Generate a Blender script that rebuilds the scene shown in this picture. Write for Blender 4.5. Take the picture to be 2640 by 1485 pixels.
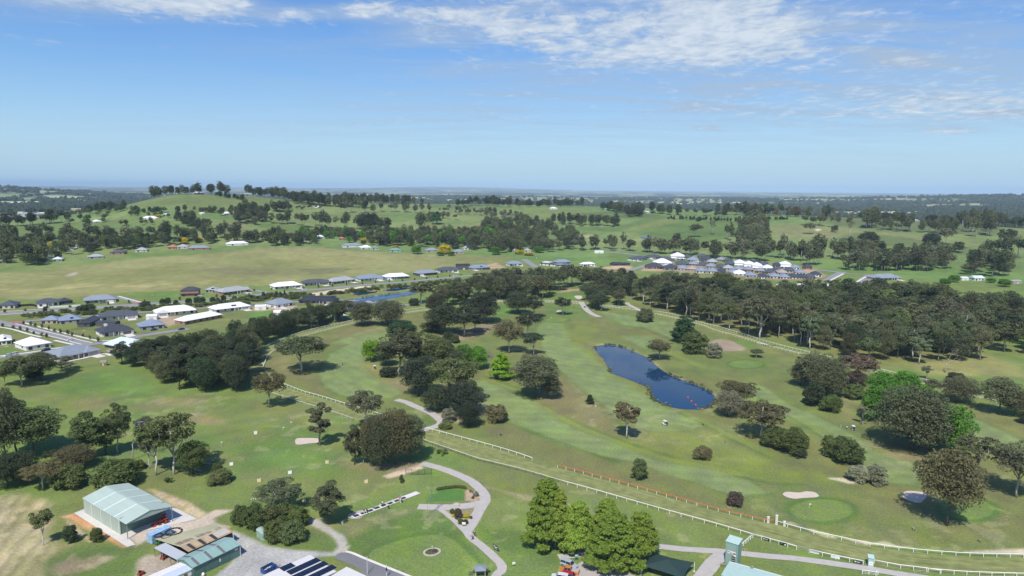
import bpy, math, random
import numpy as np
R_ = math.radians
for o in list(bpy.data.objects): bpy.data.objects.remove(o)
scene = bpy.context.scene
COL = scene.collection
rng = np.random.default_rng(7)
random.seed(7)

# ------------------------------------------------------------------ camera
CAM_H, PITCH, ROLL, FPX = 100.0, R_(8.36), R_(0.48), 1760.0     # photo is 2640 x 1485
cam_d = bpy.data.cameras.new('camera'); cam = bpy.data.objects.new('camera', cam_d); COL.objects.link(cam)
cam_d.sensor_width = 36.0; cam_d.lens = 24.0; cam_d.clip_start = 0.5; cam_d.clip_end = 200000
_f = np.array([0, math.cos(PITCH), -math.sin(PITCH)])
_u0 = np.array([0, math.sin(PITCH), math.cos(PITCH)])
_r0 = np.array([1.0, 0, 0])
_r = _r0*math.cos(ROLL) + _u0*math.sin(ROLL)
_u = -_r0*math.sin(ROLL) + _u0*math.cos(ROLL)
from mathutils import Matrix, Vector
cam.matrix_world = Matrix(((_r[0], _u[0], -_f[0], 0), (_r[1], _u[1], -_f[1], 0), (_r[2], _u[2], -_f[2], CAM_H), (0, 0, 0, 1)))
scene.camera = cam

# ------------------------------------------------------------------ sun, sky, exposure
SUN_EL, SUN_TO = R_(52), R_(14)      # light travels towards +Y, a little to the right
sd = bpy.data.lights.new('sun', 'SUN'); so = bpy.data.objects.new('sun', sd); COL.objects.link(so)
sd.energy = 4.4; sd.angle = R_(0.5); sd.color = (1.0, 0.95, 0.87)
ldir = Vector((math.sin(SUN_TO)*math.cos(SUN_EL), math.cos(SUN_TO)*math.cos(SUN_EL), -math.sin(SUN_EL)))
so.rotation_euler = ldir.to_track_quat('-Z', 'Y').to_euler()
so.location = (0, -200, 400)
scene.view_settings.view_transform = 'Standard'; scene.view_settings.look = 'None'
scene.view_settings.exposure = 0.09; scene.view_settings.gamma = 1.0
scene.cycles.max_bounces = 6; scene.cycles.diffuse_bounces = 2; scene.cycles.glossy_bounces = 2
scene.cycles.transparent_max_bounces = 8; scene.cycles.volume_bounces = 0
scene.cycles.caustics_reflective = False; scene.cycles.caustics_refractive = False
scene.cycles.use_denoising = True; scene.cycles.denoiser = 'OPENIMAGEDENOISE'; scene.cycles.denoising_input_passes = 'RGB_ALBEDO_NORMAL'; scene.cycles.denoising_prefilter = 'ACCURATE'; scene.cycles.sample_clamp_indirect = 4

W = bpy.data.worlds.new('World'); scene.world = W; W.use_nodes = True
def build_sky():
    nt = W.node_tree; nt.nodes.clear(); N = nt.nodes.new; L = nt.links.new
    out = N('ShaderNodeOutputWorld'); bg = N('ShaderNodeBackground'); L(bg.outputs[0], out.inputs[0])
    sky = N('ShaderNodeTexSky'); sky.sky_type = 'NISHITA'; sky.sun_disc = False
    sky.sun_elevation = SUN_EL; sky.sun_rotation = R_(180) + SUN_TO
    sky.altitude = 150; sky.air_density = 1.0; sky.dust_density = 0.35; sky.ozone_density = 2.2
    def M(op, a, b=None, c=None, clamp=False):
        n = N('ShaderNodeMath'); n.operation = op; n.use_clamp = clamp
        for i, v in enumerate((a, b, c)):
            if v is None: continue
            if isinstance(v, (int, float)): n.inputs[i].default_value = v
            else: L(v, n.inputs[i])
        return n.outputs[0]
    tc = N('ShaderNodeTexCoord'); sp = N('ShaderNodeSeparateXYZ'); L(tc.outputs['Generated'], sp.inputs[0])
    x, y, z = sp.outputs
    yy = M('MAXIMUM', y, 0.05)
    gx = M('DIVIDE', x, yy); gz = M('DIVIDE', z, yy)
    zz = M('ADD', M('MAXIMUM', z, 0.0), 0.06)
    cx = M('DIVIDE', x, zz); cy = M('DIVIDE', y, zz)
    cv = N('ShaderNodeCombineXYZ'); L(cx, cv.inputs[0]); L(M('MULTIPLY', cy, 0.8), cv.inputs[1])
    # where the clouds are: (centre x, centre height, half width, half height, strength)
    blobs = [(-.66,.262,.13,.026,.9),(-.50,.256,.10,.026,.9),(-.425,.262,.055,.022,1.8),(-.335,.236,.045,.012,.9),(-.46,.235,.05,.01,.5),
             (-.22,.245,.11,.015,.75),(-.10,.238,.12,.014,.8),(-.02,.213,.15,.018,.85),(.0,.266,.15,.018,.95),(.08,.232,.13,.022,.9),(.10,.195,.13,.012,.8),(.27,.255,.13,.05,1.25),(.34,.225,.11,.038,1.0),(.24,.192,.14,.018,.8),
             (.27,.172,.26,.016,.62),(.05,.178,.14,.008,.4),(-.05,.15,.15,.02,.22),(.62,.26,.22,.05,.42),(.5,.205,.2,.03,.3),
             (.68,.14,.16,.03,.75),(.52,.125,.2,.022,.45),(.63,.11,.14,.014,.6),(.45,.10,.2,.014,.22),(.62,.0845,.035,.0035,1.6),(.28,.087,.02,.0025,.8),(.5,.07,.016,.002,.9),(-.25,.085,.4,.022,.3),(-.1,.12,.2,.01,.2),(.35,.12,.25,.012,.35),(.0,.10,.08,.008,.25),(.55,.05,.06,.005,.3)]
    tot = None
    for bx, bz, rx, rz, s in blobs:
        a = M('DIVIDE', M('SUBTRACT', gx, bx), rx); b = M('DIVIDE', M('SUBTRACT', gz, bz), rz)
        d = M('ADD', M('MULTIPLY', a, a), M('MULTIPLY', b, b))
        g = M('MULTIPLY', M('POWER', 2.718, M('MULTIPLY', d, -0.9)), s)
        tot = g if tot is None else M('ADD', tot, g)
    front = M('GREATER_THAN', y, 0.08); tot = M('MULTIPLY', tot, front)
    def noise(sx, det, rough, off=0.0, dist=0.0):
        mp = N('ShaderNodeMapping'); L(cv.outputs[0], mp.inputs[0]); mp.inputs['Scale'].default_value = (sx, sx, sx); mp.inputs['Location'].default_value = (off, off*.7, 0)
        n = N('ShaderNodeTexNoise'); n.inputs['Scale'].default_value = 1.0; n.inputs['Detail'].default_value = det; n.inputs['Roughness'].default_value = rough; n.inputs['Distortion'].default_value = dist
        L(mp.outputs[0], n.inputs[0]); return n.outputs[0]
    n1 = noise(3.6, 9, .6, 3.3, .5); n2 = noise(9.5, 8, .65, 9.1, .4); n3 = noise(.8, 6, .5, 5.0)
    nn = M('ADD', M('MULTIPLY', n1, .62), M('MULTIPLY', n2, .38))
    dens = M('ADD', M('MULTIPLY', M('SUBTRACT', nn, .5), 6.0), M('SUBTRACT', M('MULTIPLY', M('MINIMUM', tot, 1.9), 1.15), .36))
    puff = N('ShaderNodeMapRange'); puff.interpolation_type = 'SMOOTHSTEP'; puff.inputs[1].default_value = -.05; puff.inputs[2].default_value = 1.5; L(dens, puff.inputs[0])
    mp2 = N('ShaderNodeMapping'); L(cv.outputs[0], mp2.inputs[0]); mp2.inputs['Scale'].default_value = (.55, 1.9, 1); mp2.inputs['Rotation'].default_value = (0, 0, .35)
    st = N('ShaderNodeTexNoise'); st.inputs['Scale'].default_value = 1.6; st.inputs['Detail'].default_value = 8; st.inputs['Roughness'].default_value = .6; st.inputs['Distortion'].default_value = .6; L(mp2.outputs[0], st.inputs[0])
    sr = N('ShaderNodeMapRange'); sr.inputs[1].default_value = .36; sr.inputs[2].default_value = .66; L(st.outputs[0], sr.inputs[0])
    broad = M('MULTIPLY', M('POWER', 2.718, M('MULTIPLY', M('ADD', M('POWER', M('DIVIDE', M('SUBTRACT', gx, .28), .5), 2.0), M('POWER', M('DIVIDE', M('SUBTRACT', gz, .18), .10), 2.0)), -.8)), .8)
    veil = M('MULTIPLY', M('MINIMUM', M('ADD', M('MULTIPLY', tot, .85), broad), 1.0), M('MULTIPLY', M('ADD', sr.outputs[0], .22), .80))
    back = N('ShaderNodeMapRange'); back.interpolation_type = 'SMOOTHSTEP'; back.inputs[1].default_value = .15; back.inputs[2].default_value = -.35; L(M('SUBTRACT', y, M('MULTIPLY', z, .35)), back.inputs[0])  # unseen cloud added behind and above the camera to whiten the fill light
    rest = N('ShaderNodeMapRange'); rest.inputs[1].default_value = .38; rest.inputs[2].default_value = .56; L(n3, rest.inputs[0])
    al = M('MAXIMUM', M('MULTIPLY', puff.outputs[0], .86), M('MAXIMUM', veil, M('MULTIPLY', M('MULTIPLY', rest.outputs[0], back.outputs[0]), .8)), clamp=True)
    hs = N('ShaderNodeHueSaturation'); hs.inputs['Saturation'].default_value = 1.55; hs.inputs['Value'].default_value = 1.02; hs.inputs['Hue'].default_value = .512; L(sky.outputs[0], hs.inputs['Color'])
    hz = N('ShaderNodeMix'); hz.data_type = 'RGBA'; L(M('MULTIPLY', M('POWER', 2.718, M('MULTIPLY', M('MAXIMUM', z, 0.0), -6.0)), .97), hz.inputs[0]); tn = N('ShaderNodeMix'); tn.data_type = 'RGBA'; tn.blend_type = 'MULTIPLY'; tn.inputs[0].default_value = 1; L(hs.outputs[0], tn.inputs[6]); tn.inputs[7].default_value = (.90, .96, 1.07, 1); L(tn.outputs[2], hz.inputs[6]); hz.inputs[7].default_value = (3.15, 4.85, 6.6, 1); tint = hz.outputs[2]
    # cloud tone: bright tops, bluish grey undersides
    ct = N('ShaderNodeMix'); ct.data_type = 'RGBA'; ct.inputs[6].default_value = (3.2, 4.1, 5.3, 1); ct.inputs[7].default_value = (5.8, 6.3, 6.7, 1)
    sh = N('ShaderNodeMapRange'); sh.inputs[1].default_value = .1; sh.inputs[2].default_value = 1.0; L(M('ADD', M('MULTIPLY', dens, .42), M('MULTIPLY', M('SUBTRACT', n2, .5), 1.6)), sh.inputs[0]); L(sh.outputs[0], ct.inputs[0])
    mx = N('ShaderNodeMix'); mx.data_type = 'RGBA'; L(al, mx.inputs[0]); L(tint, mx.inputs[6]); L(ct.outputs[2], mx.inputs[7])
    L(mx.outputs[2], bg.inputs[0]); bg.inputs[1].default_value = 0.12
build_sky()

# ------------------------------------------------------------------ measuring: photo point -> place on the ground
REG = {'U': (0, 0, 1.02484), 'S': (0, 0, 1.0)}
for k, x0, y0, w, zw in (('A1',0,1185,660,2576),('A2',600,1185,720,2576),('A3',1250,1185,730,2576),('A4',1900,1185,740,2576),
        ('B1',0,885,660,2550),('B2',600,885,720,2576),('B3',1250,885,730,2576),('B4',1900,885,740,2576),
        ('C1',0,640,660,2576),('C2',600,640,720,2576),('C3',1250,640,730,2576),('C4',1900,640,740,2576),
        ('D1',0,440,660,2576),('D2',600,440,720,2576),('D3',1250,440,730,2576),('D4',1900,440,740,2576),
        ('E1',370,1340,270,2576),('E2',640,1400,320,2576),('E3',880,1250,280,2576),('E4',1400,1420,140,2576),('E5',1820,1370,260,2576),
        ('E6',2080,1400,260,2576),('E7',1150,1240,150,887),('E8',2380,1380,260,2576),('F3',1600,640,360,2576),('F4',1900,640,360,2576),('F5',0,780,360,2576),('F6',600,740,300,2576)):
    REG[k] = (x0, y0, w/zw)
def smooth(t):
    t = np.clip(t, 0, 1); return t*t*(3-2*t)
def vnoise(x, y, seed=0):
    xi = np.floor(x).astype(np.int64); yi = np.floor(y).astype(np.int64); fx = x-xi; fy = y-yi
    fx = fx*fx*(3-2*fx); fy = fy*fy*(3-2*fy)
    def h(a, b):
        n = (a*374761393 + b*668265263 + seed*974634777) & 0x7fffffff
        n = ((n ^ (n >> 13))*1274126177) & 0x7fffffff
        return ((n ^ (n >> 16)) & 0xffff)/65535.0
    return (h(xi, yi)*(1-fx)+h(xi+1, yi)*fx)*(1-fy) + (h(xi, yi+1)*(1-fx)+h(xi+1, yi+1)*fx)*fy
def fbm(x, y, s, o=4, seed=0):
    t = 0; a = .5; q = 0
    for i in range(o):
        t = t + a*vnoise(x/s, y/s, seed+i*17); q += a; a *= .55; s *= .5
    return t/q
AZ = [-180,-50,-37,-33,-30,-27,-25.5,-23,-20,-17,-15,-8,0,10,20,30,37,50,180]
CA = [20,20,25,31,50,73,79,77,70,62,57,51,49,47,42,34,26,20,20]
CR = [1750,1750,1750,1750,1750,1750,1760,1780,1800,1830,1850,1950,1950,1900,1720,1650,1650,1700,1750]
def height(x, y):
    x = np.asarray(x, float); y = np.asarray(y, float)
    r = np.hypot(x, y); a = np.degrees(np.arctan2(x, y))
    A = np.interp(a, AZ, CA); rc = np.interp(a, AZ, CR)
    up = A*smooth((r-900)/(rc-900)); dn = (A+25)*smooth((r-rc)/1100)
    h = up-dn
    far = smooth((r-1000)/1500)
    h = h + far*(fbm(x, y, 700, 3, 5)-.5)*9 + smooth((r-900)/400)*(fbm(x, y, 160, 2, 8)-.5)*5
    h = h + 120*np.exp(-((a+41)/9.5)**2-((r-9000)/2600)**2) + 95*np.exp(-((a-38)/11)**2-((r-9000)/2600)**2)
    h = h + smooth((r-5000)/3000)*(fbm(x, y, 2600, 3, 3)-.5)*46 + 125*np.exp(-((a+5)/9)**2-((r-30000)/5000)**2)
    return h
def ray(sx, sy):
    a = (sx-1320)/FPX; b = -(sy-742.5)/FPX
    return _f + a*_r + b*_u
def SP(reg, x, y):
    x0, y0, s = REG[reg]; return x0+x*s, y0+y*s
def G(reg, x, y):
    sx, sy = SP(reg, x, y); d = ray(sx, sy); d = d/np.hypot(d[0], d[1]); 
    if d[2] < -1e-4 and CAM_H/-d[2] < 900:
        t = CAM_H/-d[2]; return np.array([d[0]*t, d[1]*t, 0.0])
    ts = np.geomspace(700, 40000, 700); hh = height(d[0]*ts, d[1]*ts); dz = CAM_H+d[2]*ts-hh
    near = ts < 2300; k = np.argmax(dz < 0)
    if dz[k] >= 0 or ts[k] > 2600:                 # just over the crest: stand on the crest
        g = np.where(near, -dz/ts, -9); q = int(np.argmax(g))
        if g[q] > -.008: t = ts[q]; return np.array([d[0]*t, d[1]*t, float(hh[q])])
    if dz[k] >= 0: k = len(ts)-1
    f = dz[k-1]/(dz[k-1]-dz[k]) if k > 0 and dz[k-1] != dz[k] else 0
    t = ts[k-1]+(ts[k]-ts[k-1])*f
    return np.array([d[0]*t, d[1]*t, float(height(d[0]*t, d[1]*t))])
def depth(p):
    return float(np.dot(np.array([p[0], p[1], p[2]-CAM_H]), _f))
def px2m(reg, n, p):            # n picture units at the distance of point p, in metres
    return n*REG[reg][2]*depth(p)/FPX
def GZ(reg, x, y, z):           # the place at height z (flat near ground) behind a picture point
    sx, sy = SP(reg, x, y); d = ray(sx, sy); t = (z-CAM_H)/d[2]
    return np.array([d[0]*t, d[1]*t, z])
def PG(*items):                 # polygon: ('A1', (x,y), ..., 'A2', (x,y)...)
    out = []; reg = None
    for it in items:
        if isinstance(it, str): reg = it
        else: out.append(G(reg, *it))
    return np.array(out)

# ------------------------------------------------------------------ mesh building
class MB:
    def __init__(s): s.v = []; s.f = []; s.m = []; s.n = 0
    def add(s, vs, fs, mi=0):
        b = s.n; s.v.extend([tuple(map(float, q)) for q in vs]); s.f.extend([tuple(i+b for i in q) for q in fs]); s.m.extend([mi]*len(fs)); s.n += len(vs); return s
    def box(s, c, d, rz=0.0, mi=0):     # c = centre of the base
        x, y, z = d[0]/2, d[1]/2, d[2]; co, si = math.cos(rz), math.sin(rz)
        vs = [(c[0]+a*co-b*si, c[1]+a*si+b*co, c[2]+e) for e in (0, z) for a, b in ((-x,-y),(x,-y),(x,y),(-x,y))]
        return s.add(vs, [(3,2,1,0),(4,5,6,7),(0,1,5,4),(1,2,6,5),(2,3,7,6),(3,0,4,7)], mi)
    def hexa(s, b4, t4, mi=0):
        return s.add(list(b4)+list(t4), [(3,2,1,0),(4,5,6,7),(0,1,5,4),(1,2,6,5),(2,3,7,6),(3,0,4,7)], mi)
    def prism(s, poly, z0, z1, mi=0):   # upright walls over a polygon with cap
        n = len(poly); vs = [(p[0], p[1], z0) for p in poly]+[(p[0], p[1], z1) for p in poly]
        return s.add(vs, [tuple(range(n, 2*n))]+[(i, (i+1) % n, n+(i+1) % n, n+i) for i in range(n)]+[tuple(range(n-1, -1, -1))], mi)
    def tube(s, pts, rad, n=6, mi=0, cap=True):
        pts = [np.array(p, float) for p in pts]; rads = rad if hasattr(rad, '__len__') else [rad]*len(pts)
        vs = []; 
        for i, p in enumerate(pts):
            t = pts[min(i+1, len(pts)-1)]-pts[max(i-1, 0)]; t = t/(np.linalg.norm(t)+1e-9)
            a = np.cross(t, (0, 0, 1)) if abs(t[2]) < .9 else np.cross(t, (1, 0, 0)); a = a/np.linalg.norm(a); b = np.cross(t, a)
            for k in range(n):
                q = 2*math.pi*k/n; vs.append(p+rads[i]*(math.cos(q)*a+math.sin(q)*b))
        fs = [(i*n+k, i*n+(k+1) % n, (i+1)*n+(k+1) % n, (i+1)*n+k) for i in range(len(pts)-1) for k in range(n)]
        if cap: fs += [tuple(range(n-1, -1, -1)), tuple(range((len(pts)-1)*n, len(pts)*n))]
        return s.add(vs, fs, mi)
    def lathe(s, c, prof, n=14, mi=0):  # prof: (radius, z)
        vs = [(c[0]+r*math.cos(2*math.pi*k/n), c[1]+r*math.sin(2*math.pi*k/n), c[2]+z) for r, z in prof for k in range(n)]
        fs = [(i*n+k, i*n+(k+1) % n, (i+1)*n+(k+1) % n, (i+1)*n+k) for i in range(len(prof)-1) for k in range(n)]
        fs += [tuple(range(n-1, -1, -1)), tuple(range((len(prof)-1)*n, len(prof)*n))]
        return s.add(vs, fs, mi)
    def ball(s, c, r, mi=0, n=10, m=6):
        prof = [(r[0]*math.sin(math.pi*i/m), -r[2]*math.cos(math.pi*i/m)) for i in range(m+1)]
        vs = [(c[0]+q*math.cos(2*math.pi*k/n), c[1]+q*r[1]/r[0]*math.sin(2*math.pi*k/n), c[2]+z) for q, z in prof for k in range(n)]
        return s.add(vs, [(i*n+k, i*n+(k+1) % n, (i+1)*n+(k+1) % n, (i+1)*n+k) for i in range(m) for k in range(n)], mi)
    def mesh(s, name, mats, sm=False):
        me = bpy.data.meshes.new(name); me.from_pydata(s.v, [], s.f)
        for m in (mats if isinstance(mats, (list, tuple)) else [mats]): me.materials.append(m)
        me.polygons.foreach_set('material_index', s.m)
        if sm: me.polygons.foreach_set('use_smooth', [True]*len(s.f))
        me.update(); return me
    def build(s, name, mats, parent=None, loc=(0, 0, 0), sm=False):
        return link(name, s.mesh(name, mats, sm), parent, loc)
def link(name, me, parent=None, loc=(0, 0, 0), rz=0.0):
    o = bpy.data.objects.new(name, me); COL.objects.link(o); o.location = loc; o.rotation_euler[2] = rz
    if parent: o.parent = parent
    return o
def tag(o, label=None, cat=None, group=None, kind=None):
    if label: o['label'] = label
    if cat: o['category'] = cat
    if group: o['group'] = group
    if kind: o['kind'] = kind
    return o
def thing(name, label, cat, loc=(0, 0, 0), rz=0.0, group=None):
    return tag(link(name, None, None, loc, rz), label, cat, group)
def copy_tree(o, parent=None):
    c = o.copy(); COL.objects.link(c); c.parent = parent
    for ch in list(o.children): copy_tree(ch, c)
    return c

# ------------------------------------------------------------------ materials
def mat(name, c, rough=.7, metal=0.0, var=.12, scale=.6, bump=0.0, spec=.3, streak=None, c2=None):
    m = bpy.data.materials.new(name); m.use_nodes = True; nt = m.node_tree; N = nt.nodes.new; L = nt.links.new
    b = nt.nodes['Principled BSDF']; b.inputs['Roughness'].default_value = rough; b.inputs['Metallic'].default_value = metal
    b.inputs['Specular IOR Level'].default_value = spec
    tc = N('ShaderNodeTexCoord'); mp = N('ShaderNodeMapping'); L(tc.outputs['Object'], mp.inputs[0])
    mp.inputs['Scale'].default_value = streak if streak else (1, 1, 1)
    n = N('ShaderNodeTexNoise'); n.inputs['Scale'].default_value = scale; n.inputs['Detail'].default_value = 6; n.inputs['Roughness'].default_value = .65; L(mp.outputs[0], n.inputs[0])
    mx = N('ShaderNodeMix'); mx.data_type = 'RGBA'
    a = [max(0, v*(1-var)) for v in c]; d = list(c2) if c2 else [min(1, v*(1+var)) for v in c]
    mx.inputs[6].default_value = (*a, 1); mx.inputs[7].default_value = (*d, 1)
    rp = N('ShaderNodeMapRange'); rp.inputs[1].default_value = .3; rp.inputs[2].default_value = .7; L(n.outputs[0], rp.inputs[0]); L(rp.outputs[0], mx.inputs[0])
    L(mx.outputs[2], b.inputs['Base Color'])
    if bump:
        bp = N('ShaderNodeBump'); bp.inputs['Strength'].default_value = bump; bp.inputs['Distance'].default_value = .05; L(n.outputs[0], bp.inputs['Height']); L(bp.outputs[0], b.inputs['Normal'])
    return m
_mc = {}
def paint(c, rough=.55, metal=0.0, var=.08, scale=1.5):
    k = (tuple(round(v, 3) for v in c), rough, metal)
    if k not in _mc: _mc[k] = mat('paint_%d' % len(_mc), c, rough, metal, var, scale)
    return _mc[k]
WHITE = paint((.78, .78, .76)); BLACK = paint((.02, .02, .022)); STEEL = paint((.35, .36, .37), .4, .6)
GLASS = mat('window_glass', (.03, .04, .05), .08, 0, .2, .5, spec=.6)

# ------------------------------------------------------------------ ground
def poly_sd(P, poly):           # signed distance, negative inside
    px, py = P[:, 0], P[:, 1]; d = np.full(len(P), 1e18); ins = np.zeros(len(P), bool); n = len(poly)
    for i in range(n):
        a = poly[i][:2]; b = poly[(i+1) % n][:2]; e = b-a; w0 = px-a[0]; w1 = py-a[1]
        t = np.clip((w0*e[0]+w1*e[1])/(e@e+1e-12), 0, 1); d = np.minimum(d, (w0-t*e[0])**2+(w1-t*e[1])**2)
        c = (a[1] > py) != (b[1] > py)
        ins ^= c & (px < (b[0]-a[0])*(py-a[1])/(b[1]-a[1]+1e-12)+a[0])
    return np.where(ins, -1, 1)*np.sqrt(d)
def line_d(P, pts):
    px, py = P[:, 0], P[:, 1]; d = np.full(len(P), 1e18)
    for a, b in zip(pts[:-1], pts[1:]):
        e = b[:2]-a[:2]; w0 = px-a[0]; w1 = py-a[1]; t = np.clip((w0*e[0]+w1*e[1])/(e@e+1e-12), 0, 1)
        d = np.minimum(d, (w0-t*e[0])**2+(w1-t*e[1])**2)
    return np.sqrt(d)
def catmull(pts, k=6, closed=False):
    pts = np.asarray(pts, float); n = len(pts); out = []
    for i in range(n if closed else n-1):
        p0, p1, p2, p3 = (pts[(i+j) % n] if closed else pts[min(max(i+j, 0), n-1)] for j in (-1, 0, 1, 2))
        for t in np.arange(k)/k:
            out.append(.5*(2*p1+(p2-p0)*t+(2*p0-5*p1+4*p2-p3)*t*t+(3*p1-p0-3*p2+p3)*t**3))
    if not closed: out.append(pts[-1])
    return np.array(out)

pond = catmull(PG('B3',(1005,50),(1030,20),(1110,10),(1210,20),(1290,45),(1400,90),(1500,140),(1550,190),(1640,265),(1740,310),(1850,350),(1970,395),(2060,450),(2088,500),(2070,545),(2010,580),(1920,590),(1820,588),(1740,578),(1650,555),(1580,528),(1530,490),(1505,450),(1490,395),(1430,365),(1340,330),(1230,290),(1160,260),(1120,200),(1080,130)), 4, True)
dam1 = catmull(PG('C2',(1040,490),(1110,468),(1300,440),(1500,415),(1640,398),(1700,402),(1660,425),(1500,452),(1330,485),(1180,492)), 3, True)
dam2 = catmull(PG('C2',(1380,390),(1450,372),(1600,355),(1720,345),(1790,340),(1760,358),(1600,375),(1480,392)), 3, True)
dam3 = catmull(PG('C2',(1110,415),(1180,398),(1290,392),(1340,400),(1270,415),(1160,430)), 3, True)
dam4 = catmull(PG('C2',(890,445),(920,432),(960,440),(940,456),(900,458)), 3, True)
dam5 = catmull(PG('D3',(1415,605),(1440,598),(1500,602),(1518,612),(1500,622),(1430,618)), 3, True)
dam6 = catmull(PG('D4',(1810,708),(1870,702),(1940,712),(1930,722),(1850,720)), 3, True)
PONDS = [(pond, 1.1, 5.0), (dam1, .9, 4), (dam2, .7, 4), (dam3, .7, 3), (dam4, .5, 3)]

az = np.radians(np.concatenate([np.arange(-180, -46, 6.7), np.arange(-46, 46.01, .15), np.arange(52.7, 180.1, 6.7)]))
rr = [1.0, 40, 80, 105, 120, 130, 138]
while rr[-1] < 44000: rr.append(rr[-1]+max(.5, min(rr[-1]**2/70000, .0115*rr[-1])))
rr = np.array(rr); AA, RR = np.meshgrid(az, rr); X = (RR*np.sin(AA)).ravel(); Y = (RR*np.cos(AA)).ravel()
V2 = np.stack([X, Y], 1); H = height(X, Y); r = np.hypot(X, Y)
for poly, dep, bank in PONDS:
    lo, hi = poly[:, :2].min(0)-12, poly[:, :2].max(0)+12; k = np.where((X > lo[0]) & (X < hi[0]) & (Y > lo[1]) & (Y < hi[1]))[0]
    if len(k): H[k] -= dep*smooth((bank*.6-poly_sd(V2[k], poly))/bank)
C = np.zeros((len(X), 3))
def srgb(h):
    v = [int(h[i:i+2], 16)/255 for i in (0, 2, 4)]; return np.array([a/12.92 if a < .04045 else ((a+.055)/1.055)**2.4 for a in v])
NB = fbm(X, Y, 60, 5, 1); NS = fbm(X, Y, 9, 3, 2); NL = fbm(X, Y, 260, 3, 4)
ROUGH = np.array([.138, .168, .058]); GREENR = np.array([.112, .172, .048]); BRIGHT = np.array([.155, .205, .050]); FAIR = np.array([.148, .204, .082])
BROWN = np.array([.165, .155, .080]); VIVID = np.array([.088, .160, .040]); TAN = np.array([.30, .27, .15]); STRAW = np.array([.235, .225, .105]); SAND = np.array([.55, .46, .37]); DIRT = np.array([.34, .26, .18])
def lerp(a, b, t): return a+(b-a)*t
t = smooth((NB-.33)/.34)[:, None]; C[:] = lerp(ROUGH, GREENR, t)
def zone(poly, col, soft=3.0, al=1.0, warp=3.0, var=.18, col2=None, ns=None, stripes=None, wscale=14):
    poly = np.asarray(poly)[:, :2]; mrg = soft+warp+2; lo, hi = poly.min(0)-mrg, poly.max(0)+mrg
    k = np.where((X > lo[0]) & (X < hi[0]) & (Y > lo[1]) & (Y < hi[1]))[0]
    if not len(k): return
    sdv = poly_sd(V2[k], poly)+(fbm(X[k], Y[k], wscale, 3, 31)-.5)*2*warp
    a = (al*smooth(.5-sdv/(2*max(soft, .05))))[:, None]
    n = fbm(X[k], Y[k], ns or 18, 4, 77)[:, None]
    c = np.asarray(col)*(1+var*2*(n-.5)) if col2 is None else lerp(np.asarray(col), np.asarray(col2), smooth((n-.35)/.3))
    if stripes:
        ang, per, amp = stripes; s = np.sin((X[k]*math.cos(ang)+Y[k]*math.sin(ang)+6*(n[:, 0]-.5))*2*math.pi/per)[:, None]; c = c*(1+amp*s)
    C[k] = lerp(C[k], c, a)
def strip(pts, wid, col, soft=1.5, al=1.0, warp=.6):
    pts = np.asarray(pts)[:, :2]; mrg = wid+soft+warp+2; lo, hi = pts.min(0)-mrg, pts.max(0)+mrg
    k = np.where((X > lo[0]) & (X < hi[0]) & (Y > lo[1]) & (Y < hi[1]))[0]
    if len(k): 
        a = (al*smooth(.5-(line_d(V2[k], pts)-wid/2+(NS[k]-.5)*2*warp)/(2*soft)))[:, None]; C[k] = lerp(C[k], np.asarray(col)*(1+.3*(NB[k]-.5))[:, None], a)
def ell(reg, x, y, rx, ry, n=26):
    return PG(reg, *[(x+rx*math.cos(a), y+ry*math.sin(a)) for a in np.linspace(0, 2*math.pi, n, endpoint=False)])
# the country beyond: paddocks, woods, plain
pas = lerp(np.array([.135,.20,.062]), np.array([.10,.19,.052]), smooth((NL-.35)/.3)[:, None])
C[:] = lerp(C, pas*(1+.25*(NB-.5))[:, None], smooth((r-820)/160)[:, None])
cellx = np.floor((X*.92+Y*.38)/420+.35*vnoise(X/900, Y/900, 9)); celly = np.floor((Y*.92-X*.38)/300+.35*vnoise(X/900, Y/900, 19))
cv = vnoise(cellx*.731+3.3, celly*1.37+7.7, 41); cv2 = vnoise(cellx*1.91+1.3, celly*.77+2.7, 43)
field = lerp(np.array([.15,.22,.09]), np.array([.42,.40,.22]), smooth((cv-.3)/.4)[:, None])*(0.75+.5*cv2)[:, None]
wood = np.array([.045,.060,.036])
hedge = np.maximum(np.abs(((X*.92+Y*.38)/420+.35*vnoise(X/900, Y/900, 9)) % 1-.5), np.abs(((Y*.92-X*.38)/300+.35*vnoise(X/900, Y/900, 19)) % 1-.5))
wm = smooth((fbm(X, Y, 620, 5, 51)-.545+.02*smooth((r-2500)/3000)+.11*smooth((r-6000)/6000))/.05); wm = np.maximum(wm, smooth((hedge-.455)/.02)*.8)
plain = lerp(field, wood, wm[:, None])
rcv = np.interp(np.degrees(np.arctan2(X, Y)), AZ, CR)
C[:] = lerp(C, plain, smooth((r-rcv-350)/350)[:, None])
hillf = smooth((r-5500)/2000)*smooth((height(X, Y)-10)/60); hw = smooth((fbm(X, Y, 700, 4, 61)-.42)/.1)
C[:] = lerp(C, lerp(np.array([.13,.18,.07]), wood, hw[:, None]), (hillf*.8)[:, None])
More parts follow.
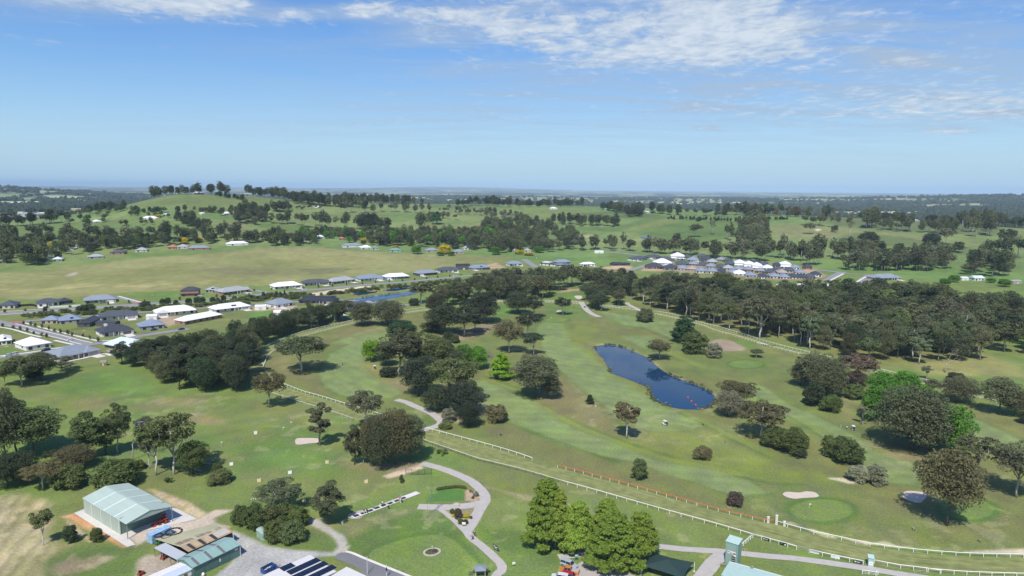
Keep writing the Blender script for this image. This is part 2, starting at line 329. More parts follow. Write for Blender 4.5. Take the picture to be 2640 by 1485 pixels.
# far paddocks
zone(PG('D1',(-200,590),(0,570),(400,535),(800,510),(1130,500),(1500,480),(1750,520),(2030,600),(1900,690),(1300,690),(500,690),(-200,680)), VIVID*1.05, 8, .9, 6, .15, ns=90)
zone(PG('D1',(1050,320),(1530,265),(1980,235),(2230,240),(2480,300),(2576,340),(2576,390),(1880,410),(1500,385),(1200,340)), np.array([.115,.172,.052]), 10, .9, 6, .12, ns=70)
zone(PG('D2',(0,230),(190,240),(500,275),(780,325),(560,345),(300,355),(0,340)), np.array([.115,.172,.052]), 10, .9, 6, .12, ns=70)
zone(PG('D1',(2100,530),(2500,490),(2520,640),(2300,640)), np.array([.15,.165,.075]), 6, .8, 4)
zone(PG('D2',(1000,398),(1560,390),(1790,395),(1760,430),(1600,470),(1150,480),(1000,430)), VIVID*1.2, 8, .9, 4, .12)
zone(PG('D2',(200,495),(640,500),(1200,560),(1000,585),(500,575),(300,540)), VIVID*1.02, 8, .9, 5, .15)
zone(PG('D2',(1540,540),(1800,500),(2140,495),(2576,470),(2576,500),(2160,560),(2100,610),(1850,590),(1640,580)), np.array([.15,.19,.062]), 8, .9, 5, .15)
zone(PG('D2',(1810,300),(2080,290),(2576,335),(2576,365),(1850,345)), np.array([.085,.155,.045]), 8, .9, 5, .15)
zone(PG('D3',(60,350),(400,330),(950,345),(900,380),(600,440),(300,430)), np.array([.12,.19,.048]), 10, .9, 6, .2, ns=80)
zone(PG('D3',(480,460),(900,380),(1200,365),(1560,395),(1730,420),(1600,440),(1300,430),(700,440)), np.array([.075,.135,.04]), 8, .9, 6)
zone(PG('D3',(700,515),(1200,510),(1460,440),(1700,430),(2400,470),(2200,620),(1930,670),(1500,600),(1380,560),(900,545)), np.array([.08,.158,.038]), 10, .95, 6, .15, ns=90)
zone(PG('D3',(1250,545),(1480,470),(1640,440),(1800,450),(1600,500),(1350,552)), np.array([.15,.19,.05]), 10, .75, 6)
zone(PG('D3',(860,590),(950,582),(1010,605),(880,612)), np.array([.30,.25,.15]), 5, .9, 3)
zone(PG('D4',(330,500),(650,490),(1100,540),(1700,600),(2150,690),(1900,690),(1500,640),(1050,570),(800,625),(350,600)), np.array([.165,.185,.075]), 12, .85, 8, .15)
zone(PG('D4',(1050,560),(1500,590),(1700,640),(2100,690),(2400,800),(1700,720),(1200,640),(830,640)), np.array([.085,.14,.045]), 12, .85, 8, .15)
zone(PG('D4',(700,420),(1250,440),(2000,470),(2400,520),(2300,590),(1500,545),(900,500)), np.array([.085,.13,.05]), 12, .8, 8)
zone(PG('D4',(690,530),(730,522),(765,533),(720,541)), np.array([.5,.45,.38]), 3, .9, 1)
# straw pasture behind the estate
zone(PG('C1',(-300,500),(-300,290),(300,225),(700,180),(1200,125),(1900,50),(2576,-10),'C2',(300,0),(700,-20),(1400,40),(2100,60),(2576,80),(2576,130),(2300,140),(1700,215),(1000,265),(400,330),'C1',(2200,400),(1500,440),(900,490),(300,510)), np.array([.205,.215,.092]), 8, .95, 8, col2=[.165,.185,.070], ns=60)
zone(PG('C1',(-300,420),(0,360),(500,350),(1000,360),(1500,340),(1900,310),(2300,330),(2000,380),(1300,400),(600,430)), STRAW*1.25, 9, .65, 14, col2=[.18,.195,.08], ns=16)
zone(PG('C1',(1900,230),(2300,170),(2576,200),'C2',(500,190),(900,200),(600,240),(100,260)), np.array([.15,.155,.085]), 10, .6, 14, ns=30)
zone(PG('C2',(300,60),(900,20),(1500,60),(1300,140),(700,160)), np.array([.215,.22,.085]), 12, .7, 14, ns=30)
zone(PG('C2',(600,200),(900,180),(1150,190),(950,235),(720,240)), np.array([.12,.125,.075]), 6, .7, 8)
zone(PG('C1',(1100,470),(1500,440),(1900,450),(1700,520),(1500,510)), VIVID*1.15, 5, .8, 5)
zone(PG('C1',(810,870-700),(1040,90),(1080,110),(840,165)), VIVID*1.2, 4, .9, 3)
zone(PG('D2',(800,650),(1030,660),(1000,690),(820,700)), VIVID*1.3, 4, .9, 3)
zone(PG('D1',(1250,820),(1750,800),(2560,740),(2576,790),(1900,850),(1300,880)), VIVID*1.1, 5, .9, 3)
zone(PG('C1',(640,280),(760,238),(790,255),(700,285)), np.array([.33,.31,.27]), 1.5, .9, 2)
zone(PG('C3',(0,150),(100,135),(200,180),(0,190)), DIRT*1.1, 3, .9, 3); zone(PG('C3',(1050,180),(1180,155),(1340,160),(1330,190),(1150,195)), DIRT*1.15, 3, .95, 2)
zone(PG('C3',(1100,70),(1350,65),(1400,75),(1340,120),(1100,110)), VIVID*1.1, 4, .9, 3)
# estate blocks: lawns, bare earth
zone(PG('C1',(-100,640),(-100,1100),(600,1180),(1150,1150),(1250,1080),(1700,930),(2576,700),'C2',(600,640),(1300,520),(1700,490),(1700,330),(1000,330),(0,480)), np.array([.135,.165,.062]), 4, .8, 3, .2)
zone(PG('C1',(1450,690),(1990,680),(1700,790),(1480,720)), np.array([.30,.235,.175]), 3, .9, 3); zone(PG('F6',(400,420),(760,470),(1400,380),(1400,470),(960,520),(480,520)), np.array([.36,.28,.22]), 2, .9, 1.5)
zone(PG('F6',(280,590),(500,545),(900,500),(880,660),(500,720),(350,690)), VIVID*1.15, 2, 1, 1)
zone(PG('F5',(900,440),(1600,350),(1650,470),(1150,520)), np.array([.16,.20,.06]), 2, .8, 1.5)
zone(PG('F5',(0,830),(220,830),(330,900),(0,990)), VIVID*1.2, 2, .9, 1)
zone(PG('C2',(700,420),(900,385),(1260,348),(1280,360),(1000,395),(800,430),(750,455)), np.array([.50,.44,.36]), 1.5, 1, 1.5)
zone(PG('C3',(-100,205),(1400,205),(1400,230),(200,260)), np.array([.17,.17,.08]), 4, .7, 4)
zone(PG('F3',(380,360),(700,350),(1000,260),(1500,330),(2576,350),(2576,520),(900,440),(420,420)), np.array([.25,.225,.18]), 4, .85, 4, .3, ns=9, col2=[.17,.18,.09])
zone(PG('F4',(0,260),(1400,330),(1650,500),(1500,600),(0,540)), np.array([.25,.225,.18]), 4, .85, 4, .3, ns=9, col2=[.17,.18,.09])
zone(PG('F4',(1200,400),(1420,390),(1650,500),(1560,540),(1250,470)), np.array([.36,.25,.17]), 2, .8, 3); zone(PG('F3',(420,370),(780,380),(750,420),(400,410)), np.array([.36,.25,.18]), 2, .8, 2)
zone(PG('C4',(1500,270),(2000,300),(2576,330),(2576,370),(2100,390),(1800,350),(1520,300)), np.array([.12,.17,.05]), 4, .9, 3)
# right woods floor
zone(PG('C3',(1400,440),(1480,300),'C4',(0,330),(1100,330),(1900,390),(2050,700),(2200,1050),(1300,1080),(620,900),'C3',(2240,740),(1550,560)), np.array([.13,.13,.062]), 5, .8, 6, col2=[.15,.17,.06], ns=25)
zone(PG('B4',(1640,180),(2230,100),(2576,200),(2576,300),(2100,300),(1700,300)), np.array([.20,.21,.085]), 5, .9, 5)
# inside the track
inside = PG('U',(650,905),(700,865),(830,810),(1000,785),(1250,765),(1500,770),(1700,810),(2000,890),(2300,975),(2700,1090),(2700,1400),(2300,1375),(1900,1305),(1400,1165),(1130,1085),(900,1030),(740,970),(670,940))
zone(inside, np.array([.138,.152,.060]), 3, .9, 2, col2=[.112,.150,.050], ns=35)
def grow(poly, m):
    c = poly.mean(0); d = poly-c; return c+d*(1+m/np.linalg.norm(d[:, :2], axis=1))[:, None]
FW = [PG('B2',(800,280),(900,100),(1100,0),'C2',(900,880),(1150,780),(1440,700),(1440,860),(1200,900),(1190,1020),'B2',(1190,180),(1290,290),(1480,380),(1560,460),(1440,510),(1200,520),(1000,480),(850,400)),
      PG('C3',(470,740),(560,640),(720,690),(750,760),(790,860),(920,950),(1060,1060),'B3',(1120,230),(1300,340),(1420,440),(1560,560),(1700,620),(1960,720),(1900,790),(1600,810),(1420,780),(1200,640),(1000,500),(830,440),(700,260),(560,110)),
      PG('B3',(-150,340),(0,340),(150,400),(420,530),(620,660),(830,790),(1100,880),(1300,950),(1480,1040),(1750,1100),(2100,1160),(2400,1240),'A3',(2576,300),(2300,330),(1900,200),(1700,140),'B3',(1350,1080),(1050,1020),(700,930),(480,840),(260,730),(0,620),(-160,460)),
      PG('B4',(60,330),(250,400),(480,560),(760,680),(930,760),(1120,880),(1250,960),(1600,1080),(1700,1150),(1600,1280),(1300,1240),(1100,1060),(900,880),(620,780),(400,640),(100,520)),
      PG('B4',(1950,620),(2200,700),(2576,880),(2576,1000),(2200,880),(2000,760)),
      PG('C3',(1230,790),(1500,800),(1560,840),(1540,930),(1420,900)), PG('C3',(1500,640),(1730,660),(1720,760),(1560,710)), PG('C3',(1000,560),(1450,640),(1700,740),(1720,830),(1500,740),(1250,700))]
for k, p in enumerate(FW): zone(grow(p, 2.5), np.array([.092,.150,.045]), 1.5, .6, 1.5); zone(p, FAIR*(1.0 if k < 5 else .97), 1.0, .95, 1.2, .13, ns=12, stripes=(.7+.35*k, 7.5, .06))
for pts, w in ((('B3',(0,320),(300,430),(560,590),(900,770),(1300,930),(1700,1060),(2300,1180)), 5), (('B3',(1430,450),(1620,560),(1900,680),(2200,830),(2576,1000)), 4), (('C3',(800,860),(1000,1000)), 6), (('B4',(0,430),(400,650),(800,800)), 4), (('B3',(1100,150),(1200,280),(1450,450)), 5), (('C3',(1560,860),(1700,960),(1980,1080)), 4)):
    strip(PG(*pts), w, BRIGHT, 2, .75, 1.5)
for pts, w in ((('B3',(0,300),(300,410),(560,570),(900,750),(1300,905),(1700,1035),(2300,1150),(2576,1200)), 2.2), (('B3',(1500,500),(1700,600),(1960,720),(2250,880),(2576,1040)), 2), (('C3',(1180,700),(1420,720),(1700,830),(1900,960)), 2.5), (('B4',(60,390),(300,560),(600,740),(850,900)), 2), (('B3',(600,180),(760,330),(950,480),(1180,680),(1300,800)), 1.6), (('B3',(0,660),(300,760),(700,910),(1200,1080)), 2.2), (('A4',(0,150),(300,215),(600,225)), 1.5)):
    strip(PG(*pts), w, np.array([.070,.125,.032]), 1.1, .7, .8)
zone(PG('B3',(1420,820),(1900,770),(2100,860),(2300,960),(2576,1020),(2576,1250),(2200,1130),(1800,1080),(1520,960)), BRIGHT*.97, 6, .85, 6, .16)
zone(PG('A4',(0,60),(500,100),(900,170),(800,210),(400,180),(0,140)), BRIGHT, 4, .7, 5)
zone(PG('C3',(740,740),(830,690),(960,700),(1000,760),(940,860),(820,850)), BRIGHT, 5, .7, 4); zone(PG('B2',(1190,190),(1320,180),(1420,280),(1520,370),(1420,400),(1270,300)), np.array([.20,.21,.08]), 3, .8, 3)
zone(PG('B2',(1420,300),(1560,320),(1620,430),(1500,420)), np.array([.25,.215,.13]), 4, .7, 4)
zone(PG('B3',(650,250),(780,350),(1010,540),(1200,700),(1150,820),(900,720),(600,600),(450,480),(640,440)), BROWN*.92, 5, .75, 5, .2)
zone(PG('B3',(0,640),(250,720),(700,920),(1250,1160),'A3',(1500,230),(2300,420),(2576,520),(2000,440),(1300,270),(500,10),'B3',(0,900)), BROWN*.88, 5, .7, 5, col2=[.125,.14,.055])
zone(PG('C2',(2000,830),(2300,690),(2460,690),(2350,790),(2050,870)), np.array([.24,.20,.14]), 4, .8, 4)
zone(PG('B2',(440,100),(560,240),(800,300),(780,440),(520,330),(330,200)), BROWN, 5, .6, 4); zone(PG('C2',(680,830),(1100,730),(1450,710),(1400,760),(1000,830),(800,880)), BROWN, 5, .5, 4)
zone(PG('C2',(2400,560),(2576,520),(2576,620),(2420,640)), VIVID*1.1, 3, .8, 3); zone(PG('C3',(60,520),(220,505),(250,560),(180,640),(80,640)), VIVID*1.05, 4, .8, 3)
GREENS = [catmull(PG('A2',(1255,880),(1320,820),(1420,780),(1560,735),(1700,705),(1850,692),(1960,705),(2050,750),(2130,820),(2230,920),(2285,1000),(2280,1100),(1700,1180),(1420,1030),(1290,950)), 3, True),
          ell('A4',760,455,275,98), ell('A4',2070,450,235,92), ell('B2',560,790,235,75), ell('B4',80,188,150,34), ell('C3',650,650,105,22), ell('C3',790,442,90,16)]
for g in GREENS: zone(grow(g, 2.2), (.072,.138,.034), 1.2, .95, .4, .1); zone(g, (.120,.182,.050), .5, 1, .2, .07, ns=8, stripes=(.9, 3.2, .03))
zone(PG('A2',(1820,320),(1900,285),(2060,272),(2140,285),(2175,330),(2160,365),(2060,380),(1900,385),(1780,400)), np.array([.06,.145,.038]), .6, 1, .3, .1)
zone(PG('B2',(1640,640),(1870,735),(1800,770),(1700,790),(1620,760)), np.array([.085,.155,.045]), 2, .8, 1)
zone(PG('C3',(2260,850),(2400,850),(2500,890),(2480,915),(2300,890)), VIVID*1.05, 2, .9, 1); zone(PG('C3',(540,510),(1000,520),(960,640),(560,600)), np.array([.09,.155,.045]), 4, .8, 3)
zone(PG('C3',(610,400),(900,375),(900,470),(620,460)), VIVID*1.05, 3, .9, 2); zone(PG('C3',(620,410),(760,375),(900,365),(900,380),(760,395)), np.array([.30,.24,.17]), 1.5, .9, 1)
zone(PG('C3',(2050,850),(2140,828),(2250,840),(2370,910),(2340,930),(2150,935),(2050,880)), np.array([.24,.20,.16]), 1.2, .95, 1.5, .2, ns=6)
zone(PG('B2',(600,470),(1500,490),(1500,560),(600,500)), GREENR, 3, .3, 3)
# left of the track: range and rough
zone(PG('B1',(50,480),(650,300),(1480,260),(1700,420),(1900,520),(2540,560),'B2',(600,560),(1100,760),(1050,1050),(600,1180),'A2',(900,350),(0,450),'B1',(2300,1300),(1700,1200),(1300,950),(900,620),(200,560)), np.array([.098,.158,.046]), 5, .8, 6, col2=[.14,.165,.06], ns=22)
zone(PG('B1',(520,400),(1000,280),(1480,265),(1500,450),(1250,540),(900,500),(700,560)), VIVID, 6, .75, 6, .15)
zone(PG('B1',(1250,650),(1600,520),(2000,540),(2200,560),(1900,640),(1500,640)), BROWN, 5, .75, 6); zone(PG('B1',(650,620),(1000,560),(1300,620),(900,680)), BROWN*.95, 5, .65, 5)
zone(PG('B1',(1750,690),(2000,690),(2200,790),(2000,800)), np.array([.22,.185,.10]), 4, .7, 4); zone(PG('B1',(1300,740),(1500,780),(1500,920),(1320,900)), VIVID*1.1, 3, .8, 3)
zone(PG('B2',(0,960),(700,900),(1000,980),(900,1150),(0,1200)), VIVID*1.05, 6, .5, 6)
zone(PG('A2',(1050,150),(1500,120),(1700,200),(1300,350),(600,400),(1000,260)), np.array([.15,.17,.07]), 6, .6, 6, ns=12)
zone(PG('A2',(1000,640),(1500,470),(1900,470),(2100,640),(2100,740),(1900,680),(1600,690),(1300,800),(1100,860),(1040,800)), np.array([.078,.138,.036]), 2.5, .85, 2, .2, ns=10)
zone(PG('A2',(920,600),(1100,570),(1500,470),(1750,440),(1300,600),(1100,720)), np.array([.17,.175,.085]), 3, .8, 2)
zone(PG('A2',(2310,390),(2576,350),'A3',(400,420),(380,640),(100,640),(0,520)), np.array([.15,.20,.065]), 3, .7, 4, col2=[.12,.185,.045], ns=6)
zone(PG('A2',(1900,460),(2000,470),(2230,445),(2200,540),(2130,620),(2060,590)), np.array([.20,.19,.11]), .8, .95, .5, .3, ns=4)
zone(PG('A2',(2150,290),(2190,275),(2270,300),(2280,350),(2230,385),(2150,375)), np.array([.36,.27,.21]), .6, .9, .4)
zone(PG('A3',(0,230),(400,330),(400,380),(150,290),(0,260)), np.array([.27,.24,.15]), 1.5, .7, 2)
zone(PG('A3',(0,640),(400,650),(420,780),(900,860),(600,930),(0,760)), np.array([.078,.135,.036]), 3, .8, 3)
zone(PG('A4',(480,575),(680,620),(860,680),(1200,740),(1600,790),(1590,800),(1150,760),(800,690),(560,610)), np.array([.42,.38,.27]), .8, .75, 2.2, .3, ns=3, wscale=4)
zone(PG('A4',(2050,830),(2300,810),(2576,800),(2700,800),(2700,850),(2300,845)), np.array([.42,.37,.31]), 1, .95, .8); zone(PG('A4',(1500,300),(1800,250),(2100,270),(1700,380),(1480,420)), np.array([.2,.18,.1]), 3, .5, 3)
zone(PG('B4',(1200,930),(1350,960),(1700,1010),(1750,1070),(1400,1020)), np.array([.25,.20,.13]), 3, .7, 3); zone(PG('B4',(860,430),(1080,480),(1050,560),(1000,700),(1500,780),(1150,740),(930,620)), np.array([.2,.2,.1]), 4, .6, 4)
zone(PG('A4',(840,170),(960,170),(1080,210),(1000,210)), np.array([.5,.46,.38]), .8, .8, 1.2)
# lower left corner
zone(PG('A1',(-100,390),(100,350),(250,335),(420,400),(540,500),(540,620),(430,800),(700,860),(560,950),(450,1050),(440,1200),(-200,1250)), np.array([.33,.30,.19]), 2.5, .95, 2, col2=[.22,.22,.115], ns=7, stripes=(.35, 4.2, .15))
zone(PG('A1',(440,1030),(700,900),(860,850),(1060,830),(1260,880),(1480,860),(1500,1000),(1380,1180),(440,1200)), np.array([.09,.145,.04]), 2.5, .9, 2, .22, ns=6)
zone(PG('A1',(540,1120),(560,1060),(720,970),(830,1020),(1000,930),(1130,980),(950,1090),(800,1130),(620,1160)), np.array([.33,.28,.19]), 1.5, .9, 2.5, col2=[.19,.165,.11], ns=4, wscale=6)
zone(PG('A1',(580,575),(740,540),(1060,700),(1280,880),(1230,885),(900,720),(700,600)), np.array([.42,.25,.13]), .8, .95, .8, .25, ns=5)
zone(PG('A1',(640,580),(740,640),(940,820),(900,840),(700,690)), np.array([.40,.33,.22]), .6, .8, 1); zone(PG('A1',(840,430),(840,500),(740,540),(560,560),(540,470),(700,440)), np.array([.10,.145,.045]), 2, .6, 2)
zone(PG('A1',(1450,290),(1560,290),(1900,430),(2080,540),(1990,600),(1760,490),(1500,330)), np.array([.43,.36,.25]), 1, .95, 1.2, col2=[.30,.27,.17], ns=3)
zone(PG('A1',(1230,755),(1400,700),(1700,640),(1985,600),(2080,550),(2170,505),(2350,505),(2250,545),(2150,590),(2170,640),(2300,680),(2100,760),(1500,800),(1370,870),(1300,800)), np.array([.41,.36,.31]), 1, 1, .6, .2, ns=6)
zone(PG('A1',(1400,1010),(1480,960),(1900,990),(1700,1080),(1600,1180),(1380,1180)), np.array([.30,.27,.23]), 1.5, .95, 1.5)
zone(PG('A1',(2340,720),'A2',(0,665),(100,690),(330,795),(560,830),(930,855),(985,880),(700,900),(450,1180),(-300,1180),(-60,1000),(40,900)), np.array([.285,.30,.315]), .8, 1, .7, .2, ns=5)
zone(PG('A2',(700,545),(780,545),(930,650),(1020,700),(1055,770),(1030,800),(1080,790),(1030,860),(930,860),(965,800),(960,750),(900,690),(800,640),(680,580)), np.array([.31,.31,.30]), .7, 1, .8, .16, ns=4)
zone(PG('A2',(0,600),(200,640),(480,750),(640,740),(680,640),(900,730),(965,800),(900,850),(560,825),(330,790),(120,690)), np.array([.09,.145,.04]), 1.5, .85, 1.2, .2, ns=6)
zone(PG('A2',(1400,150),(1560,90),(1740,40),(1760,80),(1620,125),(1440,172)), np.array([.46,.38,.31]), .8, .95, .9)
zone(PG('B2',(1400,1170),(1300,1130),(1500,1100),(1740,1090),(1740,1130),(1560,1170)), np.array([.20,.165,.11]), 2.5, .8, 2); zone(PG('B2',(1000,1080),(1300,1110),(1300,1190),(1050,1150)), np.array([.2,.17,.1]), 3, .6, 3)
zone(PG('B2',(1850,640),(2280,560),(2350,660),(2100,720),(1900,700)), np.array([.30,.25,.18]), 3, .75, 4)
zone(PG('A3',(760,830),(1400,860),(1400,930),(1000,900)), np.array([.10,.11,.05]), 2, .7, 2)
# pale wild-flower and worn flecks on the grass
nf = fbm(X, Y, 5, 3, 91); fl = smooth((nf-.60)/.1)*smooth((fbm(X, Y, 40, 2, 93)-.5)/.1)*smooth((420-r)/100); C[:] = lerp(C, np.array([.30,.30,.18]), (fl*.28)[:, None])
for poly, dep, bank in PONDS:
    zone(grow(poly, 3), np.array([.165,.185,.065]), 2, .8, 2.2); zone(grow(poly, 1.5), np.array([.27,.23,.13]), .6, .85, 1.3, wscale=6); zone(grow(poly, .5), np.array([.07,.065,.04]), .4, .9, .6, wscale=4)
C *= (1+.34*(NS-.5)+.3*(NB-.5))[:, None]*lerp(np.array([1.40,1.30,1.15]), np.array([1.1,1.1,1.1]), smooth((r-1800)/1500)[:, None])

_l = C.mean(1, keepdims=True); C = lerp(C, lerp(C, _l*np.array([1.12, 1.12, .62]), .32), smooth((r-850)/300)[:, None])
me = bpy.data.meshes.new('ground'); na = len(az); nr = len(rr)
me.vertices.add(len(X)); me.vertices.foreach_set('co', np.stack([X, Y, H], 1).astype(np.float32).ravel())
ii, jj = np.meshgrid(np.arange(nr-1), np.arange(na-1), indexing='ij'); a0 = (ii*na+jj).ravel()
quads = np.stack([a0, a0+na, a0+na+1, a0+1], 1); nq = len(quads)
me.loops.add(nq*4); me.loops.foreach_set('vertex_index', quads.ravel().astype(np.int32)); me.polygons.add(nq)
me.polygons.foreach_set('loop_start', np.arange(0, nq*4, 4, dtype=np.int32)); me.polygons.foreach_set('loop_total', np.full(nq, 4, np.int32))
me.polygons.foreach_set('use_smooth', np.ones(nq, bool))
at = me.attributes.new('land', 'FLOAT_COLOR', 'POINT'); at.data.foreach_set('color', np.concatenate([np.clip(C, 0, 1), np.ones((len(C), 1))], 1).astype(np.float32).ravel())
me.update()
gm = bpy.data.materials.new('grassland'); gm.use_nodes = True
def grass_nodes(nt):
    N = nt.nodes.new; L = nt.links.new; b = nt.nodes['Principled BSDF']; b.inputs['Roughness'].default_value = .95; b.inputs['Specular IOR Level'].default_value = .08
    a = N('ShaderNodeAttribute'); a.attribute_name = 'land'; tc = N('ShaderNodeTexCoord')
    def noi(s, d, st=(1, 1, 1)):
        mp = N('ShaderNodeMapping'); mp.inputs['Scale'].default_value = st; L(tc.outputs['Object'], mp.inputs[0])
        n = N('ShaderNodeTexNoise'); n.inputs['Scale'].default_value = s; n.inputs['Detail'].default_value = d; n.inputs['Roughness'].default_value = .7; L(mp.outputs[0], n.inputs[0]); return n.outputs[0]
    n1 = noi(1.3, 6); n2 = noi(.12, 6, (1, .6, 1)); n3 = noi(.028, 5)
    def mr(s, lo, hi, a0=.3, b0=.7):
        m = N('ShaderNodeMapRange'); m.inputs[1].default_value = a0; m.inputs[2].default_value = b0; m.inputs[3].default_value = lo; m.inputs[4].default_value = hi; L(s, m.inputs[0]); return m.outputs[0]
    m1 = N('ShaderNodeMath'); m1.operation = 'MULTIPLY'; L(mr(n1, .70, 1.30), m1.inputs[0]); L(mr(n2, .84, 1.16), m1.inputs[1])
    vm = N('ShaderNodeVectorMath'); vm.operation = 'SCALE'; L(a.outputs['Color'], vm.inputs[0]); L(m1.outputs[0], vm.inputs['Scale'])
    hs = N('ShaderNodeHueSaturation'); L(mr(n3, .485, .515), hs.inputs['Hue']); L(mr(n2, .82, 1.1), hs.inputs['Saturation']); L(vm.outputs[0], hs.inputs['Color']); L(hs.outputs[0], b.inputs['Base Color'])
    bp = N('ShaderNodeBump'); bp.inputs['Strength'].default_value = .5; bp.inputs['Distance'].default_value = .12; L(n1, bp.inputs['Height']); L(bp.outputs[0], b.inputs['Normal'])
grass_nodes(gm.node_tree); me.materials.append(gm)
ground = tag(link('ground', me), kind='structure')

# ------------------------------------------------------------------ sheets lying on the ground
_zc = [0]
def sheet(name, poly, m, z=.05, kind='structure'):
    _zc[0] += 1; z += .001*_zc[0]*(z > 0)
    b = MB(); pts = [(p[0], p[1], p[2]+z) for p in poly]; b.add(pts, [tuple(range(len(pts)))]); o = b.build(name, m)
    if o.data.polygons[0].normal.z < 0: o.data.flip_normals()
    return tag(o, kind=kind)
def ribbon(name, pts, w, m, z=.06, k=5, kind='structure', wavy=0.0):
    _zc[0] += 1; z += .001*_zc[0]; p = catmull(pts, k); L_ = []; R2 = []; uv = []
    for i in range(len(p)):
        t = p[min(i+1, len(p)-1)]-p[max(i-1, 0)]; t = t[:2]/(np.linalg.norm(t[:2])+1e-9); n = np.array([-t[1], t[0]]); ww = w[0]+(w[1]-w[0])*i/(len(p)-1) if hasattr(w, '__len__') else w
        for s, l in ((1, L_), (-1, R2)):
            e = ww/2*(1+wavy*(rng.random()-.5)); q = p[i][:2]+s*n*e; l.append((q[0], q[1], float(height(*q))+z))
    b = MB(); n = len(p); b.add(L_+R2, [(i, n+i, n+i+1, i+1) for i in range(n-1)]); o = b.build(name, m)
    if o.data.polygons[0].normal.z < 0: o.data.flip_normals()
    return tag(o, kind=kind)
M_SAND = mat('bunker_sand', (.60,.50,.41), .95, 0, .1, .5, .4)
M_GRAVEL = mat('gravel', (.43,.40,.365), .95, 0, .14, .6, .5)
M_PATH = mat('crushed_rock', (.46,.425,.39), .95, 0, .1, .5, .4)
M_ASPH = mat('asphalt', (.19,.19,.195), .9, 0, .12, .35, .2)
M_ROAD = mat('estate_road', (.27,.265,.27), .9, 0, .1, .3, .2)
M_CONC = mat('concrete', (.62,.58,.53), .85, 0, .08, .3, .2)
M_FOOT = mat('pale_footpath', (.70,.66,.60), .9, 0, .1, .3, .2)
M_RED = mat('red_paving', (.36,.17,.14), .9, 0, .12, .4)
wm_ = bpy.data.materials.new('pond_water'); wm_.use_nodes = True; _b = wm_.node_tree.nodes['Principled BSDF']
_b.inputs['Base Color'].default_value = (.009, .042, .098, 1); _b.inputs['Roughness'].default_value = .03; _b.inputs['IOR'].default_value = 1.33
_n = wm_.node_tree.nodes.new('ShaderNodeTexNoise'); _n.inputs['Scale'].default_value = .9; _n.inputs['Detail'].default_value = 4
_p = wm_.node_tree.nodes.new('ShaderNodeBump'); _p.inputs['Strength'].default_value = .05; _p.inputs['Distance'].default_value = .05
_t = wm_.node_tree.nodes.new('ShaderNodeTexCoord'); wm_.node_tree.links.new(_t.outputs['Object'], _n.inputs[0]); wm_.node_tree.links.new(_n.outputs[0], _p.inputs['Height']); wm_.node_tree.links.new(_p.outputs[0], _b.inputs['Normal'])
for nm, (poly, dep, bank) in zip(('pond_water','dam_water','dam_water','dam_water','dam_water'), PONDS): sheet(nm, grow(poly, .8), wm_, -.42)
for p_ in (dam5, dam6): sheet('dam_water', np.array([[a, b, c] for a, b, c in p_]), wm_, .8)
# race track between the rails: mown stripes run along it
INNER = PG('A4',(2700,890),(2576,882),(2340,877),(2100,872),(1870,858),(1570,832),(1190,780),(1000,740),(640,660),(340,577),'A3',(2576,580),(2100,468),(1570,318),(1000,160),(660,75),(430,8),'B2',(2576,1018),(2300,938),(1775,798),(1655,755),(1370,672),(1240,635),(1020,568),(800,500),(640,455),(430,370),(350,315),(295,250),(278,190),'C2',(285,1090),(320,1010),(380,950),(460,905),(680,812),(1000,728),(1160,692),(1350,652),(1560,610),(1850,572),'C3',(95,495),(230,497),(540,497),(870,512),(990,522),(1150,543),(1350,567),(1550,606),(1740,645),(1950,700),(2140,770),(2576,893),'B4',(170,5),(600,112),(800,155),(1150,248),(1380,305),(1620,365),(1850,420),(2120,485),(2400,550),(2800,640))
OUTER = PG('E8',(2700,1075),(1500,1040),(120,945),'A4',(1590,998),(1230,945),(930,880),(645,815),(535,785),(300,722),(145,680),(0,635),'A3',(2440,690),(2170,615),(1930,548),(1560,443),(1090,308),(670,188),(340,95),(0,12),'B2',(2250,1072),(1730,888),(1400,790),(1110,700),(805,610),(600,548),(330,460),(200,380),(120,290),(90,200),(110,140),'C2',(160,993),(260,938),(340,898),(440,856),(600,796),(760,751),(1000,701),(1150,666),(1340,631),(1540,588),(1800,550),(2200,505),'C3',(95,484),(230,486),(540,484),(770,493),(990,513),(1160,533),(1350,549),(1540,580),(1740,616),(1950,681),(2140,727),(2576,862),'B4',(620,85),(850,140),(1270,243),(1440,283),(1680,338),(1900,388),(2110,443),(2400,510),(2800,600))
def resample(p, n):
    p = np.asarray(p, float); s = np.concatenate([[0], np.cumsum(np.linalg.norm(np.diff(p[:, :2], axis=0), axis=1))]); u = np.linspace(0, s[-1], n)
    return np.stack([np.interp(u, s, p[:, i]) for i in range(3)], 1)
inn = catmull(INNER, 4); out_ = catmull(OUTER, 4); NT_ = 420
ir = resample(inn, NT_); orr = []
oc = out_; last = 0
s_o = resample(out_, 3000)
for p in ir:
    w0 = max(0, last-150); k = w0+int(np.argmin(np.linalg.norm(s_o[w0:last+420, :2]-p[:2], axis=1))); last = max(k, last); orr.append(s_o[last])
orr = np.array(orr)
b = MB(); K = 7; vs = []
for i in range(NT_):
    for k in range(K):
        q = lerp(ir[i], orr[i], k/(K-1)); vs.append((q[0], q[1], float(height(q[0], q[1]))+.04))
b.add(vs, [(i*K+k, i*K+k+1, (i+1)*K+k+1, (i+1)*K+k) for i in range(NT_-1) for k in range(K-1)])
tm = bpy.data.materials.new('race_track_turf'); tm.use_nodes = True
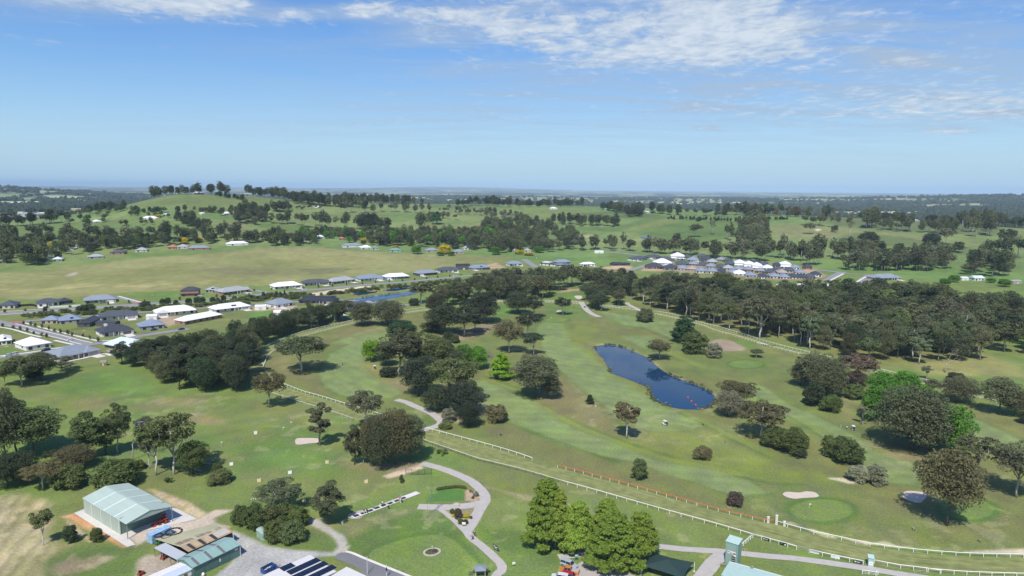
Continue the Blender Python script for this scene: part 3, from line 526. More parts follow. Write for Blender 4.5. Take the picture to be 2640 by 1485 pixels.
def track_nodes(nt):
    N = nt.nodes.new; L = nt.links.new; b_ = nt.nodes['Principled BSDF']; b_.inputs['Roughness'].default_value = .95; b_.inputs['Specular IOR Level'].default_value = .05
    a = N('ShaderNodeAttribute'); a.attribute_name = 'run'; tc = N('ShaderNodeTexCoord'); sp = N('ShaderNodeSeparateXYZ'); L(a.outputs['Vector'], sp.inputs[0])
    mp = N('ShaderNodeMapping'); mp.inputs['Scale'].default_value = (.05, 26, 1); L(a.outputs['Vector'], mp.inputs[0])
    n = N('ShaderNodeTexNoise'); n.inputs['Scale'].default_value = 1; n.inputs['Detail'].default_value = 5; n.inputs['Roughness'].default_value = .7; L(mp.outputs[0], n.inputs[0])
    n2 = N('ShaderNodeTexNoise'); n2.inputs['Scale'].default_value = .35; n2.inputs['Detail'].default_value = 6; L(tc.outputs['Object'], n2.inputs[0])
    r1 = N('ShaderNodeMapRange'); r1.inputs[1].default_value = .35; r1.inputs[2].default_value = .68; L(n.outputs[0], r1.inputs[0])
    m = N('ShaderNodeMix'); m.data_type = 'RGBA'; m.inputs[6].default_value = (.12,.17,.05,1); m.inputs[7].default_value = (.36,.345,.15,1); L(r1.outputs[0], m.inputs[0])
    r2 = N('ShaderNodeMapRange'); r2.inputs[1].default_value = .3; r2.inputs[2].default_value = .7; r2.inputs[3].default_value = .78; r2.inputs[4].default_value = 1.2; L(n2.outputs[0], r2.inputs[0])
    v = N('ShaderNodeVectorMath'); v.operation = 'SCALE'; L(m.outputs[2], v.inputs[0]); L(r2.outputs[0], v.inputs['Scale']); L(v.outputs[0], b_.inputs['Base Color'])
track_nodes(tm.node_tree); tr = tag(b.build('race_track', tm), kind='structure')
if tr.data.polygons[0].normal.z < 0: tr.data.flip_normals()
at = tr.data.attributes.new('run', 'FLOAT_VECTOR', 'POINT'); sl = np.concatenate([[0], np.cumsum(np.linalg.norm(np.diff(ir[:, :2], axis=0), axis=1))])
at.data.foreach_set('vector', np.array([(sl[i], k/(K-1), 0) for i in range(NT_) for k in range(K)], np.float32).ravel())
# bunkers
for P_ in (PG('A4',(410,310),(450,290),(560,297),(620,286),(690,292),(725,312),(735,330),(700,340),(600,345),(520,352),(450,338)), PG('A4',(1490,300),(1530,283),(1600,285),(1690,300),(1700,340),(1660,372),(1640,388),(1560,375),(1490,340)),
           PG('B2',(575,905),(590,880),(650,875),(780,878),(800,890),(790,915),(700,925),(620,935),(585,930)), PG('C3',(650,573),(665,566),(690,567),(699,575),(680,582),(655,580)), PG('C3',(815,436),(850,431),(885,435),(880,445),(888,455),(850,463),(825,452))):
    sheet('sand_bunker', catmull(P_, 3, True), M_SAND, .06)
# paths
for nm, pts, w, m in (('cart_path', PG('A2',(2425,1180),(2430,1073),(2482,1020),(2470,960),(2400,890),(2300,800),(2200,720),(2150,650)), 2.6, M_PATH), ('cart_path', PG('A2',(2155,660),(2200,600),(2240,530),(2290,440),(2325,380),(2318,320),(2270,260),(2180,190),(2000,110),(1860,65),(1740,35)), 3.6, M_PATH),
        ('cart_path', PG('A2',(2160,680),(2100,620),(2040,560),(1950,485),(1890,450)), 1.7, M_PATH), ('cart_path', PG('A2',(2300,400),(2180,425),(2000,440),(1860,440),(1710,435)), 3.8, M_PATH),
        ('cart_path', PG('B2',(1640,855),(1770,797),(1880,765),(1925,730),(1895,690),(1820,640),(1700,590),(1600,545),(1510,520)), 3.8, M_PATH),
        ('cart_path', PG('C3',(1040,625),(980,600),(930,565),(905,535),(885,505),(875,487)), 5, M_PATH), ('cart_path', PG('C3',(1440,580),(1370,545),(1310,515),(1290,495)), 4, M_PATH), ('cart_path', PG('C2',(1870,560),(1830,535),(1790,510),(1700,500)), 4, M_PATH),
        ('footpath', PG('A3',(670,890),(800,872),(940,845),(1250,800),(1560,792),(1800,815),(2190,840),(2576,880),'A4',(560,893),(1120,972),(1500,1035),(1800,1080)), 2.8, M_PATH), ('footpath', PG('A3',(2195,850),(2130,890),(2060,960),(1985,1059),(1900,1180)), 4.2, M_PATH)):
    ribbon(nm, pts, w, m, .07, wavy=.12)
sheet('car_park', PG('A3',(850,950),(910,905),(970,925),(1000,945),(1100,975),(1250,1020),(1500,1100),(1700,1200),(1000,1300),(800,1200),(810,1030)), mat('worn_car_park', (.43,.39,.36), .9, 0, .08, .15, .2), .06)
sheet('asphalt_road', catmull(PG('A2',(935,905),(1000,862),(1100,870),(1250,932),(1620,1080),(1800,1160),(1300,1200),(1180,1020),(1040,950)), 2, True), M_ASPH, .06)
ribbon('kerb', PG('A2',(1040,850),(1110,868),(1250,928),(1620,1076),(1800,1156)), .9, M_FOOT, .13)
sheet('concrete_slab', PG('A1',(745,540),(850,497),(1100,300),(1318,420),(1780,495),(1985,600),(1400,735),(1300,800),(1362,857),(1280,882)), M_CONC, .07)
# estate roads
for pts, w, m in ((PG('F5',(-150,330),(0,370),(250,410),(700,530),(1150,640),(1500,745),(1700,790)), 8, M_ROAD), (PG('F5',(1400,830),(1720,765),(2100,720),(2576,620),'C1',(1500,870),(1900,810)), 7, M_ROAD), (PG('F5',(-100,1030),(350,960),(800,900),(1200,845),(1560,790)), 7, M_ROAD),
        (PG('C1',(-200,668),(0,657),(400,632),(800,600),(1300,572),(1700,545),(2100,515),(2576,478),'C2',(160,435),(600,395),(900,370),(1250,335),(1600,310),(1900,280),(2200,250)), 9, M_ROAD), (PG('C1',(250,735),(900,685),(1500,640),(2000,605),(2300,590),(2576,570),'C2',(100,525),(500,500),(1000,480),(1260,498),(1650,525)), 6, M_ROAD),
        (PG('C1',(1180,485),(1280,515),(1400,550),(1430,560)), 7, M_ROAD), (PG('C2',(170,385),(260,400),(380,420)), 7, M_ROAD), (PG('C3',(360,100),(400,130),(470,175)), 9, M_ROAD), (PG('C3',(1310,205),(1400,175),(1480,148),(1590,115),(1700,85)), 8, M_ROAD),
        (PG('F4',(1640,600),(1720,560),(1800,510),(1900,460),(1960,450),(1500,400)), 9, M_ROAD), (PG('F4',(2180,720),(2300,620),(2440,520),(2500,500)), 12, M_ROAD), (PG('F4',(1420,395),(1700,425),(2000,460),(2350,485),(2576,495)), 5, M_ROAD), (PG('C3',(1000,35),(1200,40),(1400,65)), 9, M_ROAD)):
    ribbon('estate_road', pts, w, m, .09, 4)
for pts, w in ((PG('F5',(-100,440),(200,490),(500,575),(760,640)), 1.8), (PG('F5',(450,375),(800,470),(1200,570),(1500,640),(1830,715)), 2.0), (PG('F5',(1000,700),(1200,745),(1370,795),(1000,850),(500,930),(-100,1000)), 2.0), (PG('F5',(1830,715),(2100,690),(2500,610)), 1.8), (PG('C1',(-100,690),(0,672),(400,645),(780,615),(1300,585),(2000,540),(2576,495)), 1.8), (PG('C1',(-100,648),(400,615),(900,580)), 1.8),
        (PG('F5',(1130,1110),(1500,1040),(1900,950),(2050,980)), 2.2), (PG('F5',(280,390),(700,500),(1150,610),(1500,700),(1700,745)), .9), (PG('F5',(-80,415),(250,450),(700,570),(1100,665),(1500,775)), .9), (PG('C1',(1190,483),(1400,540),(1480,552)), 1.8), (PG('F4',(1690,615),(1850,530),(1970,470)), 2.5), (PG('F4',(2120,685),(2300,570),(2430,505)), 2.5)):
    ribbon('footpath', pts, w, M_FOOT, .11, 4)
for P_ in (PG('F5',(150,355),(420,345),(470,370),(260,395)), PG('C1',(1340,548),(1420,545),(1430,560),(1350,563)), PG('C2',(330,405),(390,405),(385,425),(340,420))): sheet('red_paving', P_, M_RED, .13)

# ------------------------------------------------------------------ trees
def leaf_mat(name, base, var=.20, hue=.02, rough=.75, trans=.18):
    m = bpy.data.materials.new(name); m.use_nodes = True; nt = m.node_tree; N = nt.nodes.new; L = nt.links.new; b = nt.nodes['Principled BSDF']
    b.inputs['Roughness'].default_value = rough; b.inputs['Specular IOR Level'].default_value = .12
    oi = N('ShaderNodeObjectInfo'); at = N('ShaderNodeAttribute'); at.attribute_name = 'leaf'
    mx = N('ShaderNodeMix'); mx.data_type = 'RGBA'; mx.blend_type = 'MULTIPLY'; mx.inputs[0].default_value = 1; mx.inputs[6].default_value = (*base, 1); L(oi.outputs['Color'], mx.inputs[7])
    hs = N('ShaderNodeHueSaturation'); L(mx.outputs[2], hs.inputs['Color'])
    sp = N('ShaderNodeSeparateColor'); L(at.outputs['Color'], sp.inputs[0])
    def mr(s, lo, hi):
        q = N('ShaderNodeMapRange'); q.inputs[3].default_value = lo; q.inputs[4].default_value = hi; L(s, q.inputs[0]); return q.outputs[0]
    L(mr(sp.outputs[0], 1-var, 1+var), hs.inputs['Value']); L(mr(sp.outputs[1], .5-hue, .5+hue), hs.inputs['Hue'])
    L(hs.outputs[0], b.inputs['Base Color'])
    if trans:
        t = N('ShaderNodeBsdfTranslucent'); L(hs.outputs[0], t.inputs[0]); s = N('ShaderNodeMixShader'); s.inputs[0].default_value = trans
        L(b.outputs[0], s.inputs[1]); L(t.outputs[0], s.inputs[2]); L(s.outputs[0], nt.nodes['Material Output'].inputs[0])
    return m
M_LEAF = leaf_mat('foliage', (1, 1, 1))
def bark_mat(name, c):
    return mat(name, c, .9, 0, .3, 1.2, .4, streak=(3, 3, .5))
M_BARK = bark_mat('bark_pale', (.36, .33, .29)); M_BARKD = bark_mat('bark_dark', (.10, .085, .07)); M_BARKW = bark_mat('bark_white', (.58, .55, .50))
TINT = {'gum': (.066,.072,.040), 'gumgrey': (.086,.090,.054), 'gumbrown': (.088,.076,.042), 'dark': (.036,.046,.027), 'gumgreen': (.072,.086,.036), 'pine': (.028,.060,.026), 'lime': (.135,.235,.018), 'green': (.070,.170,.022),
        'conical': (.140,.205,.030), 'shrub': (.062,.078,.028), 'olive': (.088,.10,.042), 'silver': (.145,.145,.105), 'purple': (.066,.050,.044), 'red': (.078,.055,.040), 'yellow': (.42,.34,.02), 'young': (.14,.17,.075), 'black': (.030,.038,.026), 'pale': (.20,.20,.12)}
for _k in TINT: TINT[_k] = tuple(v*f for v, f in zip(TINT[_k], (1.72, 1.80, 1.56) if _k not in ('yellow', 'lime', 'green', 'conical', 'pale') else (1.4, 1.4, 1.35)))
def leaves_np(cl, n, size, rg, up=.25, mess=.55, asp=.55, droop=0.0, inner=.12):
    cl = np.asarray(cl, float); area = cl[:, 3]**1.5*cl[:, 4]**.5; k = rg.choice(len(cl), n, p=area/area.sum()); c = cl[k]
    d = rg.normal(size=(n, 3)); d /= np.linalg.norm(d, axis=1)[:, None]; d[:, 2] = np.where((d[:, 2] < -.25) & (rg.random(n) < .6), -d[:, 2], d[:, 2])
    rad = 1-inner*2*rg.random(n)**1.5; rad *= 1+.10*rg.normal(size=n)
    p = c[:, :3]+d*rad[:, None]*np.stack([c[:, 3], c[:, 3], c[:, 4]], 1)
    nrm = d/np.stack([c[:, 3], c[:, 3], c[:, 4]], 1)*c[:, 3:4]; nrm /= np.linalg.norm(nrm, axis=1)[:, None]
    nrm = nrm*(1-mess)+mess*rg.normal(size=(n, 3))*.75; nrm[:, 2] += up; nrm /= np.linalg.norm(nrm, axis=1)[:, None]
    a = np.cross(nrm, rg.normal(size=(n, 3))); 
    if droop: a = a*(1-droop)+droop*(np.array([0, 0, -1.0])-nrm*(-nrm[:, 2:3])+d*.4)
    a -= nrm*np.sum(a*nrm, 1)[:, None]; a /= np.linalg.norm(a, axis=1)[:, None]; b = np.cross(nrm, a)
    s = size*(.6+.8*rg.random(n))[:, None]; a = a*s; b = b*s*asp
    v = np.stack([p-a*.5, p+b*.5, p+a*.5+nrm*s*.12, p-b*.5], 1).reshape(-1, 3)
    col = np.stack([np.clip(.5+.22*rg.normal(size=n)+.25*(rg.random(len(cl))[k]-.5), 0, 1), np.clip(.5+.25*(rg.random(len(cl))[k]-.5)+.15*rg.normal(size=n), 0, 1)], 1)
    return v, col
def mesh_np(name, v, col, mats, extra=None):
    n = len(v)//4; me = bpy.data.meshes.new(name); ev = np.array(extra.v, float).reshape(-1, 3) if extra else np.zeros((0, 3)); ef = extra.f if extra else []
    me.vertices.add(len(v)+len(ev)); me.vertices.foreach_set('co', np.concatenate([v, ev]).astype(np.float32).ravel())
    idx = np.arange(len(v), dtype=np.int32); tot = np.full(n, 4, np.int32)
    if ef: idx = np.concatenate([idx, np.array([i+len(v) for f in ef for i in f], np.int32)]); tot = np.concatenate([tot, np.array([len(f) for f in ef], np.int32)])
    me.loops.add(len(idx)); me.loops.foreach_set('vertex_index', idx); me.polygons.add(len(tot))
    me.polygons.foreach_set('loop_start', np.concatenate([[0], np.cumsum(tot)[:-1]]).astype(np.int32)); me.polygons.foreach_set('loop_total', tot)
    for m in mats: me.materials.append(m)
    if ef: me.polygons.foreach_set('material_index', np.concatenate([np.zeros(n, np.int32), np.ones(len(ef), np.int32)]))
    at = me.attributes.new('leaf', 'FLOAT_COLOR', 'FACE'); full = np.ones((len(tot), 4), np.float32); full[:n, :2] = col; full[:n, 2] = 0
    at.data.foreach_set('color', full.ravel()); me.update(); return me
def limb(b, p, q, r0, r1, rg, n=5, wob=.08, k=4):
    p = np.array(p, float); q = np.array(q, float); L_ = np.linalg.norm(q-p); pts = [p+(q-p)*t+rg.normal(size=3)*L_*wob*math.sin(math.pi*t)*np.array([1, 1, .4]) for t in np.linspace(0, 1, k)]
    b.tube(pts, list(np.linspace(r0, r1, k)), n)
def gum(seed, H=20., W=14., base=.35, ncl=42, flat=.75, lean=0.0, nleaf=7000, tr=.32, fork=.4, top=1.0, cr=(.085, .165), size=.60):
    """a eucalypt: trunk that forks into limbs, each ending in a clump of leaves"""
    rg = np.random.default_rng(seed); cl = []; c0 = np.array([lean, 0, H*(base+(1-base)*.52)]); hz = H*(1-base)/2
    for i in range(ncl*30):
        d = rg.normal(size=3); d /= np.linalg.norm(d); q = .35+.65*rg.random()**.6
        taper = 1.0 if d[2] < 0 else (1-(1-top)*d[2])
        p = c0+d*q*np.array([W/2*taper, W/2*taper, hz])*.86
        if p[2] < H*base*.85: continue
        rr_ = W*rg.uniform(*cr)
        if all(np.linalg.norm((p-np.array(o[:3]))*np.array([1, 1, 1.25])) > .75*(rr_+o[3])*.62 for o in cl): cl.append((*p, rr_, rr_*flat))
        if len(cl) >= ncl: break
    b = MB(); f = np.array([lean*.3, 0, H*fork]); limb(b, (0, 0, -.4), f, tr, tr*.7, rg, 7, .03)
    subs = []; nl = 4+int(rg.integers(0, 3))
    for i in range(nl):
        a = 2*math.pi*i/nl+rg.uniform(-.4, .4); e = c0+np.array([math.cos(a)*W*.24, math.sin(a)*W*.24, rg.uniform(-.1, .45)*hz]); limb(b, f+np.array([0, 0, rg.uniform(-.12, .1)*H]), e, tr*.55, tr*.22, rg, 5, .09); subs.append(e)
    subs.append(c0+np.array([0, 0, .5*hz])); limb(b, f, subs[-1], tr*.65, tr*.2, rg, 5, .05)
    for c in cl:
        e = min(subs, key=lambda s: np.linalg.norm(s-np.array(c[:3]))); limb(b, e, np.array(c[:3])-(0, 0, c[4]*.3), tr*.2, tr*.06, rg, 4, .08, 3)
    v, col = leaves_np(cl, nleaf, size, rg)
    return v, col, b, H, W
def dome(seed, H=6., W=7., ncl=60, nleaf=6000, low=.0, size=.5, tr=.16, taper=0.0, cr=(.10, .17), mess=.5, stem=.3, droop=0.0):
    """a dense shrub or round tree leafed nearly to the ground"""
    rg = np.random.default_rng(seed); cl = []
    for i in range(ncl):
        a = rg.uniform(0, 2*math.pi); t = rg.random()**.85; z = low*H+(1-low)*H*(.08+.84*t); rel = (z/H-low)/(1-low)
        prof = math.sqrt(max(0, 1-((rel-.38)/.64)**2)) if not taper else ((1-rel)**taper*.98+.03)*min(1, .62+rel*3)
        q = rg.uniform(.55, 1)**.6*prof*W/2*.86*(1+.08*rg.normal()); s = W*rg.uniform(*cr)*(1 if not taper else (.45+.8*(1-rel)))
        cl.append((q*math.cos(a), q*math.sin(a), z, s, s*(.8 if not taper else .62)))
    for i in range(6): cl.append((0, 0, H*(low+(1-low)*(.25+.11*i)), W*.24*(1-.11*i), H*.13))
    b = MB(); limb(b, (0, 0, -.3), (0, 0, H*(low+stem)), tr, tr*.6, rg, 7, .02)
    for c in cl[:14]: limb(b, (0, 0, H*(low+.12)), c[:3], tr*.4, tr*.1, rg, 4, .06, 3)
    v, col = leaves_np(cl, nleaf, size, rg, mess=mess, droop=droop)
    return v, col, b, H, W
def bare(seed, H=14., W=9., leafn=250, size=.35, tr=.3):
    rg = np.random.default_rng(seed); b = MB(); cl = []
    def br(p, d, L_, r_, lev):
        q = p+d*L_; limb(b, p, q, r_, r_*.6, rg, 5 if lev < 2 else 3, .06, 4)
        if lev == 4 or r_ < .02: cl.append((*q, W*.05, W*.04)); return
        for i in range(2+int(rg.random() < .6)):
            e = d+rg.normal(size=3)*.55+np.array([0, 0, .12]); e /= np.linalg.norm(e); br(q if i < 2 else p+d*L_*.6, e, L_*rg.uniform(.55, .8), r_*.6, lev+1)
    br(np.array([0, 0, -.3]), np.array([.03, 0, 1.0]), H*.36, tr, 0)
    v, col = leaves_np(cl, leafn, size, rg, mess=.9); vv = np.array(b.v); s = W/2/np.percentile(np.abs(vv[:, :2]), 97); sz = H/vv[:, 2].max()
    for a in (v,): a[:, :2] *= s; a[:, 2] *= sz
    b.v = [(x*s, y*s, z*sz) for x, y, z in b.v]
    return v, col, b, H, W
PROTO = {}
def proto(name, data, bark):
    v, col, b, H, W = data
    zt = np.percentile(v[:, 2], 99.6); wx = np.percentile(np.abs(v[:, :2]), 98.5)*2
    PROTO[name] = dict(crown=mesh_np(name+'_crown', v, col, [M_LEAF]), trunk=b.mesh(name+'_trunk', bark, True), both=mesh_np(name+'_tree', v, col, [M_LEAF, bark], b), H=zt, W=wx, v=v, col=col, b=b)
proto('gumA', gum(1, 20, 14, .36, 46), M_BARK); proto('gumB', gum(2, 22, 13, .30, 44, .8), M_BARK); proto('gumC', gum(3, 18, 15, .42, 38, .6, nleaf=6200), M_BARKW)
proto('gumD', gum(4, 21, 16, .24, 60, .8, nleaf=10000), M_BARKD); proto('gumE', gum(5, 19, 9.5, .40, 30, .8, nleaf=5000, tr=.24), M_BARKW); proto('gumF', gum(6, 17, 13, .5, 30, .55, lean=1.2, nleaf=4600, top=.8), M_BARKW)
proto('gumG', gum(12, 23, 11, .22, 46, .95, nleaf=7500, top=.75), M_BARKD); proto('gumH', gum(13, 20, 12, .42, 26, .6, nleaf=3400, cr=(.08, .15)), M_BARK)
proto('massA', gum(8, 20, 17, .12, 85, .85, nleaf=15000, cr=(.10, .17), size=.56), M_BARKD); proto('massB', gum(9, 20, 16, .10, 70, .95, nleaf=13000, top=.8, size=.56), M_BARKD)
proto('twotier', gum(14, 17, 9, .28, 26, .7, lean=1.4, nleaf=4800, tr=.34, fork=.55), M_BARK)
proto('dome', dome(21, 6.5, 8, 75, 7500), M_BARKD); proto('dome2', dome(22, 7, 7, 60, 6500, mess=.6), M_BARKD); proto('round', dome(23, 10, 8.5, 80, 8000, .10, .5), M_BARK)
proto('leafy', dome(27, 11, 9, 60, 6500, .12, .55, cr=(.12, .2), mess=.6), M_BARK)
proto('cone', dome(24, 13, 9.5, 170, 30000, .03, .38, taper=.66, cr=(.06, .11), mess=.45, droop=.8, stem=.5), M_BARK); proto('cone2', dome(34, 12, 10.5, 150, 28000, .03, .38, taper=.7, cr=(.06, .12), mess=.45, droop=.8, stem=.5), M_BARK); proto('limecone', dome(28, 10, 7.5, 90, 8000, .04, .5, taper=.6, cr=(.09, .14)), M_BARK)
proto('pine', dome(25, 16, 10, 90, 9000, .05, .6, taper=.45, cr=(.09, .15)), M_BARKD); proto('column', dome(26, 9, 3.2, 50, 2600, .02, .45, taper=.4, cr=(.12, .2)), M_BARKD)
proto('bare', bare(31, 15, 9), M_BARK); proto('barebush', bare(32, 5, 5, 500, .3, .1), M_BARK); proto('deadtall', bare(33, 26, 8, 60, .4, .55), M_BARKW)
proto('tuft', dome(29, 1.2, 1.4, 18, 700, 0, .2, tr=.04), M_BARKD)
NAMES = {'gum': 'gum_tree', 'mass': 'gum_tree', 'twot': 'gum_tree', 'dome': 'shrub', 'roun': 'round_tree', 'leaf': 'leafy_tree', 'cone': 'conical_tree', 'lime': 'conical_tree', 'pine': 'conifer', 'colu': 'conifer', 'bare': 'bare_tree', 'dead': 'dead_tree', 'tuft': 'shrub'}
def tree_at(kind, p, h, w, tint, label, cat='tree', group=None, parts=True, name=None, jit=.10, rot=None, hscale=1.0):
    P = PROTO[kind]; t = np.array(TINT[tint] if isinstance(tint, str) else tint)*(1+.4*jit*rng.normal(size=3))*(1+1.2*jit*rng.normal())
    nm = name or NAMES.get(kind[:4]) or NAMES['mass']; s = (w/P['W'], w/P['W'], h/P['H']); rot = rng.uniform(0, 6.28) if rot is None else rot
    z = float(height(p[0], p[1])); col = (*np.clip(t, .005, 1), 1)
    if parts:
        o = thing(nm, label, cat, (p[0], p[1], z), rot, group); o.scale = s
        c = link('crown', P['crown'], o); c.color = col; link('trunk', P['trunk'], o)
    else:
        o = tag(link(nm, P['both'], None, (p[0], p[1], z), rot), label, cat, group); o.scale = s; o.color = col
    return o
def T(reg, x, y, top, w, kind, tint, label, cat=None, group=None, rot=None, jit=.08, name=None):
    p = G(reg, x, y); d = np.hypot(p[0], p[1]); cosd = d/math.hypot(d, CAM_H); h = px2m(reg, y-top, p)/cosd; ww = px2m(reg, w, p)
    ww *= 1.13 if kind.startswith(('gum', 'mass', 'two')) else 1.0; h = max(.5, h-.14*ww*math.sin(math.atan2(CAM_H-p[2], d)))       # part of the height in the picture is crown depth
    return tree_at(kind, p, h, ww, tint, label, cat or ('shrub' if kind.startswith(('dome', 'tuft', 'barebush')) else 'tree'), group, rot=rot, jit=jit, name=name)
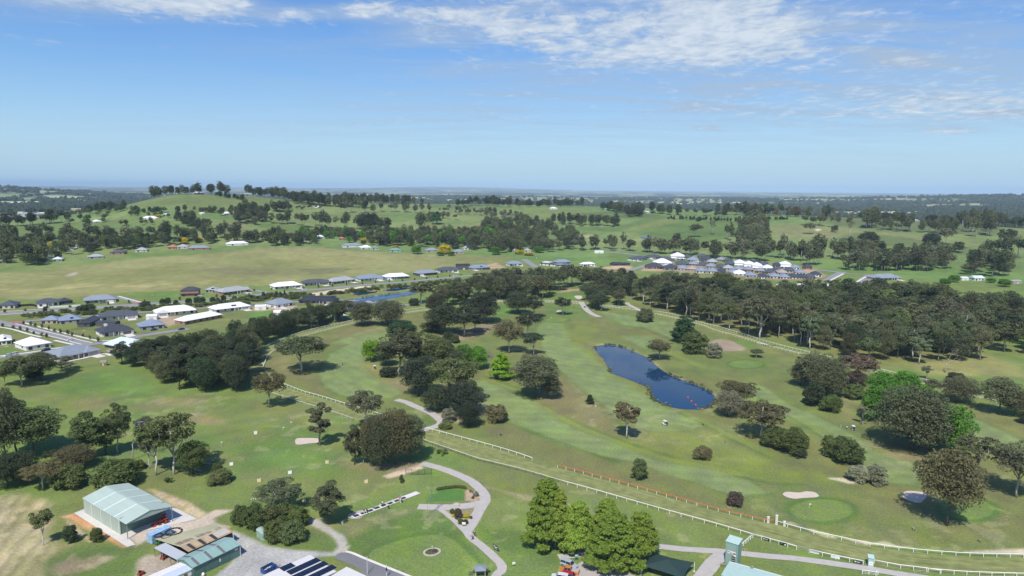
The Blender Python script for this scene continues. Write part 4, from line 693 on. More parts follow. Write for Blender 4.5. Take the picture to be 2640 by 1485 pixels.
TREES = [
 # lower left
 ('B1',50,1190,465,340,'massB','gum','big dark gum cut by the left edge'),
 ('B1',20,960,480,240,'gumD','dark','dark gum behind the big one cut by the left edge'),
 ('B1',170,1080,560,260,'gumG','gum','slim dark gum between the cut-off one and the broad one near the left edge'),
 ('B1',330,1120,640,470,'gumD','gumgreen','broad gum with pale spreading limbs right of the big one cut by the left edge'),
 ('B1',520,1190,1062,140,'gumC','dark','small dark umbrella tree on grass behind the red-tinged one at left'),
 ('B1',70,1440,1090,280,'massB','dark','dense dark tree low on the left edge beside the hay paddock'),
 ('B1',210,1400,1090,300,'massA','dark','dense dark tree right of the one low on the left edge'),
 ('A1',432,300,28,310,'gumC','gumbrown','reddish umbrella-shaped gum beside the mown hay paddock'),
 ('B1',890,1160,680,280,'gumG','gumgreen','tall leafy gum, left one of the clump behind the dead tree'),
 ('B1',1060,1110,770,230,'gumG','gumgreen','leafy gum in the middle of the clump behind the dead tree'),
 ('B1',1180,1100,600,240,'gumB','gumgreen','tallest gum of the clump beside the leafless dead tree'),
 ('B1',1325,1165,745,300,'bare','gumgrey','grey leafless dead tree with wide branches beside the left gum clump'),
 ('B1',745,1240,1020,310,'massA','gumbrown','brown-tinged dense tree between the left gum clump and the shrubs by the big shed'),
 ('A1',715,265,55,320,'dome','shrub','broad dark shrub left of the one behind the big pale green shed','shrub'),
 ('A1',1175,262,8,420,'dome','shrub','largest dark domed shrub directly behind the big pale green shed','shrub'),
 ('B1',1442,935,730,150,'gumH','gumgrey','thin sparse gum beside the dark rain shelter'),
 ('B1',1560,1315,800,290,'gumE','gumgreen','multi-trunked dark-stemmed gum behind the big green shed'),
 ('B1',1737,1305,690,400,'gumF','gumgreen','tall open gum with a wide crown right of the multi-trunked one'),
 ('B1',1930,1305,980,270,'massB','shrub','dense dark bushy tree right of the tall open gum'),
 ('B1',1490,1250,930,140,'gumE','gumgrey','thin gum left of the multi-trunked gum'),
 ('B1',1370,1255,1165,130,'dome2','shrub','low dark bush at the foot of the dead tree','shrub'),
 ('B1',2190,1392,1262,230,'dome','olive','light green spreading shrub on the open grass right of the dense bushy tree','shrub'),
 ('B1',2165,1285,1190,95,'dome2','shrub','small pointed bush behind the light green spreading shrub','shrub'),
 ('B1',1680,1385,1330,80,'tuft','shrub','tiny dark bush at the foot of the tall open gum','shrub'),
 ('B1',215,435,120,290,'gumA','gum','wide gum left of the grey-roofed house with the dark porch'),
 ('B1',415,372,85,250,'gumD','gum','dense gum standing in front of the grey-roofed house with the dark porch'),
 ('B1',330,355,240,170,'dome','dark','dark low tree between the two gums by the grey-roofed house','tree'),
 ('B1',612,278,130,190,'gumH','gumgrey','thin leaning gum at the corner of the grey-roofed house'),
 ('B1',655,302,190,160,'gumH','gumgrey','small sparse tree right of the thin leaning gum'),
 ('B1',50,425,200,160,'gumA','gum','gum on the left edge below the white parked cars'),
 ('A1',440,862,520,160,'gumE','olive','pale thin young tree in front of the hay paddock'),
 ('A1',710,832,665,125,'dome2','dark','dark rounded bush below the left wall of the big shed','shrub'),
 ('A1',975,822,690,115,'dome2','shrub','dark green bush beside the brown earth strip of the big shed','shrub'),
 # middle, by the track
 ('C2',630,1145,800,400,'gumC','gum','large spreading umbrella gum inside the left bend of the track'),
 ('B2',340,592,240,260,'gumA','gumbrown','brownish gum in front of the outer rail at the end of the left grove'),
 ('B2',1230,792,440,280,'gumC','gumgrey','slender gum with a pale trunk between the two white rails'),
 ('B2',805,942,550,240,'twotier','gum','two-tiered leaning gum beside the bunker of the range green'),
 ('B2',1300,1125,700,230,'massB','gumbrown','leftmost tree of the big dense clump by the gravel path'),
 ('B2',1370,1165,720,280,'massA','gum','nearest tree of the big dense clump by the gravel path'),
 ('B2',1500,1115,630,340,'massA','gumbrown','tallest tree of the big dense clump by the gravel path'),
 ('B2',1635,1095,680,260,'massB','gum','rightmost tree of the big dense clump by the gravel path'),
 ('B2',1125,1122,770,160,'gumG','gum','thin pale-stemmed tree left of the big dense clump by the gravel path'),
 ('B2',1205,1112,985,80,'gumE','gum','small thin tree between the pale-stemmed one and the big dense clump'),
 ('B2',1190,900,795,90,'gumC','gumbrown','brown treetop behind the thin pale-stemmed tree'),
 ('A2',1555,212,140,42,'column','shrub','young sapling by the black mesh fence panel'),
 ('A2',1797,535,232,150,'bare','young','thin young tree with pale yellow-green leaves by the practice green'),
 ('C2',1285,1040,848,175,'round','lime','bright lime round tree at the edge of the central grove'),
 ('C2',1405,1085,860,160,'massB','dark','dark tree right behind the lime round tree'),
 ('B2',1545,308,-140,320,'gumB','gum','tall front gum of the central grove with bare pale trunk'),
 ('B2',1640,250,-110,260,'gumG','gumgreen','tall gum in the middle of the central grove'),
 ('B2',1760,270,-100,270,'gumB','gumgreen','tall gum in the right half of the central grove'),
 ('B2',1890,300,-60,270,'gumD','gumgreen','broad gum at the right end of the central grove'),
 ('B2',2010,290,20,230,'gumA','gum','gum at the far right of the central grove'),
 ('B2',1715,485,130,280,'massB','black','black-green tree in front of the central grove, left one'),
 ('B2',1795,475,130,220,'gumD','dark','dark tree right of the black-green one in the central grove'),
 ('B2',2005,615,150,420,'gumF','gumgreen','big gum with a pale forked trunk at the front of the central grove'),
 ('B2',2130,660,330,300,'massB','black','dark tree right of the pale forked gum'),
 ('B2',1880,630,400,230,'massB','dark','dark tree left of the pale forked gum'),
 ('B2',2180,772,560,200,'massA','black','low dark tree nearest the path below the pale forked gum'),
 ('B2',1990,722,600,120,'dome2','silver','bluish bush beside the bend of the path','shrub'),
 ('B2',1960,787,725,120,'dome','olive','low olive bush at the bend of the path','shrub'),
 ('B2',1430,305,220,150,'dome2','dark','dark bush at the foot of the central grove','shrub'),
 ('B2',2432,724,565,200,'dome','gumbrown','lone brown-tinged bush on the grass right of the path','shrub'),
 ('C2',2130,1115,890,190,'leafy','green','bright green leafy tree, left of the pair behind the lime cone'),
 ('C2',2265,1118,905,150,'leafy','green','bright green leafy tree, right of the pair behind the lime cone'),
 ('B2',2475,328,92,205,'limecone','lime','bright lime cone-shaped tree beside the middle fairway'),
 ('B2',2372,215,90,130,'barebush','silver','grey bare bush left of the lime cone-shaped tree','shrub'),
 ('C2',1560,860,668,250,'round','pine','dark green round tree behind the central grove'),
 ('C2',1195,715,500,200,'massB','gum','dense tree just inside the inner rail at the top of the left bend'),
 ('C2',1430,710,478,260,'massA','gumgrey','grey-green round tree just inside the inner rail beside the dense one'),
 ('C2',1960,792,520,280,'gumD','dark','dark gum, left one of the trio above the brown clearing'),
 ('C2',2135,815,515,260,'gumA','dark','dark gum with a pale trunk, middle one of the trio above the brown clearing'),
 ('C2',2235,775,570,170,'gumB','dark','dark gum, right one of the trio above the brown clearing'),
 ('C2',1840,770,670,190,'massB','dark','dark bushy tree left of the trio above the brown clearing'),
 ('C2',1990,868,770,100,'dome2','dark','round dark bush, left of two by the white golf cart','shrub'),
 ('C2',2050,872,800,85,'dome2','shrub','round dark bush, right of two by the white golf cart','shrub'),
 ('C2',2310,690,405,260,'massB','black','tall black-green tree at the right end of the far-left grove'),
 ('C2',1738,512,310,165,'gumE','gum','slim gum at the end of the long blue dam, left one'),
 ('C2',1868,502,330,130,'gumH','gum','slim gum at the end of the long blue dam, right one'),
 ('C2',1670,528,460,90,'dome2','dark','dark bush at the end of the long blue dam','shrub'),
 ('C2',1052,585,475,120,'gumA','gum','gum beside the dark-roofed house below the dam'),
 ('C3',218,955,650,240,'gumA','gumbrown','brown gum left of the main fairway'),
 ('C3',388,822,580,190,'gumC','dark','dark gum with a straight pale trunk left of the main fairway'),
 ('C3',445,632,430,160,'gumA','dark','slanting gum behind the straight pale trunk'),
 ('C3',300,596,390,200,'massB','dark','dense dark tree below the inner rail at the far end of the track'),
 ('C3',448,972,770,170,'gumF','dark','leaning dark tree on the left edge of the main fairway'),
 ('C3',710,608,445,135,'gumC','dark','small umbrella tree by the far green'),
 ('C3',1460,668,545,155,'dome','gum','round tree alone near the far rail','tree'),
 ('C3',1812,855,615,220,'pine','pine','large dark green pine behind the pond'),
 ('C3',1905,948,762,220,'dome2','shrub','dense brown-green tree beside the large pine','tree'),
 ('C3',1588,1012,825,200,'gumA','gumbrown','tree on the far bank of the pond'),
 ('C3',2085,993,865,130,'dome2','silver','silver-grey bush by the bare brown patch','shrub'),
 ('C3',2470,993,915,105,'gumC','gum','small spreading tree by the pale far green'),
 ('B3',450,495,110,380,'gumD','gumgrey','big grey gum with pale limbs right of the lime cone-shaped tree'),
 ('B3',600,508,290,150,'massB','gum','dark tree on the lower right of the big grey gum'),
 ('B3',955,552,468,72,'limecone','dark','small dark conical tree on the rough left of the pond'),
 ('B3',1287,867,555,190,'gumE','gumbrown','lone russet gum with a straight white trunk between the fairways'),
 ('B3',1980,1050,938,170,'dome','gumbrown','round brown bush on the bright grass','shrub'),
 ('B3',1405,1232,1062,140,'dome2','gumgreen','leaning green shrub above the red rail','shrub'),
 ('B3',2215,662,430,220,'massB','silver','silvery dark tree at the right end of the pond, in front'),
 ('B3',2300,600,340,290,'gumC','gumbrown','brown umbrella tree at the right end of the pond, behind the silvery one'),
 ('A3',2275,415,295,145,'dome','purple','small purple-leaved bush above the red rail','shrub'),
 ('B3',145,838,822,24,'tuft','shrub','tiny bush on the rough near the inner rail','shrub'),
 # right
 ('B4',218,858,530,370,'gumC','gumbrown','spreading gum with a white forked trunk right of the pond'),
 ('B4',330,925,750,220,'dome','shrub','left part of the dark bush row below the white forked trunk','shrub'),
 ('B4',490,985,760,260,'dome','shrub','tallest dark bush of the row below the white forked trunk','shrub'),
 ('B4',560,1022,940,105,'dome2','dark','small grey-black bush at the end of the row below the white forked trunk','shrub'),
 ('B4',860,1015,832,210,'dome','shrub','left of two dark bushes grown together on the fairway edge','shrub'),
 ('B4',985,1075,850,260,'dome','shrub','right of two dark bushes grown together on the fairway edge','shrub'),
 ('A4',1085,195,48,190,'dome','silver','left grey bush of the pair above the front bunker','shrub'),
 ('A4',1245,212,50,175,'dome2','silver','right grey bush of the pair above the front bunker','shrub'),
 ('B4',1565,960,400,520,'massA','gum','huge rounded dark tree in front of the bright green trees at right'),
 ('B4',1690,985,580,330,'massB','gum','lower right mass beside the huge rounded dark tree'),
 ('B4',1900,985,550,360,'leafy','green','bright green tree right of the huge rounded dark tree'),
 ('B4',1260,700,380,270,'leafy','green','front bright green tree left of the huge rounded dark tree'),
 ('B4',1290,510,258,230,'leafy','green','tall bright green tree at the back left of the bright green group'),
 ('B4',1510,490,252,240,'leafy','green','tall bright green tree at the back right of the bright green group'),
 ('B4',1420,640,335,260,'leafy','green','bright green tree in the middle of the bright green group'),
 ('B4',1650,480,370,190,'leafy','green','bright green tree peeping over the huge dark tree'),
 ('B4',1125,735,555,150,'barebush','silver','bare grey shrub left of the huge rounded dark tree','shrub'),
 ('B4',690,555,368,180,'dome2','dark','dark rounded bush, left of two below the grey gum group','shrub'),
 ('B4',842,612,462,180,'dome','shrub','dark rounded bush, right of two below the grey gum group','shrub'),
 ('B4',580,385,150,180,'massB','gum','left tree of the grey gum group inside the right rail'),
 ('B4',700,410,80,280,'gumD','gumgrey','tallest tree of the grey gum group inside the right rail'),
 ('B4',800,470,130,280,'massA','gumgrey','right tree of the grey gum group inside the right rail'),
 ('B4',875,490,270,150,'massB','gum','low right tree of the grey gum group inside the right rail'),
 ('B4',545,295,118,70,'column','gum','slim conifer left of the grey gum group'),
 ('B4',920,365,120,90,'column','gum','slim conifer right of the grey gum group'),
 ('B4',1085,355,98,300,'gumC','red','dark red-leaved tree over the right rail'),
 ('B4',1060,378,250,170,'massB','purple','dark purple-brown bush under the red-leaved tree'),
 ('B4',1050,495,362,170,'dome','gumgreen','green spreading bush left of the bright green group','shrub'),
 ('B4',1995,535,300,250,'massA','gumgrey','grey-brown round tree in front of the right rail'),
 ('B4',1960,365,262,140,'dome2','dark','dark bush behind the grey-brown round tree','shrub'),
 ('B4',2350,645,300,260,'gumD','gumgrey','tall grey-green tree near the right edge above the shaded fairway'),
 ('B4',2485,655,400,200,'massA','gum','dark low tree beside the tall grey-green one near the right edge'),
 ('C4',1870,1115,880,240,'bare','gumgrey','pale half-bare gum with a dark trunk behind the right rail'),
 ('B4',1700,325,200,95,'gumH','gumgrey','thin sparse tree behind the right rail'),
 ('B4',1750,455,320,150,'gumA','gumgrey','grey-green tree between the bright green group and the right rail'),
 ('A4',1882,595,-75,440,'gumD','gumbrown','big brown gum with a thick pale trunk by the right-hand green'),
 ('B4',2135,1292,820,310,'gumH','gumgrey','thin pale gum right behind the big brown gum'),
 ('A4',2508,340,-185,370,'gumA','gumgrey','grey gum with a white trunk near the right edge, nearest the camera'),
 ('B4',2590,720,610,120,'massB','dark','dark bush cut by the right edge'),
 # bright cone trees at the front
 ('A3',560,800,215,380,'cone','conical','back tree of the tall left pair of bright cone trees'),
 ('A3',640,795,285,340,'cone2','conical','front tree of the tall left pair of bright cone trees'),
 ('A3',850,838,405,320,'cone2','conical','slim bright cone tree right of the tall pair'),
 ('A3',1105,760,380,330,'cone','conical','rear bright cone tree behind the widest one'),
 ('A3',1175,965,505,480,'cone','conical','widest bright cone tree, nearest the car park'),
 ('A3',1415,895,495,340,'cone2','conical','rightmost bright cone tree, beside the dark shade sail'),
 # shrubs by the water tanks
 ('A2',75,595,430,160,'dome','shrub','leftmost bush of the thicket around the water tanks','shrub'),
 ('A2',205,640,420,210,'dome','shrub','bush behind the left water tank','shrub'),
 ('A2',335,620,440,170,'dome2','gumgreen','bush in the middle of the thicket around the water tanks','shrub'),
 ('A2',395,745,560,210,'dome','shrub','front bush right beside the right water tank','shrub'),
 ('A2',545,750,570,240,'dome','gumgreen','frontmost bush at the lower right of the thicket','shrub'),
 ('A2',605,610,430,190,'dome','shrub','bush at the upper right of the thicket, above the frontmost one','shrub'),
 ('A2',480,570,410,200,'dome2','shrub','bush at the back of the thicket under the spreading gum','shrub'),
 ('A2',442,470,205,350,'gumC','gum','spreading gum behind the thicket by the water tanks'),
 ('A2',885,598,225,260,'gumG','gum','upright gum at the left end of the driving range'),
 # garden and hedge
 ('A2',2025,500,455,45,'dome','shrub','dark green ball bush at the top left of the triangular garden','shrub'),
 ('A2',2080,535,455,70,'dome2','purple','purple bush in the triangular garden','shrub'),
 ('A2',2035,530,500,40,'tuft','yellow','small yellow bush at the left of the triangular garden','shrub'),
 ('A2',2155,535,500,60,'tuft','yellow','yellow bush at the right of the triangular garden','shrub'),
 ('A2',2065,550,525,36,'tuft','shrub','small green bush in the middle of the triangular garden','shrub'),
 ('A2',2195,545,518,34,'tuft','shrub','small green bush on the right edge of the triangular garden','shrub'),
 ('A2',2105,592,548,60,'dome','shrub','green bush, left of two at the tip of the triangular garden','shrub'),
 ('A2',2150,592,555,50,'dome','shrub','green bush, right of two at the tip of the triangular garden','shrub'),
 ('A2',2200,302,268,44,'tuft','pale','white-flowering bush at the right end of the small tee','shrub'),
 ('A2',2242,340,295,52,'tuft','silver','pale-flowering bush near the path bend','shrub'),
 ('A2',2215,360,335,30,'tuft','shrub','small round bush below the white-flowering bush','shrub'),
 ('B2',1900,1018,975,46,'tuft','shrub','round clipped bush, left of three by the outer rail','shrub'),
 ('B2',1952,1022,972,60,'tuft','olive','clipped bush with yellow tips, right of three by the outer rail','shrub'),
 ('B2',1930,1042,1005,30,'tuft','lime','small lime ball bush below the clipped bushes by the outer rail','shrub'),
]
CONES = 'bright cone trees at the front'
for t in TREES:
    T(*t[:8], cat=(t[8] if len(t) > 8 else None))
def inside(poly, n, rg, mind=0.0):
    poly = np.asarray(poly)[:, :2]; lo, hi = poly.min(0), poly.max(0); out = []
    for i in range(n*60):
        p = lo+(hi-lo)*rg.random(2)
        if poly_sd(p[None], poly)[0] < 0 and all(np.hypot(*(p-q)) > mind for q in out): out.append(p)
        if len(out) >= n: break
    return out
def grove(poly, n, kinds, tints, hr, wr, label, group, mind=6, parts=True):
    for p in inside(poly, n, rng, mind):
        k = kinds[int(rng.integers(len(kinds)))]; t = tints[int(rng.integers(len(tints)))]
        tree_at(k, p, rng.uniform(*hr), rng.uniform(*wr), t, label, 'tree', group, parts, jit=.13, name='gum_tree')
GK = ['gumA', 'gumB', 'gumD', 'gumG', 'massB']; GT = ['gum', 'gum', 'gumgreen', 'gumgrey', 'dark']
grove(PG('B1',(1140,235),(1480,255),(1640,420),(1700,250),(1700,130),(1400,130),(1220,190)), 16, ['massA', 'massB', 'gumD', 'gumG'], ['dark', 'dark', 'gum', 'dark'], (10, 14), (9, 12), 'dark gum packed in the dense grove between the new houses and the left bend', 'dense grove by the left bend', 5.5)
grove(PG('B1',(1690,470),(2030,500),(2260,515),(2480,500),(2530,330),'C2',(160,990),(300,890),(100,930),'B1',(2300,150),(1800,200)), 34, ['massA', 'massB', 'gumD', 'gumG'], ['dark', 'dark', 'gum', 'dark'], (15, 21), (9, 14), 'dark gum packed in the dense grove between the new houses and the left bend', 'dense grove by the left bend', 6)
grove(PG('C2',(250,890),(440,842),(700,752),(1000,682),(1000,630),(700,690),(400,770),(150,860)), 34, ['gumD', 'gumG', 'gumA', 'massB'], ['dark', 'gum', 'dark'], (10, 16), (7, 11), 'dark gum in the belt along the outer rail beside the new houses', 'belt of trees along the outer rail', 4.5)
grove(PG('C2',(1830,640),(1990,560),(2200,500),(2400,460),(2576,470),(2576,400),(2330,400),(2000,490),(1920,560)), 20, GK, ['dark', 'gum', 'gum'], (15, 22), (10, 14), 'gum in the grove below the dams on the far side of the track', 'grove below the dams', 9)
grove(PG('C3',(910,500),(960,560),(1110,585),(1240,520),(1290,480),(1290,420),(1150,380),(920,430)), 16, ['massB', 'gumA', 'gumD'], ['dark', 'gum'], (12, 17), (9, 13), 'gum in the clump beside the cart path at the far rail', 'clump beside the cart path at the far rail', 8)
front = PG('C3',(1360,470),(1540,560),(1740,610),(1950,690),(2240,740),(2576,830),'C4',(620,900),(860,960),(1280,1060),(1650,1040),(1900,1000),(2200,1050),(2180,900),(2050,860),(1500,900),(1000,820),(500,760),(0,650),'C3',(1800,540),(1440,450))
grove(front, 84, ['gumA', 'gumB', 'gumD', 'gumE', 'gumF', 'gumH', 'massB', 'gumG'], ['gum', 'gumgrey', 'gumgrey', 'gumgreen', 'gumgrey', 'dark'], (15, 23), (9, 15), 'gum in the front of the right-hand wood along the outer rail', 'front of the right-hand wood', 7.5)
T('C4',1770,925,728,200,'pine','pine','dark green pine standing among the grey gums of the right-hand wood')
T('C4',205,812,420,260,'gumF','gumgrey','tall gum with a curved white trunk by the far right rail')
# deeper wood: reads as one mass of crowns
def merged(name, spots, label, kindlist, frac, grow_, parts=None):
    V = []; CO = []; TB = MB(); nb = 0; tv = []; tf = []; to = 0
    for (x, y, h, w, kd, tn) in spots:
        P = PROTO[kd]; n = len(P['v'])//4; k = rng.choice(n, max(20, int(n*frac)), replace=False); v = P['v'].reshape(-1, 4, 3)[k]
        c = v.mean(1, keepdims=True); v = c+(v-c)*grow_; a = rng.uniform(0, 6.28); ca, sa = math.cos(a), math.sin(a); s = np.array([w/P['W'], w/P['W'], h/P['H']])
        def tf_(q): q = q*s; return np.stack([q[..., 0]*ca-q[..., 1]*sa+x, q[..., 0]*sa+q[..., 1]*ca+y, q[..., 2]+float(height(x, y))], -1)
        V.append(tf_(v).reshape(-1, 3)); t = np.array(TINT[tn])*(1+.15*rng.normal())*(1+.04*rng.normal(size=3)); q = P['col'][k]
        CO.append(np.concatenate([t[None]*(1+.5*(q[:, :1]-.5)), np.ones((len(k), 1))], 1))
        bb = MB(); bb.tube([(x, y, float(height(x, y))-.5), (x+.3, y, float(height(x, y))+h*.55)], [h*.016, h*.008], 5); TB.add(bb.v, bb.f)
    v = np.concatenate(V); me = mesh_np(name, v, np.full((len(v)//4, 2), .5), [M_LEAFV, M_BARK], TB)
    at = me.attributes.new('tone', 'FLOAT_COLOR', 'FACE'); full = np.ones((len(me.polygons), 4), np.float32); full[:len(v)//4] = np.clip(np.concatenate(CO), 0, 1); at.data.foreach_set('color', full.ravel())
    o = link(name, me); tag(o, label, 'trees', None, 'stuff'); return o
M_LEAFV = leaf_mat('far_foliage', (1, 1, 1)); _nt = M_LEAFV.node_tree; _a = _nt.nodes.new('ShaderNodeAttribute'); _a.attribute_name = 'tone'
for l in list(_nt.links):
    if l.from_node.bl_idname == 'ShaderNodeObjectInfo': _nt.links.new(_a.outputs['Color'], l.to_socket)
deep = PG('C3',(1440,445),(1800,540),'C4',(0,650),(500,760),(1000,820),(1500,900),(2050,860),(2040,700),(1960,560),(1700,465),(1250,430),(1050,455),(700,450),(0,405),'C3',(1900,390),(1560,385))
spots = [(p[0], p[1], rng.uniform(15, 21), rng.uniform(11, 16), GK[int(rng.integers(5))], GT[int(rng.integers(5))]) for p in inside(deep, 210, rng, 7.5)]
def extra(poly, n, kinds, tints, hr, wr, mind):
    for p in inside(poly, n, rng, mind): spots.append((p[0], p[1], rng.uniform(*hr), rng.uniform(*wr), kinds[int(rng.integers(len(kinds)))], tints[int(rng.integers(len(tints)))]))
extra(PG('C3',(60,470),(230,470),(570,470),(600,400),(780,370),(880,380),(1030,400),(1010,330),(700,320),(250,350),(0,370)), 56, GK, ['dark', 'gum', 'gum', 'gumgrey'], (15, 23), (10, 15), 7.5)
extra(PG('C3',(1080,400),(1350,450),(1370,400),(1300,340),(1050,330)), 22, ['massB', 'gumA', 'gumG'], ['dark', 'gum'], (14, 20), (9, 13), 6.5)
extra(PG('C4',(2130,700),(2300,960),(2700,1000),(2700,560),(2300,540),(2080,560),(2080,640)), 34, ['gumD', 'gumA', 'massB', 'massA', 'gumB'], ['dark', 'gum', 'gum'], (14, 20), (11, 16), 10)
merged('deep_woodland', spots, 'closed canopy of grey-green gums filling the woods beyond the race track', GK, .30, 1.7)
# trees of the country beyond, too many to single out
far = []
KF = ['gumA', 'gumB', 'gumD', 'gumC', 'gumE', 'gumG', 'massB']
def area(poly, n, hr=(16, 26), wr=(9, 16), tints=('gum', 'gum', 'gumgrey', 'dark'), kinds=KF, mind=4):
    for p in inside(poly, n, rng, mind): far.append((p[0], p[1], rng.uniform(*hr)*rng.uniform(.75, 1.1), .82*rng.uniform(*wr), kinds[int(rng.integers(len(kinds)))], tints[int(rng.integers(len(tints)))]))
def row(pts, n, hr=(16, 26), wr=(9, 16), tints=('gum', 'gum', 'gumgrey', 'dark'), kinds=KF, jit=8):
    p = resample(pts, n)
    for q in p: far.append((q[0]+jit*rng.normal(), q[1]+jit*rng.normal(), rng.uniform(*hr)*rng.uniform(.75, 1.1), .85*rng.uniform(*wr), kinds[int(rng.integers(len(kinds)))], tints[int(rng.integers(len(tints)))]))
DK = ('dark', 'dark', 'gum'); RD = ['massB', 'massA', 'gumD', 'round']
area(PG('D1',(0,800),(0,690),(500,690),(900,720),(1000,830),(700,880),(430,960),(0,960)), 90, (11, 22), (10, 18), ('gum', 'dark', 'gumgreen', 'gum'), RD+['gumB'])
area(PG('D1',(950,800),(1000,710),(1450,730),(1650,700),(2200,690),(2560,720),(2520,740),(2000,740),(1500,780),(1250,810)), 72, (11, 24), (9, 16), ('gum', 'dark', 'gumgreen'), RD+['gumB'])
row(PG('D1',(20,690),(500,680),(900,700),(1300,720)), 16, (22, 28), (14, 20)); row(PG('D1',(1400,700),(2000,690),(2400,680)), 13, (22, 28), (14, 20))
area(PG('D1',(1750,500),(1900,490),(2150,600),(2000,610),(1850,560)), 30, (12, 18), (9, 14), DK, RD)
row(PG('D1',(0,570),(300,550),(650,520)), 22, (20, 28), (14, 20), DK); row(PG('D1',(700,510),(900,525),(1100,500)), 10, (10, 16), (8, 12))
area(PG('D1',(850,430),(1250,430),(1290,390),(1000,370),(850,380)), 34, (12, 18), (10, 15), DK, RD); area(PG('D1',(400,430),(750,410),(740,340),(500,340),(430,380)), 36, (16, 22), (11, 16), DK, RD)
area(PG('D1',(0,400),(130,430),(130,350),(0,330)), 18, (20, 26), (14, 18), DK, RD); row(PG('D1',(750,430),(1000,470),(1100,480)), 12, (10, 13), (8, 11), ('gumgreen',))
area(PG('D1',(1300,470),(1560,480),(1720,480),(1880,450),(2100,440),(2400,470),(2576,450),(2576,400),(2300,410),(1900,400),(1550,420),(1320,420)), 60, (8, 15), (7, 12), ('gum', 'dark', 'gumgreen', 'pine'), RD+['gumB'])
area(PG('D1',(2380,540),(2560,560),(2576,430),(2450,440)), 21, (13, 19), (11, 15))
row(PG('D1',(1230,545),(1520,545)), 8, (8, 12), (7, 11))
row(PG('D1',(900,300),(1080,305),(1220,290)), 16, (22, 30), (14, 20), DK); row(PG('D1',(1540,255),(1640,248),(1750,243)), 9, (24, 30), (13, 19), DK, ['massB', 'massA', 'gumD']); row(PG('D1',(1820,240),(1900,240),(1960,236)), 5, (16, 22), (13, 17), DK, RD)
row(PG('D1',(2030,240),(2150,238),(2290,238)), 11, (27, 34), (15, 21), DK, ['massB', 'massA', 'gumD']); row(PG('D1',(2230,255),(2350,280),(2470,302)), 14, (10, 14), (8, 10), DK, ['pine', 'round'])
row(PG('D2',(160,222),(260,238),(400,258),(560,280),(700,305),(820,320)), 34, (22, 32), (14, 21), DK, ['massA', 'gumD', 'massB']); row(PG('D2',(560,300),(700,310),(900,330),(1200,340)), 26, (22, 30), (14, 20), DK, RD)
area(PG('D2',(950,300),(1100,320),(1800,300),(1850,280),(1300,270),(1000,280)), 51, (20, 28), (13, 18), DK, RD); area(PG('D2',(350,380),(540,390),(520,360),(380,360)), 18, (16, 24), (11, 15)); row(PG('D2',(560,360),(780,355)), 10, (8, 10), (7, 9), DK)
area(PG('D2',(30,490),(320,480),(330,400),(100,370),(0,390)), 36, (16, 24), (10, 16), DK, RD); row(PG('D2',(400,490),(510,495)), 5, (18, 24), (11, 15))
row(PG('D2',(560,505),(680,515),(780,520),(880,530),(980,545),(1130,550)), 15, (24, 34), (13, 19), ('gum', 'gumgrey'), ['gumC', 'gumA', 'gumE', 'gumB']); area(PG('D2',(1180,550),(1320,545),(1320,520),(1190,520)), 12, (24, 30), (16, 22), ('black', 'dark'), RD)
row(PG('D2',(1340,545),(1480,545)), 6, (20, 30), (14, 18), DK); row(PG('D2',(990,395),(1100,388),(1200,385)), 7, (26, 34), (14, 18)); row(PG('D2',(1250,385),(1400,382),(1600,385),(1800,390)), 12, (18, 30), (12, 17))
row(PG('D2',(1690,545),(1750,545)), 3, (30, 36), (16, 20), ('gum',)); far.append((*G('D2',1875,495)[:2], 26, 24, 'round', 'pine')); row(PG('D2',(1790,440),(1850,440),(2070,450)), 6, (14, 20), (11, 15), ('gum', 'gumbrown'))
area(PG('D2',(1870,380),(2200,390),(2576,430),(2576,460),(2200,420),(1900,400)), 51, (12, 20), (7, 11), ('gumgrey', 'silver', 'gum'), ['gumE', 'gumH', 'gumC']); row(PG('D2',(2080,335),(2300,320),(2560,330)), 20, (18, 28), (12, 17), DK)
area(PG('D2',(150,640),(480,620),(800,620),(780,690),(350,700),(120,680)), 39, (12, 22), (10, 15), ('gum', 'dark', 'gumgreen', 'shrub'), RD); area(PG('D2',(480,600),(1000,640),(1030,680),(1200,690),(1500,690),(1430,620),(1040,600),(800,590)), 60, (10, 20), (9, 14), ('gum', 'dark', 'green', 'gumgreen'), RD)
row(PG('D2',(1060,620),(1180,580),(1290,555)), 16, (9, 12), (8, 10), ('gumgreen',), RD)
area(PG('D2',(1300,720),(1500,700),(1900,720),(2200,740),(2576,740),(2576,560),(2300,560),(2120,610),(1700,600),(1400,620)), 260, (13, 26), (10, 17), ('gum', 'dark', 'gumgrey', 'gumgreen', 'gum', 'green'), RD+['gumB', 'gumA', 'gumC'])
area(PG('D3',(0,740),(300,760),(650,740),(860,720),(900,640),(800,590),(620,560),(600,500),(300,480),(0,500)), 230, (13, 24), (10, 17), ('gum', 'dark', 'gumgrey', 'gumgreen', 'gum'), RD+['gumB', 'gumA', 'gumC'])
row(PG('D3',(850,720),(1000,720),(1130,710),(1250,720),(1400,735)), 18, (18, 28), (10, 16), ('gum', 'gumgrey')); row(PG('D3',(1420,740),(1600,750),(1900,770)), 22, (20, 30), (12, 17), ('gum', 'gum', 'gumgrey')); row(PG('D3',(1950,790),(2200,800),(2576,820)), 18, (20, 32), (12, 17), ('gum', 'gumgrey'))
row(PG('D3',(640,480),(700,488),(850,490),(1000,500),(1130,508),(1210,500)), 26, (18, 26), (11, 15), DK, RD+['gumB']); area(PG('D3',(1300,425),(1420,425),(1420,395),(1310,390)), 15, (18, 24), (14, 18), ('black',), RD); far.append((*G('D3',1947,510)[:2], 20, 16, 'gumC', 'gum')); far.append((*G('D3',1912,608)[:2], 24, 22, 'gumC', 'gum')); far.append((*G('D3',2072,585)[:2], 26, 11, 'gumH', 'gumgrey'))
